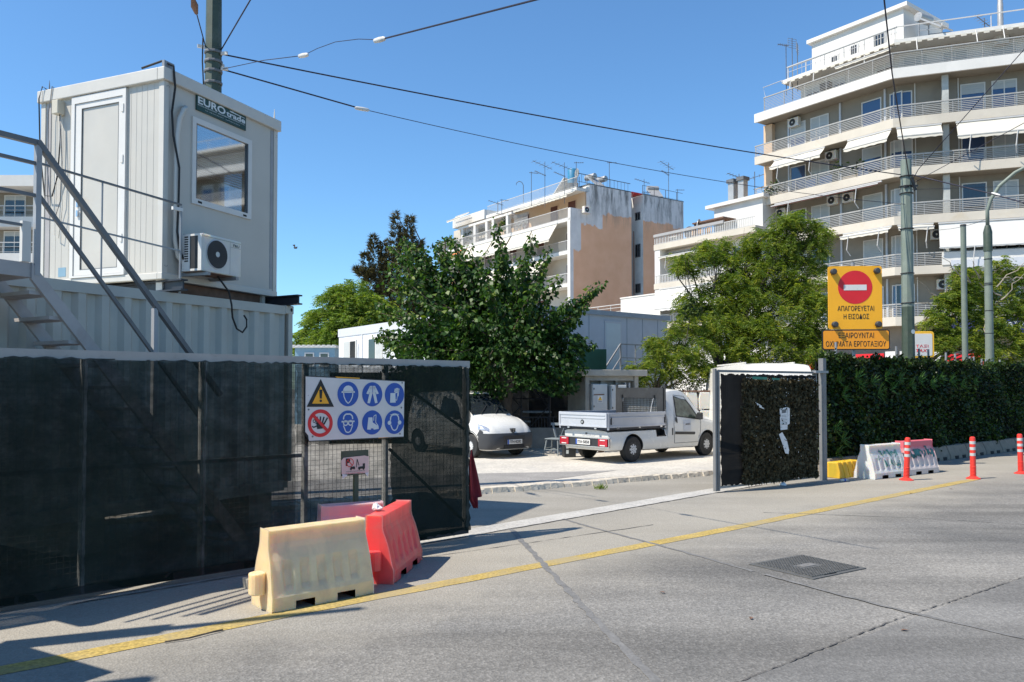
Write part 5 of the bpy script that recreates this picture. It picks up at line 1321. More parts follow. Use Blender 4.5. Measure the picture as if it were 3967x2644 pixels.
# stack of plastic blocks
pos = [(0.0, 1.17, 'w'), (0.42, 1.17, 'w'), (0.84, 1.17, 'w'), (0.02, 0.60, 'w'), (0.44, 0.60, 'w'), (0.86, 0.60, 'y'), (0.03, 0.03, 'w'), (0.46, 0.03, 'w'), (0.89, 0.03, 'w')]
nm_ = ['beside the pickup bonnet', 'middle', 'closest to the gate leaf']
rown = ['upper', 'second', 'lowest']
for k, (x, z, c) in enumerate(pos):
    lb = ('yellow plastic block stacked beyond the pickup bonnet' if c == 'y' else 'white plastic block, %s in the %s row of the stack' % (nm_[k % 3], rown[k // 3]))
    o = MB().prism_y([(0.01, 0), (0.39, 0), (0.40, 0.30), (0.36, 0.53), (0.04, 0.53), (0.0, 0.30)], 0, 0.9).build('barrier_block', M['plastic_yellow'] if c == 'y' else M['plastic_white'], None, loc=(5.5 + x, 25.2, z + 0.08), az=4, bevel=0.02)
    tag(o, lb, 'barrier block', 'plastic blocks stacked beyond the pickup')
tag(MB().box(0, 1.2, 0, 0.8, 0, 0.05).build('plank', M['rust'], None, loc=(5.55, 25.2, 1.79), az=4), 'brown board lying on the stacked plastic blocks', 'board')

# off-frame posts whose shadows cross the pavement at left
for (x, y, h, r, lb) in ((-6.3, 5.05, 7.35, 0.07, 'tall post with a panel casting a long shadow by the netted gate'), (-6.9, 3.55, 6.6, 0.10, 'tall plain post casting a long shadow over the yellow line')):
    t = thing('sign_post', lb, 'post', (x, y, 0))
    MB().lathe([(r, 0), (r * 0.8, h)], 10).build('shaft', M['galvanised'], t)
    if h > 7: MB().box(-0.02, 0.02, -0.13, 0.13, 3.6, 5.2).build('panel', M['sign_white'], t)
t = thing('shadow_block', 'broad unseen block added to cast a wedge shadow on the yellow line', 'unseen block', (-5.15, 4.75, 0), 60)  # unseen block, added only to throw the wedge shadow
MB().box(-0.3, 0.3, -0.5, 0.5, 0, 2.5).build('body', M['grey_paint'], t)
MB().box(-0.36, 0.36, -0.56, 0.56, 2.5, 2.62).build('cap', M['grey_paint'], t)
tag(MB().lathe([(0.01, -0.1), (0.05, -0.05), (0.05, 0.05), (0.01, 0.1)], 8, (0, 0, 0), 'x').add([(0, 0, 0), (0.06, 0.28, 0.12), (-0.08, 0.28, 0.10), (-0.02, 0, 0), (0.06, -0.28, 0.12), (-0.08, -0.28, 0.1)], [(0, 1, 2), (3, 5, 4)]).build('bird', M['black_plastic'], None, loc=pt(679, 570, 40)), 'tiny dark bird flying in the blue sky', 'bird')
# ================================================================== vehicles
def crom(P, t):
    n = len(P) - 1
    i = min(int(t), n - 1); u = t - i
    p0, p1, p2, p3 = P[max(i - 1, 0)], P[i], P[i + 1], P[min(i + 2, n)]
    return 0.5 * ((2 * p1) + (-p0 + p2) * u + (2 * p0 - 5 * p1 + 4 * p2 - p3) * u * u + (-p0 + 3 * p1 - 3 * p2 + p3) * u ** 3)

class Loft:
    """car shell: stations (x, z bottom, z belt, z top, half width sill, belt, top)"""
    def __init__(s, st, k=4):
        P = [np.array(q, float) for q in st]
        s.st = [crom(P, i / k) for i in range((len(P) - 1) * k + 1)]
    def half(s, q):
        x, zb, zl, zt, wb, wl, wt = q
        return [(wb * 0.86, zb), (wb * 0.97, zb + 0.03), (wb, zb + 0.10), (wl, lin(zb, zl, 0.55)), (wl - 0.004, lin(zb, zl, 0.85)), (wl - 0.02, zl), (lin(wl - 0.02, wt, 0.42), lin(zl, zt, 0.45)), (lin(wl - 0.02, wt, 0.82), lin(zl, zt, 0.82)), (wt - 0.02, zt - 0.035), (wt * 0.86, zt - 0.008), (wt * 0.5, zt + 0.012), (0, zt + 0.018)]
    def mesh(s):
        v = []; f = []
        for q in s.st:
            h = s.half(q)
            v += [(q[0], -y, z) for y, z in h] + [(q[0], y, z) for y, z in reversed(h[:-1])]
        n = 2 * len(s.half(s.st[0])) - 1
        for i in range(len(s.st) - 1):
            for k in range(n):
                k2 = (k + 1) % n
                f.append((i * n + k, (i + 1) * n + k, (i + 1) * n + k2, i * n + k2))
        f.append(tuple(range(n))); f.append(tuple(reversed(range((len(s.st) - 1) * n, len(s.st) * n))))
        return MB().add(v, [tuple(reversed(q)) for q in f] if s.st[0][0] < s.st[-1][0] else f)
    def q(s, x):
        a = sorted(s.st, key=lambda t: t[0])
        for q0, q1 in zip(a[:-1], a[1:]):
            if q0[0] <= x <= q1[0]: return lin(q0, q1, (x - q0[0]) / (q1[0] - q0[0] + 1e-9))
        return a[0] if x < a[0][0] else a[-1]
    def y(s, x, z):
        h = s.half(s.q(x))
        for (y0, z0), (y1, z1) in zip(h[:-1], h[1:]):
            if z0 <= z <= z1: return lin(y0, y1, (z - z0) / (z1 - z0 + 1e-9))
        return h[0][0] if z < h[0][1] else h[-2][0]
    def patch(s, poly, side=-1, off=0.008, n=6):
        """polygon in (x, z) laid onto the car's side; filled in rows so that it follows the curve"""
        zs = [p[1] for p in poly]; z0, z1 = min(zs), max(zs)
        v = []; f = []
        for r in range(n + 1):
            z = lin(z0 + 1e-4, z1 - 1e-4, r / n); xs = []
            for (xa, za), (xb, zb) in zip(poly, poly[1:] + poly[:1]):
                if (za - z) * (zb - z) <= 0 and abs(za - zb) > 1e-9: xs.append(lin(xa, xb, (z - za) / (zb - za)))
            xa, xb = min(xs), max(xs)
            for c in range(9):
                x = lin(xa, xb, c / 8); v.append((x, side * (s.y(x, z) + off), z))
        for r in range(n):
            for c in range(8):
                a = r * 9 + c; q = (a, a + 1, a + 10, a + 9); f.append(q if side < 0 else tuple(reversed(q)))
        return MB().add(v, f)

def wheel(parent, x, y, r, side, w=0.19, spokes=8, hub=None):
    yo = y + side * w / 2
    pr = [(r * 0.66, -w / 2), (r * 0.93, -w / 2), (r, -w / 2 + 0.03), (r, w / 2 - 0.03), (r * 0.93, w / 2), (r * 0.66, w / 2)]
    t = MB().lathe(pr, 36, (x, y, r), 'y').build('wheel', M['black_rubber'], parent, smooth=35)
    rr = r * 0.69
    rim = MB().lathe([(0.02, side * 0.004), (rr * 0.3, side * 0.004), (rr * 0.9, -side * 0.004), (rr, -side * 0.03), (rr, -side * 0.06), (0.02, -side * 0.06)] if side > 0 else [(0.02, 0.06), (rr, 0.06), (rr, 0.03), (rr * 0.9, 0.004), (rr * 0.3, -0.004), (0.02, -0.004)], 32, (x, yo, r), 'y')
    rim = rim.build('rim', hub or M['silver_paint'], t, smooth=35)
    mb = MB()
    for k in range(spokes):
        a0, a1 = 360 * (k + 0.17) / spokes, 360 * (k + 0.83) / spokes
        p = [(x + rad * math.cos(R_(a)), r + rad * math.sin(R_(a))) for rad, a in ((rr * 0.42, a0 + 8), (rr * 0.86, a0), (rr * 0.88, (a0 + a1) / 2), (rr * 0.86, a1), (rr * 0.42, a1 - 8))]
        if side > 0: p = list(reversed(p))
        yy = yo + side * 0.007
        mb.add([(px, yy, pz) for px, pz in p], [tuple(range(len(p)))])
    for k in range(5):
        a = R_(k * 72); p = circ(x + 0.05 * math.cos(a), r + 0.05 * math.sin(a), 0.011, 8)
        mb.add([(px, yo + side * 0.008, pz) for px, pz in (p if side < 0 else reversed(p))], [tuple(range(8))])
    mb.build('rim_opening', M['black_plastic'], t)
    return t

def arches(body, lst, r, W=0.3, ymax=1.0):
    for x, z in lst:
        for s in (-1, 1):
            c = MB().lathe([(r, 0), (r, W + 0.3)] , 30, (x, s * (ymax - W) if s > 0 else -(ymax - W) - W - 0.3, z), 'y')
            boolcut(body, c, 1)

def plate(parent, txt, cx, z, y, w=0.50, h=0.115, Mx=None):
    b = MB().box(cx - w / 2, cx + w / 2, y - 0.004, y + 0.004, z - h / 2, z + h / 2)
    if Mx is not None: b.v = [tuple(Mx @ Vector(p)) for p in b.v]
    p = b.build('number_plate', M['white_paint'], parent)
    b = MB().box(cx - w / 2, cx - w / 2 + 0.045, y - 0.006, y - 0.0045, z - h / 2, z + h / 2)
    if Mx is not None: b.v = [tuple(Mx @ Vector(q)) for q in b.v]
    b.build('blue_band', M['sign_blue'], p)
    text('plate_text', txt, M['sign_black'], p, cx + 0.02, y - 0.0065, z - 0.037, 0.075, 0.40, bold=0.03, M=Mx)
    return p

# ------------------------------------------------------------------ pickup
pk = thing('pickup_truck', 'white pickup truck with silver drop side tray parked in the yard', 'pickup truck', (2.48, 20.47, 0.08), 39.7)
cabst = [(1.33, 0.27, 1.02, 1.70, 0.83, 0.855, 0.64), (1.42, 0.26, 1.02, 1.755, 0.835, 0.86, 0.655), (1.7, 0.26, 1.02, 1.80, 0.84, 0.865, 0.66), (2.05, 0.26, 1.01, 1.80, 0.84, 0.865, 0.655), (2.3, 0.26, 1.0, 1.72, 0.84, 0.865, 0.645), (2.55, 0.26, 0.99, 1.52, 0.84, 0.865, 0.65), (2.8, 0.26, 0.97, 1.27, 0.84, 0.865, 0.68), (2.98, 0.26, 0.95, 1.125, 0.84, 0.865, 0.70), (3.25, 0.25, 0.92, 1.06, 0.84, 0.86, 0.66), (3.5, 0.24, 0.84, 0.97, 0.82, 0.835, 0.60), (3.68, 0.25, 0.74, 0.84, 0.74, 0.76, 0.5), (3.78, 0.30, 0.60, 0.66, 0.60, 0.62, 0.42)]
LC = Loft(cabst)
body = LC.mesh().build('cab', [M['car_white'], M['dark_gap']], pk)
arches(body, [(2.98, 0.33)], 0.375, 0.32, 0.9)
def smooth_(o, a=38):
    o.data.polygons.foreach_set('use_smooth', [True] * len(o.data.polygons)); o.data.set_sharp_from_angle(angle=R_(a))
smooth_(body)
LR = Loft([(-0.82, 0.33, 0.62, 0.79, 0.74, 0.77, 0.77), (-0.74, 0.30, 0.62, 0.80, 0.80, 0.82, 0.80), (-0.4, 0.29, 0.62, 0.80, 0.83, 0.845, 0.81), (0.4, 0.27, 0.62, 0.80, 0.835, 0.85, 0.81), (1.0, 0.26, 0.62, 0.80, 0.835, 0.855, 0.80), (1.325, 0.265, 0.62, 0.80, 0.835, 0.855, 0.78)])
rb = LR.mesh().build('rear_body', [M['car_white'], M['dark_gap']], pk)
arches(rb, [(0, 0.33)], 0.375, 0.32, 0.9)
boolcut(rb, MB().box(0.90, 1.25, -1.0, -0.66, 0.60, 0.9), 1)
smooth_(rb)
MB().box(0.93, 1.27, -0.845, -0.68, 0.60, 0.628).build('step', M['black_plastic'], pk)
for x in (0.0, 2.98):
    wheel(pk, x, -0.745, 0.32, -1); wheel(pk, x, 0.745, 0.32, 1)
# door
dp = [(1.60, 0.40), (2.62, 0.40), (2.66, 0.62), (2.70, 0.98), (2.42, 1.36), (2.16, 1.62), (1.72, 1.66), (1.66, 1.3), (1.56, 0.9)]
mb = MB()
for side in (-1, 1):
    pts = [Vector((x, side * (LC.y(x, z) + 0.004), z)) for x, z in [q for a, b in zip(dp, dp[1:] + dp[:1]) for q in [(lin(a[0], b[0], t / 4), lin(a[1], b[1], t / 4)) for t in range(4)]]]
    mb.tube(pts + [pts[0]], 0.006, 5, False)
dr = mb.build('door', M['rail_grey'], pk)
wpoly = [(1.70, 1.08), (2.62, 1.02), (2.34, 1.38), (2.12, 1.585), (1.75, 1.60)]
for side in (-1, 1):
    b_ = LC.patch([(1.665, 1.05), (2.70, 0.985), (2.38, 1.41), (2.14, 1.625), (1.72, 1.635)], side, 0.004).build('window_frame', M['black_rubber'], dr)
    LC.patch(wpoly, side, 0.009).build('side_window', M['glass_side_painted'], b_)
LC.patch([(1.72, 1.06 + 0.03), (1.95, 1.08), (2.0, 1.25), (1.85, 1.5), (1.76, 1.5)], -1, 0.0115).build('window_reflection', M['glass_blue'], dr) if False else None
LC.patch([(1.60, 0.615), (2.42, 0.60), (2.45, 0.655), (2.40, 0.69), (1.60, 0.705)], -1, 0.012, 3).build('side_moulding', M['black_plastic'], dr)
LC.patch([(1.63, 0.93), (1.70, 0.92), (1.715, 1.0), (1.70, 1.08), (1.64, 1.08), (1.62, 1.0)], -1, 0.012, 3).build('door_handle', M['black_plastic'], dr)
LC.patch([(1.95, 0.70), (2.27, 0.70), (2.27, 1.0), (1.95, 1.0)], -1, 0.006, 3).build('door_sticker', M['prefab_trim'], dr)
def side_text(s, xc, z, h, w, par):
    yy = -(LC.y(xc, z) + 0.013)
    return text('lettering', s, M['sign_black'], par, xc, yy, z, h, w, bold=0.02)
side_text('AVAX', 2.13, 0.86, 0.05, 0.20, dr)
LC.patch([(1.48, 0.62), (1.53, 0.62), (1.53, 0.80), (1.48, 0.80)], -1, 0.006, 2).build('small_print', M['grey_plastic'], pk)
MB().prism_x([(-1.05, 1.0), (-0.86, 1.02), (-0.86, 1.10), (-0.93, 1.20), (-1.05, 1.18)], 2.46, 2.56).build('wing_mirror', M['black_plastic'], pk, bevel=0.02)
ws = MB(); rows = []
for x, z, w in ((2.94, 1.155, 0.62), (2.80, 1.292, 0.61), (2.55, 1.545, 0.585), (2.34, 1.715, 0.575)):
    rows += [(x + 0.012, lin(-w, w, c / 6), z + 0.016 - 0.012 * abs(c - 3) / 3) for c in range(7)]
ws.add(rows, [(r * 7 + c, r * 7 + c + 1, (r + 1) * 7 + c + 1, (r + 1) * 7 + c) for r in range(3) for c in range(6)]).build('windscreen', M['glass_car'], pk)
LC.patch([(3.42, 0.60), (3.60, 0.66), (3.60, 0.86), (3.44, 0.90)], -1, 0.006, 4).build('headlight', M['lamp_clear'], pk)
LC.patch([(3.40, 0.28), (3.74, 0.33), (3.72, 0.50), (3.42, 0.50)], -1, 0.008, 3).build('bumper', M['grey_plastic'], pk)
# tray
TX0, TX1 = -0.93, 1.25
MB().box(TX0 + 0.02, TX1, -0.83, 0.83, 0.815, 0.862).build('tray_floor', M['black_steel'], pk)
def panel(nm, side):
    mb = MB()
    y0 = side * 0.845
    o0, o1 = (y0 - 0.012, y0 + 0.012)
    mb.box(TX0 + 0.06, TX1 - 0.04, o0, o1, 0.88, 1.24)
    s = side * 0.010
    for z0, z1 in ((1.17, 1.24), (0.88, 0.92), (1.10, 1.125)):
        a, b = sorted((y0 + side * 0.012, y0 + side * 0.030)); mb.box(TX0 + 0.06, TX1 - 0.04, a, b, z0, z1)
    p = mb.build(nm, M['tray_metal'], pk, bevel=0.004)
    a, b = sorted((y0 + side * 0.012, y0 + side * 0.034))
    for x in (TX0 + 0.09, TX1 - 0.075): MB().box(x, x + 0.035, a, b, 0.95, 1.13).build('latch', M['black_plastic'], p)
    for x in (TX0 + 0.3, TX0 + 1.1, TX1 - 0.25): MB().box(x, x + 0.07, a, b, 0.845, 0.88).build('hinge', M['chrome'], p)
for s_ in (-1, 1): panel('side_panel', s_)
mb = MB().box(TX0 - 0.012, TX0 + 0.012, -0.84, 0.84, 0.88, 1.24).box(TX0 - 0.03, TX0 - 0.012, -0.84, 0.84, 1.17, 1.24).box(TX0 - 0.03, TX0 - 0.012, -0.84, 0.84, 0.88, 0.92).box(TX0 - 0.026, TX0 - 0.012, -0.78, 0.78, 1.09, 1.12)
for y in (-0.84, 0.80): mb.box(TX0 - 0.03, TX0 - 0.012, y, y + 0.04, 0.92, 1.17)
tg = mb.build('tailgate', M['tray_metal'], pk, bevel=0.004)
emb = MB().lathe([(0.055, -0.006), (0.062, 0.0), (0.045, 0.004)], 20, (TX0 - 0.014, 0.0, 1.0), 'x').build('round_emblem', M['black_plastic'], tg)
MB().lathe([(0.036, -0.012), (0.036, -0.007)], 4, (TX0 - 0.014, 0.0, 1.0), 'x').build('emblem_shield', M['chrome'], emb)
for y in (-0.5, 0.45): MB().box(TX0 - 0.03, TX0 + 0.0, y, y + 0.07, 0.835, 0.87).build('hinge', M['chrome'], tg)
for y in (-0.86, 0.82): MB().box(TX1 - 0.04, TX1, y, y + 0.04, 0.82, 1.30).box(TX0 + 0.015, TX0 + 0.055, y, y + 0.04, 0.82, 1.245).build('corner_stake', M['tray_metal'], pk)
hb = MB()
HX = 1.17
for y0, y1 in ((-0.82, -0.60), (0.60, 0.82)): hb.prism_x([(y0, 0.86), (y1, 0.86), (y1, 1.85), (y0, 1.85)], HX, HX + 0.03)
hb.box(HX, HX + 0.03, -0.60, 0.60, 1.58, 1.85).box(HX, HX + 0.03, -0.6, 0.6, 0.86, 1.12)
hb.box(HX + 0.03, HX + 0.07, -0.86, -0.80, 0.86, 1.93).box(HX + 0.03, HX + 0.07, 0.80, 0.86, 0.86, 1.93)
hbo = hb.build('headboard', M['headboard'], pk)
mb = MB()
for k in range(25): mb.box(HX + 0.008, HX + 0.020, -0.6 + k * 0.05 - 0.006, -0.6 + k * 0.05 + 0.006, 1.12, 1.58)
for k in range(10): mb.box(HX + 0.007, HX + 0.019, -0.6, 0.6, 1.12 + k * 0.05 - 0.006, 1.12 + k * 0.05 + 0.006)
mb.build('headboard_mesh', M['headboard'], hbo)
for q_ in (-0.56, 0.56): MB().box(HX - 0.03, HX, q_, q_ + 0.06, 1.58, 1.66).build('hook', M['sign_black'], hbo)
MB().tube([(HX - 0.02, -0.53, 1.6), (HX - 0.03, -0.47, 1.4), (HX - 0.05, -0.40, 1.0)], 0.008, 6).build('rope', M['paper'], hbo)
# tail bar
mb = MB().box(-0.90, -0.86, -0.86, 0.86, 0.40, 0.62)
tb = mb.build('light_bar', M['black_plastic'], pk)
MB().box(-0.915, -0.90, -0.87, 0.87, 0.605, 0.625).box(-0.915, -0.90, -0.87, 0.87, 0.39, 0.41).box(-0.915, -0.86, -0.875, -0.86, 0.39, 0.625).box(-0.915, -0.86, 0.86, 0.875, 0.39, 0.625).build('bar_trim', M['chrome'], tb)
for y in (-0.83, 0.52):
    l_ = MB().box(-0.93, -0.90, y, y + 0.31, 0.415, 0.60).build('tail_light', M['lamp_red'], tb, bevel=0.012)
    MB().box(-0.936, -0.931, y + 0.07, y + 0.24, 0.43, 0.455).box(-0.936, -0.931, y + 0.07, y + 0.24, 0.56, 0.585).build('reversing_lens', M['sign_white'], l_)
Mr = Matrix.Rotation(R_(-90), 4, 'Z')
# a frame whose -y faces backwards (-x of the truck)
plate(tb, 'IYA·5858', 0.0, 0.505, -0.925, 0.50, 0.13, Mx=Mr)
MB().box(-0.84, -0.82, -0.05, 0.0, 0.70, 0.73).build('lock', M['sign_black'], pk)
text('embossed_lettering', 'DOBLO', M['prefab_trim'], pk, 0.1, -0.832, 0.66, 0.05, 0.42, bold=0.0, M=Mr)
MB().tube([(-0.6, -0.4, 0.28), (-0.78, -0.4, 0.27)], 0.025, 8).build('exhaust', M['rust'], pk)

# ------------------------------------------------------------------ small white van at left
vn = thing('parked_van', 'small white van with dark grey bumper parked facing the gate', 'van', (-0.47, 21.58, 0.08), -50)
bst = [(-3.05, 0.30, 1.0, 1.60, 0.78, 0.80, 0.62), (-2.95, 0.25, 1.0, 1.70, 0.82, 0.84, 0.66), (-2.3, 0.22, 1.0, 1.74, 0.83, 0.85, 0.67), (-1.3, 0.22, 0.99, 1.74, 0.83, 0.85, 0.66), (-0.95, 0.22, 0.98, 1.68, 0.83, 0.85, 0.65), (-0.65, 0.22, 0.96, 1.50, 0.83, 0.85, 0.655), (-0.35, 0.22, 0.94, 1.26, 0.83, 0.85, 0.68), (-0.12, 0.22, 0.92, 1.115, 0.83, 0.85, 0.69), (0.2, 0.21, 0.88, 1.05, 0.83, 0.845, 0.64), (0.48, 0.20, 0.80, 0.95, 0.80, 0.815, 0.58), (0.68, 0.22, 0.66, 0.80, 0.72, 0.73, 0.5), (0.78, 0.28, 0.52, 0.62, 0.58, 0.60, 0.42)]
LB = Loft(bst)
vb = LB.mesh().build('body', [M['car_white'], M['dark_gap']], vn)
arches(vb, [(0, 0.32), (-2.50, 0.32)], 0.365, 0.32, 0.9)
smooth_(vb)
for x in (0.0, -2.50):
    wheel(vn, x, -0.735, 0.315, -1, spokes=14); wheel(vn, x, 0.735, 0.315, 1, spokes=14)
ws = MB(); rows = []
for x, z, w in ((-0.15, 1.135, 0.66), (-0.35, 1.272, 0.645), (-0.65, 1.515, 0.615), (-0.90, 1.665, 0.60)):
    rows += [(x + 0.012, lin(-w, w, c / 6), z + 0.016 - 0.012 * abs(c - 3) / 3) for c in range(7)]
ws.add(rows, [(r * 7 + c, r * 7 + c + 1, (r + 1) * 7 + c + 1, (r + 1) * 7 + c) for r in range(3) for c in range(6)]).build('windscreen', M['glass_dark'], vn)
LB.patch([(-1.45, 1.04), (-0.42, 1.0), (-0.72, 1.40), (-0.98, 1.60), (-1.42, 1.62)], -1, 0.006).build('side_window', M['glass_dark'], vn)
LB.patch([(-1.45, 1.04), (-0.42, 1.0), (-0.72, 1.40), (-0.98, 1.60), (-1.42, 1.62)], 1, 0.006).build('side_window', M['glass_dark'], vn)
MB().prism_x([(-1.03, 1.0), (-0.86, 1.0), (-0.86, 1.12), (-0.92, 1.18), (-1.03, 1.16)], -0.5, -0.40).build('wing_mirror', M['black_plastic'], vn, bevel=0.02)
# bumper: the lower front, dark plastic, wrapped over the nose
def nose(z0, z1, x_edge, off, nz=6, ny=16, wmax=1.0):
    v = []; f = []
    for r in range(nz + 1):
        z = lin(z0, z1, r / nz)
        # contour of the nose at this height, from right wheel arch round to the left one
        xs = [lin(x_edge, 0.79, c / 24) for c in range(25)]
        right = []
        for x in xs:
            q = LB.q(x); top = q[3] + 0.018
            if z < q[1] or z > top: break
            right.append((x + off * 0.4, LB.y(x, z) + off))
        xe = right[-1][0]
        pts = [(x, -y) for x, y in right] + [(xe + off, -right[-1][1] * 0.55), (xe + off * 1.2, 0), (xe + off, right[-1][1] * 0.55)] + [(x, y) for x, y in reversed(right)]
        # resample by length
        L = [0]
        for a, b in zip(pts[:-1], pts[1:]): L.append(L[-1] + math.hypot(b[0] - a[0], b[1] - a[1]))
        for c in range(ny * 2 + 1):
            t = L[-1] * c / (ny * 2); i = max(0, min(len(L) - 2, next((k for k in range(len(L) - 1) if L[k + 1] >= t), len(L) - 2)))
            u = (t - L[i]) / max(1e-6, L[i + 1] - L[i]); a, b = pts[i], pts[i + 1]
            v.append((lin(a[0], b[0], u), lin(a[1], b[1], u), z))
    m = ny * 2 + 1
    for r in range(nz):
        for c in range(m - 1):
            a = r * m + c; f.append((a, a + 1, a + m + 1, a + m))
    return MB().add(v, f)
nose(0.24, 0.66, 0.36, 0.02).build('bumper', M['grey_plastic'], vn, smooth=50)
LB.patch([(0.30, 0.60), (0.50, 0.60), (0.53, 0.72), (0.42, 0.76)], -1, 0.012, 3).build('bumper_corner', M['grey_plastic'], vn)
LB.patch([(0.30, 0.60), (0.50, 0.60), (0.53, 0.72), (0.42, 0.76)], 1, 0.012, 3).build('bumper_corner', M['grey_plastic'], vn)
for s_ in (-1, 1):
    hl = LB.patch([(0.36, 0.74), (0.56, 0.72), (0.66, 0.70), (0.60, 0.80), (0.42, 0.88), (0.28, 0.90)], s_, 0.010, 5).build('headlight', M['lamp_clear'], vn, smooth=True)
# front, facing +x: use a frame whose -y is the van's forward direction
Mf = Matrix.Rotation(R_(90), 4, 'Z')
fx0 = -0.83
mb = MB().prism_y([(-0.34, 0.46), (0.34, 0.46), (0.36, 0.60), (-0.36, 0.60)], -0.838, -0.80); mb.v = [tuple(Mf @ Vector(p)) for p in mb.v]
mb.build('grille', M['black_plastic'], vn)
mb = MB().box(-0.34, 0.34, -0.842, -0.80, 0.27, 0.35); mb.v = [tuple(Mf @ Vector(p)) for p in mb.v]
mb.build('lower_grille', M['dark_gap'], vn)
plate(vn, 'ITN·8282', 0.0, 0.435, -0.85, 0.50, 0.115, Mx=Mf)
em = [(-0.06, 0.70), (0, 0.66), (0.06, 0.70), (0.065, 0.78), (-0.065, 0.78)]
mb = MB().prism_y(em, -0.80, -0.62); mb.v = [tuple(Mf @ Vector(p)) for p in mb.v]
eo = mb.build('emblem', M['black_plastic'], vn)
mb = MB().flat(stroke([(-0.03, 0.76), (0.0, 0.745), (0.03, 0.765)], 0.014) + stroke([(0, 0.745), (-0.005, 0.70), (-0.025, 0.685)], 0.012) + stroke([(-0.003, 0.71), (0.025, 0.695)], 0.01), -0.802); mb.v = [tuple(Mf @ Vector(p)) for p in mb.v]
mb.build('emblem_beast', M['chrome'], eo)
MB().lathe([(0.0, 0.0), (0.17, 0.01), (0.18, 0.0), (0.17, -0.01)], 18, (-0.75, 0.35, 1.02), 'x').build('steering_wheel', M['black_plastic'], vn)

# ------------------------------------------------------------------ white panel van whose roof shows over the right gate
v2 = thing('panel_van', 'white van with only its roof showing above the camouflage gate leaf', 'van', (7.2, 23.6, 0.0), -90)
pst = [(-2.2, 0.35, 1.2, 2.45, 0.90, 0.95, 0.82), (-2.1, 0.3, 1.2, 2.55, 0.93, 0.96, 0.85), (0.5, 0.3, 1.2, 2.60, 0.93, 0.96, 0.86), (1.9, 0.3, 1.2, 2.58, 0.93, 0.96, 0.84), (2.3, 0.3, 1.2, 2.50, 0.93, 0.96, 0.80), (2.6, 0.3, 1.15, 2.2, 0.93, 0.95, 0.78), (3.0, 0.3, 1.1, 1.6, 0.92, 0.94, 0.78), (3.2, 0.3, 1.0, 1.25, 0.90, 0.92, 0.75), (3.7, 0.3, 0.9, 1.05, 0.85, 0.86, 0.6), (3.85, 0.35, 0.7, 0.8, 0.7, 0.72, 0.5)]
LV = Loft(pst)
b2 = LV.mesh().build('body', M['car_white'], v2, smooth=38)
ws = MB(); rows = []
for x, z, w in ((3.12, 1.37, 0.72), (3.0, 1.63, 0.72), (2.8, 1.92, 0.71), (2.62, 2.2, 0.70)):
    rows += [(x + 0.02, lin(-w, w, c / 6), z + 0.02) for c in range(7)]
ws.add(rows, [(r * 7 + c, r * 7 + c + 1, (r + 1) * 7 + c + 1, (r + 1) * 7 + c) for r in range(3) for c in range(6)]).build('windscreen', M['glass_dark'], v2)
for x in (2.7, -1.3):
    wheel(v2, x, -0.88, 0.33, -1); wheel(v2, x, 0.88, 0.33, 1)
for q_ in (-0.70, 0.66): MB().box(-1.6, 1.4, q_, q_ + 0.04, 2.60, 2.645).build('roof_rail', M['car_white'], v2)

# panel gaps, fuel flap and wipers
def seam(L, par, pts, side, w=0.004, nm='panel_gap'):
    P = []
    for a, b in zip(pts[:-1], pts[1:]): P += [(lin(a[0], b[0], t / 5), lin(a[1], b[1], t / 5)) for t in range(5)]
    P.append(pts[-1])
    return MB().tube([(x, side * (L.y(x, z) + 0.001), z) for x, z in P], w, 5).build(nm, M['rail_grey'], par)
for s_ in (-1, 1):
    seam(LC, pk, [(2.86, 1.0), (3.2, 0.955), (3.5, 0.88)], s_)
    seam(LC, pk, [(2.72, 0.42), (2.70, 0.60)], s_)
    seam(LB, vn, [(-0.33, 0.94), (0.1, 0.92), (0.4, 0.86)], s_)
    seam(LB, vn, [(-0.42, 0.30), (-0.40, 0.6), (-0.36, 0.9), (-0.44, 1.0)], s_)
    seam(LB, vn, [(-1.5, 0.30), (-1.5, 1.6)], s_)
LR_f = LR.patch([(0.55, 0.60), (0.72, 0.60), (0.72, 0.74), (0.55, 0.74)], -1, 0.003, 2).build('fuel_flap', M['car_white'], pk)
for q_ in ((-0.4, 0.05), (0.1, 0.5)):
    MB().tube([(-0.10, q_[0], 1.145), (-0.42, q_[1], 1.375)], 0.009, 5).build('wiper', M['black_plastic'], vn)
LC.patch([(2.60, 0.50), (2.64, 0.50), (2.64, 0.58), (2.60, 0.58)], -1, 0.006, 2).build('side_repeater', M['lamp_clear'], pk)
for s_ in (-1, 1):
    for L_, par, x0 in ((LC, pk, 2.98), (LR, pk, 0.0), (LB, vn, 0.0)):
        c = [(x0 + 0.385 * math.cos(R_(a)), 0.33 + 0.385 * math.sin(R_(a))) for a in range(8, 173, 9)]
        MB().tube([(x, s_ * (L_.y(x, z) + 0.002), z) for x, z in c], 0.010, 5).build('arch_lip', M['car_white'] if par is pk else M['grey_plastic'], par)
# ================================================================== trees
def branch(mb, a, b, r0, r1, n=6, wob=0.06, lift=0.0):
    a, b = Vector(a), Vector(b); P = []
    for i in range(n + 1):
        t = i / n; p = a.lerp(b, t)
        p += Vector((random.uniform(-1, 1), random.uniform(-1, 1), random.uniform(-1, 1))) * wob * (b - a).length * (0 if i in (0, n) else 1) * 0.5
        p.z += lift * 4 * t * (1 - t)
        P.append(p)
    mb.tube(P, [lin(r0, r1, i / n) for i in range(n + 1)], 7)
    return P

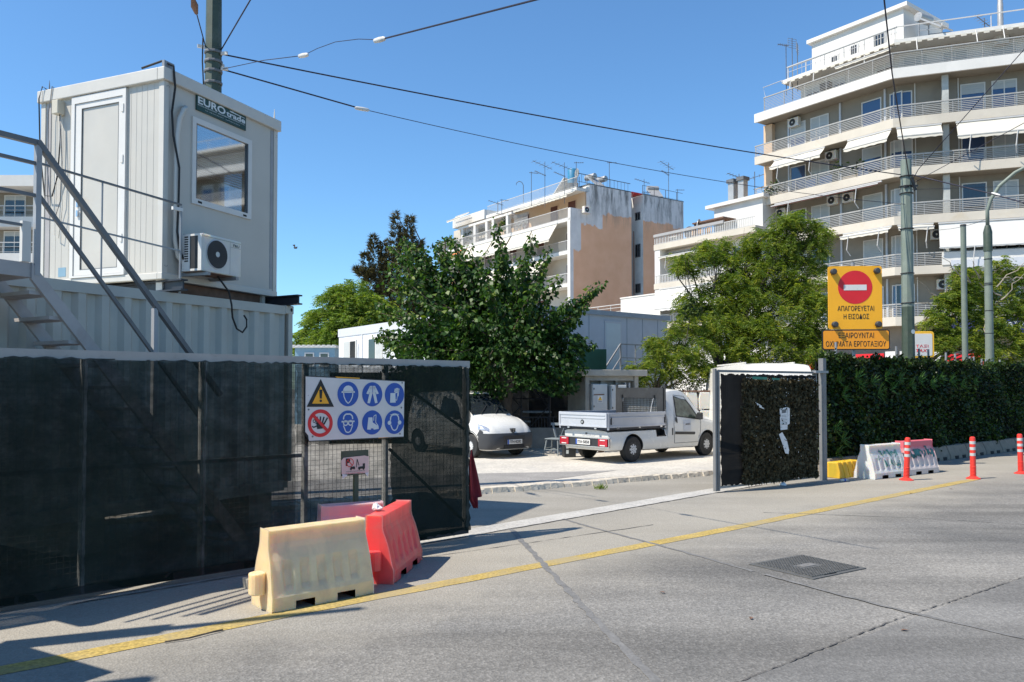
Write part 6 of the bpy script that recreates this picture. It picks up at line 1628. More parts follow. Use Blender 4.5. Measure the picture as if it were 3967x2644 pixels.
def mulberry():
    base = Vector((-0.2, 24.0, 0.08))
    t = thing('mulberry_tree', 'large leafy mulberry tree with long upright shoots behind the van', 'tree', base)
    head = Vector((0, 0, 2.3))
    tr = MB()
    tr.tube([(0, 0, -0.1), (0.03, 0, 0.5), (-0.04, 0.02, 1.3), (0.02, 0, 2.0), head], [0.30, 0.24, 0.22, 0.24, 0.28], 12)
    tg_ = [(1140, 512, 23.6), (1152, 555, 23.2), (1225, 540, 24.2), (1262, 572, 24.6), (1385, 652, 24.2), (1368, 668, 24.3), (1352, 700, 23.6), (1372, 792, 23.8), (900, 566, 25.2), (925, 548, 25.6), (940, 600, 24.6), (856, 776, 22.9), (880, 760, 23.0), (868, 696, 23.6), (905, 640, 24.2), (960, 640, 24.8), (1008, 560, 25.2), (1030, 545, 25.4), (1055, 590, 24.2), (1098, 620, 23.5), (1180, 618, 24.8), (1290, 636, 23.4), (1205, 590, 22.8), (985, 700, 22.6), (930, 720, 22.4), (1330, 740, 25.0), (1240, 650, 22.4), (1085, 590, 24.9), (970, 590, 25.3), (1120, 650, 22.2), (1310, 690, 22.9), (905, 800, 22.6), (1350, 850, 23.5), (1060, 700, 22.2), (895, 600, 24.8), (910, 620, 24.2), (925, 580, 25.4), (945, 560, 25.5), (960, 575, 25.2), (985, 565, 25.2), (1000, 590, 24.6), (890, 660, 24.2), (875, 720, 23.4), (1020, 575, 25.0), (1045, 565, 24.6), (1075, 560, 24.8), (1000, 640, 23.4), (950, 660, 23.2), (1160, 590, 23.6), (1245, 600, 23.8), (1115, 575, 24.2), (1205, 610, 24.4)]
    ends = [pt(*q) - base for q in tg_]
    for _ in range(72):
        a = random.uniform(0, 2 * math.pi); r = math.sqrt(random.random())
        zz = random.uniform(-0.35, 1.0)
        R0 = 3.75
        e = Vector((-0.6 + math.cos(a) * 3.2 * r, math.sin(a) * 2.3 * r, 2.7 + 2.3 * zz * math.sqrt(max(0.02, 1 - r * r * 0.75))))
        if e.z < 2.0: e.z = random.uniform(1.75, 2.6)
        ends.append(e)
    lp, ld, ls, lt = [], [], [], []
    for ei, e in enumerate(ends):
        named = ei < len(tg_)
        s = head + Vector((random.uniform(-.25, .25), random.uniform(-.25, .25), random.uniform(-.2, .3)))
        k1 = s.lerp(e, 0.35) + Vector((0, 0, -0.12))
        P = branch(tr, s, e, 0.035, 0.006, 8, 0.05, lift=0.18 if e.z > 3.2 else 0.35)
        L = (e - s).length
        m = int(L * (44 if named else 34))
        for i in range(m):
            u = 0.16 + 0.84 * (i + random.random()) / m
            j = min(int(u * 8), 7); p = P[j].lerp(P[j + 1], u * 8 - j)
            d = (P[j + 1] - P[j]).normalized()
            o = Vector((random.gauss(0, 1), random.gauss(0, 1), random.gauss(0, 0.7))); o -= d * o.dot(d) * 0.7; o.normalize()
            sp = 0.04 + (0.15 if named else 0.13) * random.random() * (1.2 - 0.45 * u)
            lp.append(p + o * sp); q = o * 0.75 + d * 0.15 + Vector((0, 0, -0.75)); ld.append(q)
            sz = random.uniform(0.12, 0.21) * (1.0 if u < 0.9 else 0.7); ls.append(sz); lt.append(random.gauss(0.40, 0.24) + 0.3 * (u > 0.85))
    for vx, vy, d, rr in ((950, 665, 24.6, 0.75), (1010, 630, 24.6, 0.8), (1070, 640, 24, 0.8), (1150, 640, 23.8, 0.75), (1230, 670, 23.8, 0.7), (905, 640, 24.8, 0.5), (960, 600, 25, 0.5)):
        c = pt(vx, vy, d) - base
        for _ in range(60):
            o = Vector((random.gauss(0, 1), random.gauss(0, 1), random.gauss(0, 1))).normalized()
            lp.append(c + o * rr * random.random() ** 0.5); ld.append(o + Vector((0, 0, -0.7))); ls.append(random.uniform(0.11, 0.18)); lt.append(random.gauss(0.45, 0.22))
    # filled inner crown and hanging skirt
    for _ in range(10500):
        a = random.uniform(0, 2 * math.pi); r = random.random() ** 0.55
        z = random.uniform(-1, 1)
        p = Vector((math.cos(a) * 3.0 * r, math.sin(a) * 2.3 * r, 2.65 + z * 1.4 * math.sqrt(max(0, 1 - r * r * 0.7))))
        p.x -= 0.65
        if p.z < 1.62 + 0.22 * math.sin(p.x * 2.3) or (math.sin(p.x * 2.9 + p.z * 2.1) * math.cos(p.z * 2.7 - p.y * 1.9 + p.x) < -0.45): continue
        lp.append(p); o = Vector((math.cos(a), math.sin(a), random.uniform(-1.4, 0.1))); ld.append(o); ls.append(random.uniform(0.10, 0.17)); lt.append(random.gauss(0.38, 0.2))
    # leafy sleeves on the long shoots that make the ragged outline
    for q_ in tg_[:34]:
        e = pt(*q_) - base; s = head + (e - head) * 0.35
        for _ in range(int((e - s).length * 62)):
            u = random.random(); d = (e - s).normalized()
            o = Vector((random.gauss(0, 1), random.gauss(0, 1), random.gauss(0, 0.8))).normalized()
            lp.append(s.lerp(e, u) + o * 0.20 * (1.15 - 0.75 * u) * random.random() ** 0.5); ld.append(o * 0.7 + d * 0.2 + Vector((0, 0, -0.7)))
            ls.append(random.uniform(0.12, 0.20) * (1.05 - 0.3 * u)); lt.append(random.gauss(0.5, 0.25))
    tr.build('trunk', M['bark'], t, smooth=True)
    ls = np.array(ls)
    yel = rng.random(len(ls)) < 0.004
    lt = np.array(lt); lt[yel] = 1.0
    leaves('crown', M['leaf_mulberry'], [tuple(p) for p in lp], [tuple(p) for p in ld], ls, ls * 0.82, t, tone=lt, fold=0.18)
mulberry()

def fronds(name, mat, centres, n_leaf, length, leaf, parent, droop=0.25, tone_jit=0.2):
    """feathery foliage: each frond a midrib with small leaflets on both sides"""
    C = np.asarray(centres, float); n = len(C)
    a = rng.uniform(0, 2 * np.pi, n)
    D = np.stack([np.cos(a), np.sin(a), rng.normal(-droop, 0.35, n)], 1); D /= np.linalg.norm(D, axis=1)[:, None]
    Sd = np.cross(D, np.array([0, 0, 1.0])); Sd /= np.linalg.norm(Sd, axis=1)[:, None] + 1e-9
    pos, dr, tn_ = [], [], []
    tone = rng.normal(0.5, tone_jit, n)
    for k in range(n_leaf):
        t = (k // 2 + 0.5) / (n_leaf / 2); sg = 1 if k % 2 else -1
        p = C + D * (t * length) - np.array([0, 0, 1.0]) * (t * t * length * 0.4)
        pos.append(p); dr.append(Sd * sg + D * 0.45 + np.array([0, 0, -0.15])); tn_.append(tone + rng.normal(0, 0.08, n))
    pos = np.concatenate(pos); dr = np.concatenate(dr); tn_ = np.concatenate(tn_)
    return leaves(name, mat, pos, dr, leaf * rng.uniform(0.7, 1.3, len(pos)), leaf * 0.38, parent, tone=tn_, fold=0.05)

def lobes_points(lobes, per, base, depth=0.8, shell=0.45, clump=0):
    out, tone = [], []
    for (vx, vy, d, rv) in lobes:
        c = pt(vx, vy, d); r = rv * 1.686 * d / 3080
        n = max(6, int(per * r * r))
        q = rng.normal(size=(n, 3)); q /= np.linalg.norm(q, axis=1)[:, None]
        q *= (shell + (1 - shell) * rng.random(n) ** 0.5)[:, None] * r
        if clump:
            k = max(3, int(n / clump)); q = q[:k][rng.integers(0, k, n)] + rng.normal(size=(n, 3)) * r * 0.13
        q[:, 1] *= depth; q[:, 2] *= 0.85
        out.append(q + np.array(c) - np.array(base))
    return np.concatenate(out)

def lobed_tree(name, label, cat, base, lobes, per, mat, length, leaf, n_leaf=12, group=None, trunk_r=0.16, lean=None, droop=0.25, bark='bark', shell=0.3):
    base = Vector(base)
    t = thing(name, label, cat, base, 0, group)
    tr = MB()
    cs = [pt(a, b, d) - base for a, b, d, r in lobes]
    top = max(c.z for c in cs)
    fork = Vector((sum(c.x for c in cs) / len(cs) * 0.35, 0, min(top * 0.4, 2.2)))
    tr.tube([(0, 0, -0.1), fork * 0.5, fork], [trunk_r, trunk_r * 0.8, trunk_r * 0.7], 9)
    for c in cs:
        branch(tr, fork, c, trunk_r * 0.45, 0.012, 7, 0.08, 0.1)
        for _ in range(3):
            branch(tr, fork.lerp(c, random.uniform(0.5, 0.95)), c + Vector((random.uniform(-.6, .6), random.uniform(-.5, .5), random.uniform(-.3, .6))), 0.014, 0.004, 4)
    tr.build('trunk', M[bark], t, smooth=True)
    C = lobes_points(lobes, per, base, shell=shell, clump=20)
    fronds('crown', mat, C, n_leaf, length, leaf, t, droop)
    return t

# feathery trees to the right of the yard
FT = [(1836, 500, 27.6, 34), (1812, 520, 27.8, 45), (1868, 540, 27.8, 40), (1780, 565, 28, 55), (1850, 590, 28, 58), (1730, 560, 28.4, 40), (1690, 590, 28.4, 52), (1640, 575, 28.2, 38), (1590, 600, 28.0, 40), (1555, 608, 27.8, 26), (1700, 640, 28, 60), (1770, 650, 28, 70), (1840, 660, 27.6, 62), (1885, 690, 27.2, 48), (1660, 680, 28.2, 62), (1720, 720, 27.6, 70), (1800, 735, 27.2, 72), (1870, 770, 27, 52), (1600, 700, 28, 45), (1650, 760, 27.4, 62), (1740, 790, 27, 66), (1830, 810, 26.8, 52), (1890, 840, 26.6, 40), (1700, 830, 26.8, 40)]
lobed_tree('feathery_tree', 'tall feathery yellow-green tree in front of the curved apartment block', 'tree', (6.4, 27.6, 0.08), FT, 780, M['leaf_feather'], 0.34, 0.085, 14, trunk_r=0.17, droop=0.35)
FS = [(1470, 835, 25.6, 36), (1510, 800, 26, 40), (1545, 770, 26.4, 42), (1530, 835, 25.8, 44), (1580, 800, 26, 46), (1585, 740, 26.8, 38), (1620, 815, 26, 42), (1470, 870, 25.6, 30), (1610, 860, 25.8, 36)]
lobed_tree('feathery_shrub', 'low feathery bush beside the grey prefab, above the kiosk roof', 'shrub', (4.4, 26.0, 0.08), FS, 800, M['leaf_feather'], 0.30, 0.08, 14, trunk_r=0.09, droop=0.3)
DS = [(1490, 905, 26.0, 30), (1530, 890, 26.2, 34), (1570, 900, 26.2, 36), (1610, 890, 26.4, 36), (1545, 935, 26, 30), (1600, 940, 26, 30), (1660, 870, 26.6, 40), (1700, 890, 26.6, 36), (1480, 950, 26, 24)]
t = thing('ivy_shrub', 'dark dense small-leaved shrub between kiosk and stacked blocks', 'shrub', (4.6, 26.1, 0.08))
C = lobes_points(DS, 2300, (4.6, 26.1, 0.08), shell=0.55)
leaves('crown', M['leaf_dark'], C, rdir(len(C), -0.3), rng.uniform(0.05, 0.09, len(C)), rng.uniform(0.03, 0.05, len(C)), t)
tr = MB()
for x in (-0.8, 0, 0.7, 1.4): branch(tr, (x, 0, -0.1), (x + 0.1, 0, 1.6), 0.05, 0.015)
tr.build('stems', M['bark'], t)
WT = [(1580, 700, 25.9, 12), (1595, 690, 25.9, 10), (1578, 722, 25.9, 14), (1600, 715, 25.9, 14)]
t = thing('leafy_sapling', 'small dark sapling poking up before the white awning', 'shrub', (4.85, 25.9, 0.08))
C = lobes_points(WT, 2200, (4.85, 25.9, 0.08), shell=0.2)
leaves('crown', M['leaf_dark'], C, rdir(len(C), -0.6), 0.14, 0.06, t)
tr = MB(); branch(tr, (0, 0, 0), pt(1588, 690, 25.9) - Vector((4.85, 25.9, 0.08)), 0.03, 0.008); tr.build('stem', M['bark'], t)

# trees at the right edge
RT = [(2205, 630, 31, 30), (2190, 665, 31, 40), (2165, 700, 31, 38), (2225, 680, 31, 42), (2245, 640, 31.5, 30), (2300, 615, 32, 30), (2275, 660, 32, 34), (2330, 640, 32.4, 36), (2300, 700, 31.6, 46), (2345, 700, 32, 44), (2160, 745, 30.8, 40), (2215, 740, 30.8, 48), (2270, 750, 31, 46), (2330, 760, 31.4, 46), (2190, 790, 30.6, 40), (2250, 800, 30.6, 40), (2310, 810, 31, 40), (2360, 800, 31, 44), (2150, 790, 30.6, 26), (2400, 700, 32, 50), (2395, 780, 32, 50)]
lobed_tree('roadside_tree', 'scruffy yellow-green roadside tree with bare twigs around the street lamp', 'tree', (12.6, 31.0, 0.0), RT, 520, M['leaf_feather'], 0.36, 0.11, 12, trunk_r=0.16, droop=0.2)
tw = MB(); b0 = Vector((12.6, 31.0, 0.0))
for a, b in (((2230, 650), (2160, 590)), ((2230, 650), (2195, 610)), ((2300, 690), (2353, 630)), ((2290, 660), (2360, 600)), ((2250, 640), (2235, 600)), ((2150, 680), (2105, 640)), ((2140, 700), (2095, 690)), ((2300, 680), (2250, 650)), ((2260, 730), (2272, 800)), ((2350, 640), (2290, 640))):
    tw = MB(); branch(tw, pt(a[0], a[1], 30.4) - b0, pt(b[0], b[1], 30.0) - b0, 0.03, 0.008, 5, 0.12)
    tw.build('bare_twig', M['bark_grey'], [q for q in COL.objects if q.name == 'roadside_tree'][0])

# bright trees and the dark conifer at left
BT = [(800, 672, 45, 42), (770, 690, 45, 40), (835, 690, 45, 42), (862, 720, 45, 44), (800, 720, 44.6, 50), (758, 735, 44.6, 44), (835, 750, 44.4, 50), (780, 765, 44.4, 46), (742, 780, 44.4, 34), (870, 770, 44.6, 40), (735, 720, 45, 26), (905, 740, 45, 40), (820, 800, 44, 44)]
lobed_tree('light_green_tree', 'broad light green tree behind the white prefab row', 'tree', (-9.6, 45, 0.08), BT, 420, M['leaf_bright'], 0.5, 0.15, 12, trunk_r=0.2)
BT2 = [(700, 745, 46, 22), (690, 770, 46, 24), (715, 770, 46, 24), (700, 795, 45.6, 26), (680, 800, 45.6, 22), (725, 800, 45.6, 24)]
lobed_tree('light_green_tree', 'smaller green tree between container end and blue hut', 'tree', (-12.2, 46, 0.08), BT2, 420, M['leaf_bright'], 0.45, 0.14, 12, trunk_r=0.12)
base = Vector((-5.2, 58.0, 0.08))
t = thing('dark_conifer', 'tall dark conifer with ragged spires behind the light green tree', 'tree', base)
sp = [(911, 490, 600, 13), (943, 496, 600, 13), (928, 540, 620, 14), (857, 540, 640, 15), (880, 555, 650, 12), (838, 585, 650, 13), (895, 590, 680, 24), (965, 555, 650, 14), (930, 610, 720, 34), (885, 640, 740, 36), (845, 625, 690, 20), (950, 650, 740, 36), (985, 610, 720, 24), (818, 618, 636, 10), (860, 670, 730, 26), (900, 700, 800, 40), (950, 720, 800, 40)]
tr = MB(); tr.tube([(0, 0, 0), (0.2, 0, 6), (0.3, 0, 12.5)], [0.4, 0.3, 0.05], 9)
P_, D_ = [], []
for vx, y0, y1, w in sp:
    top = pt(vx, y0, 58) - base; bot = pt(lin(vx, 900, 0.25), y1, 58) - base; wm = w * 1.686 * 58 / 3080
    branch(tr, Vector((0.2, 0, min(bot.z, 8))), top, 0.12, 0.02, 6, 0.04)
    n = int(75 * (top - bot).length * wm + 50)
    for _ in range(n):
        u = random.random(); c = top.lerp(bot, u); rr = wm * (0.15 + 0.85 * min(1, u * 1.6))
        a = random.uniform(0, 6.283); r = rr * math.sqrt(random.random())
        c = c + Vector((math.cos(a) * r, math.sin(a) * r * 0.9, 0))
        o = Vector((math.cos(a), math.sin(a), random.uniform(-0.1, 1.1)))
        for _k in range(7):
            P_.append(c); D_.append(o + Vector((random.gauss(0, .45), random.gauss(0, .45), random.gauss(0, .4))))
tr.build('trunk', M['bark'], t)
leaves('crown', M['leaf_pine'], [tuple(p) for p in P_], [tuple(p) for p in D_], rng.uniform(0.28, 0.6, len(P_)), 0.06, t, tone=None)
# weeds by the kerb
wd = thing('weed_tuft', 'small dry weed tuft growing at the broken kerb', 'weed', pt(1380, 1118, 15.2).to_2d().to_3d())
P_ = [(random.gauss(0, .06), random.gauss(0, .03), 0) for _ in range(70)]
leaves('blades', M['leaf_bright'], P_, [(random.gauss(0, .5), random.gauss(0, .5), 1) for _ in P_], rng.uniform(0.06, 0.16, 70), 0.012, wd)
# far tree mass behind everything at left and centre
# ================================================================== buildings
class Fac:
    """facade: s along it (to the right), o outwards, z up, in the building's own frame"""
    def __init__(s, ox, oy, dx, dy): s.o = (ox, oy); s.d = (dx, dy); s.n = (dy, -dx)
    def p(s, a, o, z): return (s.o[0] + s.d[0] * a + s.n[0] * o, s.o[1] + s.d[1] * a + s.n[1] * o, z)
    def box(s, mb, a0, a1, o0, o1, z0, z1):
        v = [s.p(a, o, z) for z in (z0, z1) for o in (o1, o0) for a in (a0, a1)]
        return mb.add(v, [(0, 2, 3, 1), (4, 5, 7, 6), (0, 1, 5, 4), (2, 6, 7, 3), (0, 4, 6, 2), (1, 3, 7, 5)])
    def window(s, root, a0, a1, z0, z1, o, gl, frame, shut=0.0, nm='window', fw=0.07, shutm=None, mullion=True):
        mb = MB()
        s.box(mb, a0, a0 + fw, o, o + 0.05, z0, z1); s.box(mb, a1 - fw, a1, o, o + 0.05, z0, z1)
        s.box(mb, a0 + fw, a1 - fw, o, o + 0.05, z1 - fw, z1); s.box(mb, a0 + fw, a1 - fw, o, o + 0.05, z0, z0 + fw)
        if mullion: s.box(mb, (a0 + a1) / 2 - 0.03, (a0 + a1) / 2 + 0.03, o, o + 0.045, z0 + fw, z1 - fw)
        w = mb.build(nm, frame, root)
        zs = lin(z1 - fw, z0 + fw, shut)
        if shut < 1: s.box(MB(), a0 + fw, a1 - fw, o + 0.008, o + 0.02, z0 + fw, zs).build('pane', gl, w)
        if shut > 0:
            mb = MB(); k = max(1, int((z1 - fw - zs) / 0.12))
            for i in range(k): s.box(mb, a0 + fw, a1 - fw, o + 0.012, o + 0.035 if i % 2 else o + 0.042, lin(zs, z1 - fw, i / k), lin(zs, z1 - fw, (i + 1) / k) - 0.006)
            mb.build('shutter', shutm or M['shutter_grey'], w)
        return w
    def awning(s, root, a0, a1, zt, zb, ot, ob, mat, val=0.22, arms=True, nm='awning'):
        v = []; f = []; n = max(4, int((a1 - a0) * 5)); m = 4
        for j in range(m + 1):
            t = j / m
            for i in range(n + 1):
                a = lin(a0, a1, i / n); sagz = -0.03 * math.sin(math.pi * t) - 0.01 * math.sin(i * 0.9)
                v.append(s.p(a, lin(ot, ob, t), lin(zt, zb, t) + sagz))
        for i in range(n + 1):
            a = lin(a0, a1, i / n); v.append(s.p(a, ob + 0.02, zb - val * (0.72 + 0.28 * abs(math.sin(i * 1.1)))))
        for j in range(m + 1):
            for i in range(n): q = j * (n + 1) + i; f.append((q + n + 1, q + n + 2, q + 1, q))
        o = MB().add(v, f).build(nm, mat, root)
        mb = MB(); s.box(mb, a0 - 0.03, a1 + 0.03, ob - 0.02, ob + 0.03, zb - 0.03, zb + 0.03)
        s.box(mb, a0 - 0.03, a1 + 0.03, ot - 0.05, ot + 0.05, zt, zt + 0.09)
        mb.build('awning_bar', M['railing_white'], o)
        if arms:
            for a in (lin(a0, a1, 0.18), lin(a0, a1, 0.82)):
                mb = MB(); mb.tube([s.p(a, ob + 0.03, zb - 0.02), s.p(a - 0.1, ob + 0.05, zb - 0.9), s.p(a - 0.02, ob - 0.25, zb - 1.25)], 0.03, 6)
                mb.build('awning_arm', M['railing_white'], o)
        return o
    def hrail(s, root, a0, a1, o, z0, n, h, mat, step=1.6, thick=0.018, top=0.03, nm='railing'):
        mb = MB()
        for i in range(n):
            z = z0 + h * i / n; mb.bar(s.p(a0, o, z + 0.06), s.p(a1, o, z + 0.06), 0.02, thick * 2)
        mb.bar(s.p(a0, o, z0 + h), s.p(a1, o, z0 + h), 0.05, top * 2)
        a = a0 + 0.05
        while a < a1: mb.bar(s.p(a, o - 0.03, z0 - 0.05), s.p(a, o - 0.03, z0 + h), 0.04); a += step
        return mb.build(nm, mat, root)
    def vrail(s, root, a0, a1, o, z0, h, mat, step=0.13, nm='railing', w=0.03):
        mb = MB(); a = a0
        while a < a1: mb.bar(s.p(a, o, z0), s.p(a, o, z0 + h), w, 0.02); a += step
        mb.bar(s.p(a0, o, z0 + h), s.p(a1, o, z0 + h), 0.05, 0.05); mb.bar(s.p(a0, o, z0 + 0.05), s.p(a1, o, z0 + 0.05), 0.03, 0.03)
        return mb.build(nm, mat, root)
    def aircon(s, root, a, o, z, w=0.8, h=0.6):
        c = s.box(MB(), a, a + w, o + 0.05, o + 0.38, z, z + h).build('air_conditioner', M['plastic_white'], root)
        mb = MB(); r = h * 0.4
        v = [s.p(a + w * 0.4 + r * math.cos(R_(t * 18)), o + 0.386, z + h / 2 + r * math.sin(R_(t * 18))) for t in range(20)]
        mb.add(v, [tuple(range(20))]).build('fan', M['black_plastic'], c)
        v = [s.p(a + w * 0.4 + 0.06 * math.cos(R_(t * 45)), o + 0.39, z + h / 2 + 0.06 * math.sin(R_(t * 45))) for t in range(8)]
        MB().add(v, [tuple(range(8))]).build('fan_hub', M['plastic_white'], c)

# ------------------------------------------------------------------ curved apartment block at right
AB = thing('apartment_block', 'tall apartment block with wrapping cream balconies and white roof room', 'apartment building', (23.197, 48.0, 0.0), -54)
F1 = Fac(-10.1, 0, 1, 0)
D2 = (math.cos(R_(34)), math.sin(R_(34)))
F2 = Fac(0, 0, *D2)
RL = 42.0
def corner(o): return (0.3056 * o, -o)
def ring_poly(o, xl=0.0, rl=RL):
    a = F2.p(rl, o, 0)
    return [(-10.1 + xl, -o), corner(o), a[:2]]
def plate(o, z0, z1, mat, nm, xl=0.0):
    P = ring_poly(o, xl); b = F2.p(RL, -9, 0)[:2]
    return MB().prism(P + [b, (-10.1 + xl, 9)], z0, z1).build(nm, mat, AB)
def band(o, th, z0, z1, mat, nm, xl=0.0):
    A = ring_poly(o, xl); B = ring_poly(o - th, xl)
    mb = MB()
    for i in range(2):
        p, q, r, t = A[i], A[i + 1], B[i + 1], B[i]
        mb.prism([p, q, r, t], z0, z1)
    return mb.build(nm, mat, AB)
tops = [21.37, 18.30, 15.25, 12.30, 9.22, 6.20]
bots = [20.76, 17.74, 14.70, 11.78, 8.72, 5.65]
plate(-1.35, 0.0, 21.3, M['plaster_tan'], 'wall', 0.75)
MB().box(-10.05, -9.35, 1.0, 6.0, 0, 20.7).build('side_wall', M['plaster_peach'], AB)
for i, (zt, zb) in enumerate(zip(tops, bots)):
    m = M['plaster_white'] if i == 0 else M['plaster_cream']
    band(0.0, 0.14, zb, zt, m, 'balcony_parapet')
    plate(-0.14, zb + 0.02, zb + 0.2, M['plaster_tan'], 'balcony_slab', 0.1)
    if i > 0:
        F1.hrail(AB, 0.0, 10.1, -0.05, zt + 0.02, 7, 0.74, M['railing_dull'])
        F2.hrail(AB, 0.0, RL, -0.05, zt + 0.02, 7, 0.74, M['railing_dull'])
    else:
        F1.hrail(AB, 0.75, 10.1, -0.08, zt + 0.02, 9, 0.95, M['railing_dull'], thick=0.012)
        F2.hrail(AB, 0.0, RL, -0.08, zt + 0.02, 9, 0.95, M['railing_dull'], thick=0.012)
W_ = -1.35
shut = {1: (0.45, 0.62, 0.0, 0.0, 0.25, 0.2, 0.15), 2: (0.0, 1.0, 0.3, 0.3, 0.1, 1.0, 1.0), 3: (0.0, 0.95, 0.98, 0.98, 0.0, 1.0, 1.0), 4: (0.9, 0.0, 0.95, 0.9, 1.0, 0.0, 0.9), 5: (0.0, 0.0, 0.0, 0.0, 1.0, 0.2, 0.0), 0: None}
for fl in range(1, 6):
    zf = tops[fl] - 0.35; z1 = bots[fl - 1] - 0.42
    sh = shut[fl]
    gl = M['glass_blue'] if fl <= 2 or fl == 5 else M['glass_dark']
    for k, (a0, a1) in enumerate(((2.0, 3.24), (3.62, 4.99), (7.33, 8.66), (9.2, 10.0))):
        F1.window(AB, a0, a1, zf, z1, W_, gl, M['white_paint'], sh[k], mullion=(k % 2 == 1))
    for k, (a0, a1) in enumerate(((0.15, 1.23), (3.86, 5.20), (5.52, 6.85), (9.2, 10.5), (10.9, 12.2), (14.5, 15.8), (16.2, 17.5), (20, 21.3), (21.7, 23), (26, 27.3), (27.7, 29), (32, 33.3), (34, 35.3))):
        F2.window(AB, a0, a1, zf, z1, W_, M['glass_dark'] if fl >= 3 else M['glass_blue'], M['white_paint'], sh[min(3 + k, 6)], mullion=(k == 2))
    for a in (1.85, 5.78, 8.85): F1.box(MB(), a, a + 0.12, W_, W_ + 0.10, tops[fl] - 0.4, bots[fl - 1]).build('downpipe', M['prefab_trim'], AB)
    for a in (1.35, 3.72, 8.2): F2.box(MB(), a, a + 0.06, W_, W_ + 0.06, tops[fl] - 0.4, bots[fl - 1]).build('wall_joint', M['plaster_white'], AB)
    F2.box(MB(), 2.75, 3.10, -0.75, -0.45, tops[fl] - 0.4, bots[fl - 1]).build('column', pm('weathered column', (0.42, 0.43, 0.40), 0.85, 0.15, 2) if fl == 1 else AB_col, AB) if fl > 1 else globals().__setitem__('AB_col', pm('weathered column', (0.42, 0.43, 0.40), 0.85, 0.15, 2)) or F2.box(MB(), 2.75, 3.10, -0.75, -0.45, tops[fl] - 0.4, bots[fl - 1]).build('column', AB_col, AB)
F1.box(MB(), 9.55, 10.6, W_ + 0.1, W_ + 0.12, 8.9, 11.0) if False else None
for fl, a, dz in ((1, 2.1, -0.98), (2, 4.9, -0.95), (3, 1.0, -1.05), (3, 5.0, -0.92), (3, 6.1, -0.95)): F1.aircon(AB, a, W_, bots[fl - 1] + dz + 0.25)
for fl, a in ((4, 2.1), (5, 2.4), (5, 5.0)): F2.aircon(AB, a, W_, bots[fl - 1] - 0.85)
F1.awning(AB, 1.65, 5.5, 17.62, 17.10, 0.0, 0.55, M['awning_cream'])
F1.awning(AB, 7.15, 9.98, 17.62, 17.02, 0.0, 0.5, M['awning_cream'], arms=False)
F2.awning(AB, 0.2, 2.6, 17.62, 17.02, 0.0, 0.5, M['awning_cream'], arms=False)
F2.awning(AB, 3.4, 7.1, 17.62, 16.72, 0.0, 0.5, M['awning_cream'])
F2.awning(AB, 7.6, 12.0, 17.62, 16.72, 0.0, 0.5, M['awning_cream'])
F1.awning(AB, 1.65, 9.3, 14.58, 14.42, -0.05, 0.4, M['awning_maroon'], val=0.10)
F1.awning(AB, 6.75, 9.9, 11.70, 11.5, -0.05, 0.35, M['awning_cream'], val=0.2)
F2.awning(AB, 0.2, 2.1, 11.68, 11.5, -0.05, 0.35, M['awning_cream'], val=0.2)
F2.awning(AB, 2.4, 12.5, 11.66, 10.2, 0.02, 0.3, M['plaster_white'], val=0.08)
F2.box(MB(), 2.55, 13.0, -0.1, 0.05, 9.2, 9.95).build('balcony_panel', M['plaster_white'], AB)
F2.box(MB(), 3.0, 13.0, 0.06, 0.10, 8.95, 9.45).build('balcony_panel', M['prefab_trim'], AB)
# potted plants and washing on the balconies
for a, z, n in ((1.05, 15.6, 130), (1.6, 15.7, 90), (6.3, 16.0, 40), (7.6, 15.9, 40)):
    P_, D_ = [], []
    for _ in range(n): P_.append(F1.p(a + random.gauss(0, .2), -0.2 + random.gauss(0, .08), z + random.gauss(0, .22))); D_.append((random.gauss(0, 1), random.gauss(0, 1), random.gauss(0, 1)))
    leaves('balcony_plant', M['leaf_dark'], P_, D_, 0.26, 0.15, AB)
for a0, a1 in ((4.0, 4.7), (5.0, 5.9), (7.7, 8.4)): F1.box(MB(), a0, a1, -0.2, -0.17, 15.25, 15.85).build('blue_screen', M['glass_blue'], AB)
# penthouse storey, its roof, the roof box above
def setback(o): return o
plate(-1.9, 21.3, 23.1, M['plaster_white'], 'penthouse_wall', 2.5)
PR = [(-8.2, 0.55), (0.3056 * -0.5, 0.5), F2.p(RL, -0.5, 0)[:2], F2.p(RL, -9, 0)[:2], (-8.2, 9)]
MB().prism(PR, 23.12, 23.32).build('penthouse_roof', M['plaster_white'], AB)
mb = MB()
for k in range(60): F2.box(mb, 0.2 + k * 0.6, 0.5 + k * 0.6, -0.5, -0.46, 22.98, 23.12)
F2.box(mb, 0.1, 36.5, -0.505, -0.465, 23.07, 23.12); F1.box(mb, 2.0, 10.0, -0.525, -0.485, 23.07, 23.12)
for k in range(13): F1.box(mb, 2.1 + k * 0.6, 2.4 + k * 0.6, -0.52, -0.48, 22.98, 23.12)
mb.build('roof_valance', M['awning_cream'], AB)
for a0, a1 in ((2.9, 4.0), (5.0, 5.9), (8.0, 9.2)): F1.window(AB, a0, a1, 21.4, 22.7, -1.9, M['glass_dark'], M['white_paint'], 0.3)
for a0, a1 in ((0.8, 2.2), (3.0, 4.4), (5.6, 7.0), (8, 9.5)): F2.window(AB, a0, a1, 21.4, 22.7, -1.9, M['glass_dark'], M['white_paint'], 0.8)
F1.box(MB(), 4.2, 4.9, -1.9, -1.55, 22.2, 22.6).build('vent_box', M['black_plastic'], AB)
F1.awning(AB, 6.2, 9.9, 23.0, 22.75, -0.9, -0.2, M['awning_cream'], val=0.15, arms=False)
mb = MB()
for a in (2.6, 4.4, 8.0): mb.tube([F1.p(a, -0.55, 23.1), F1.p(a + 0.25, -0.1, 22.3)], 0.03, 6)
for a in (1.4, 4.6, 6.0): mb.tube([F2.p(a, -0.55, 23.3), F2.p(a, -0.1, 22.35)], 0.03, 6)
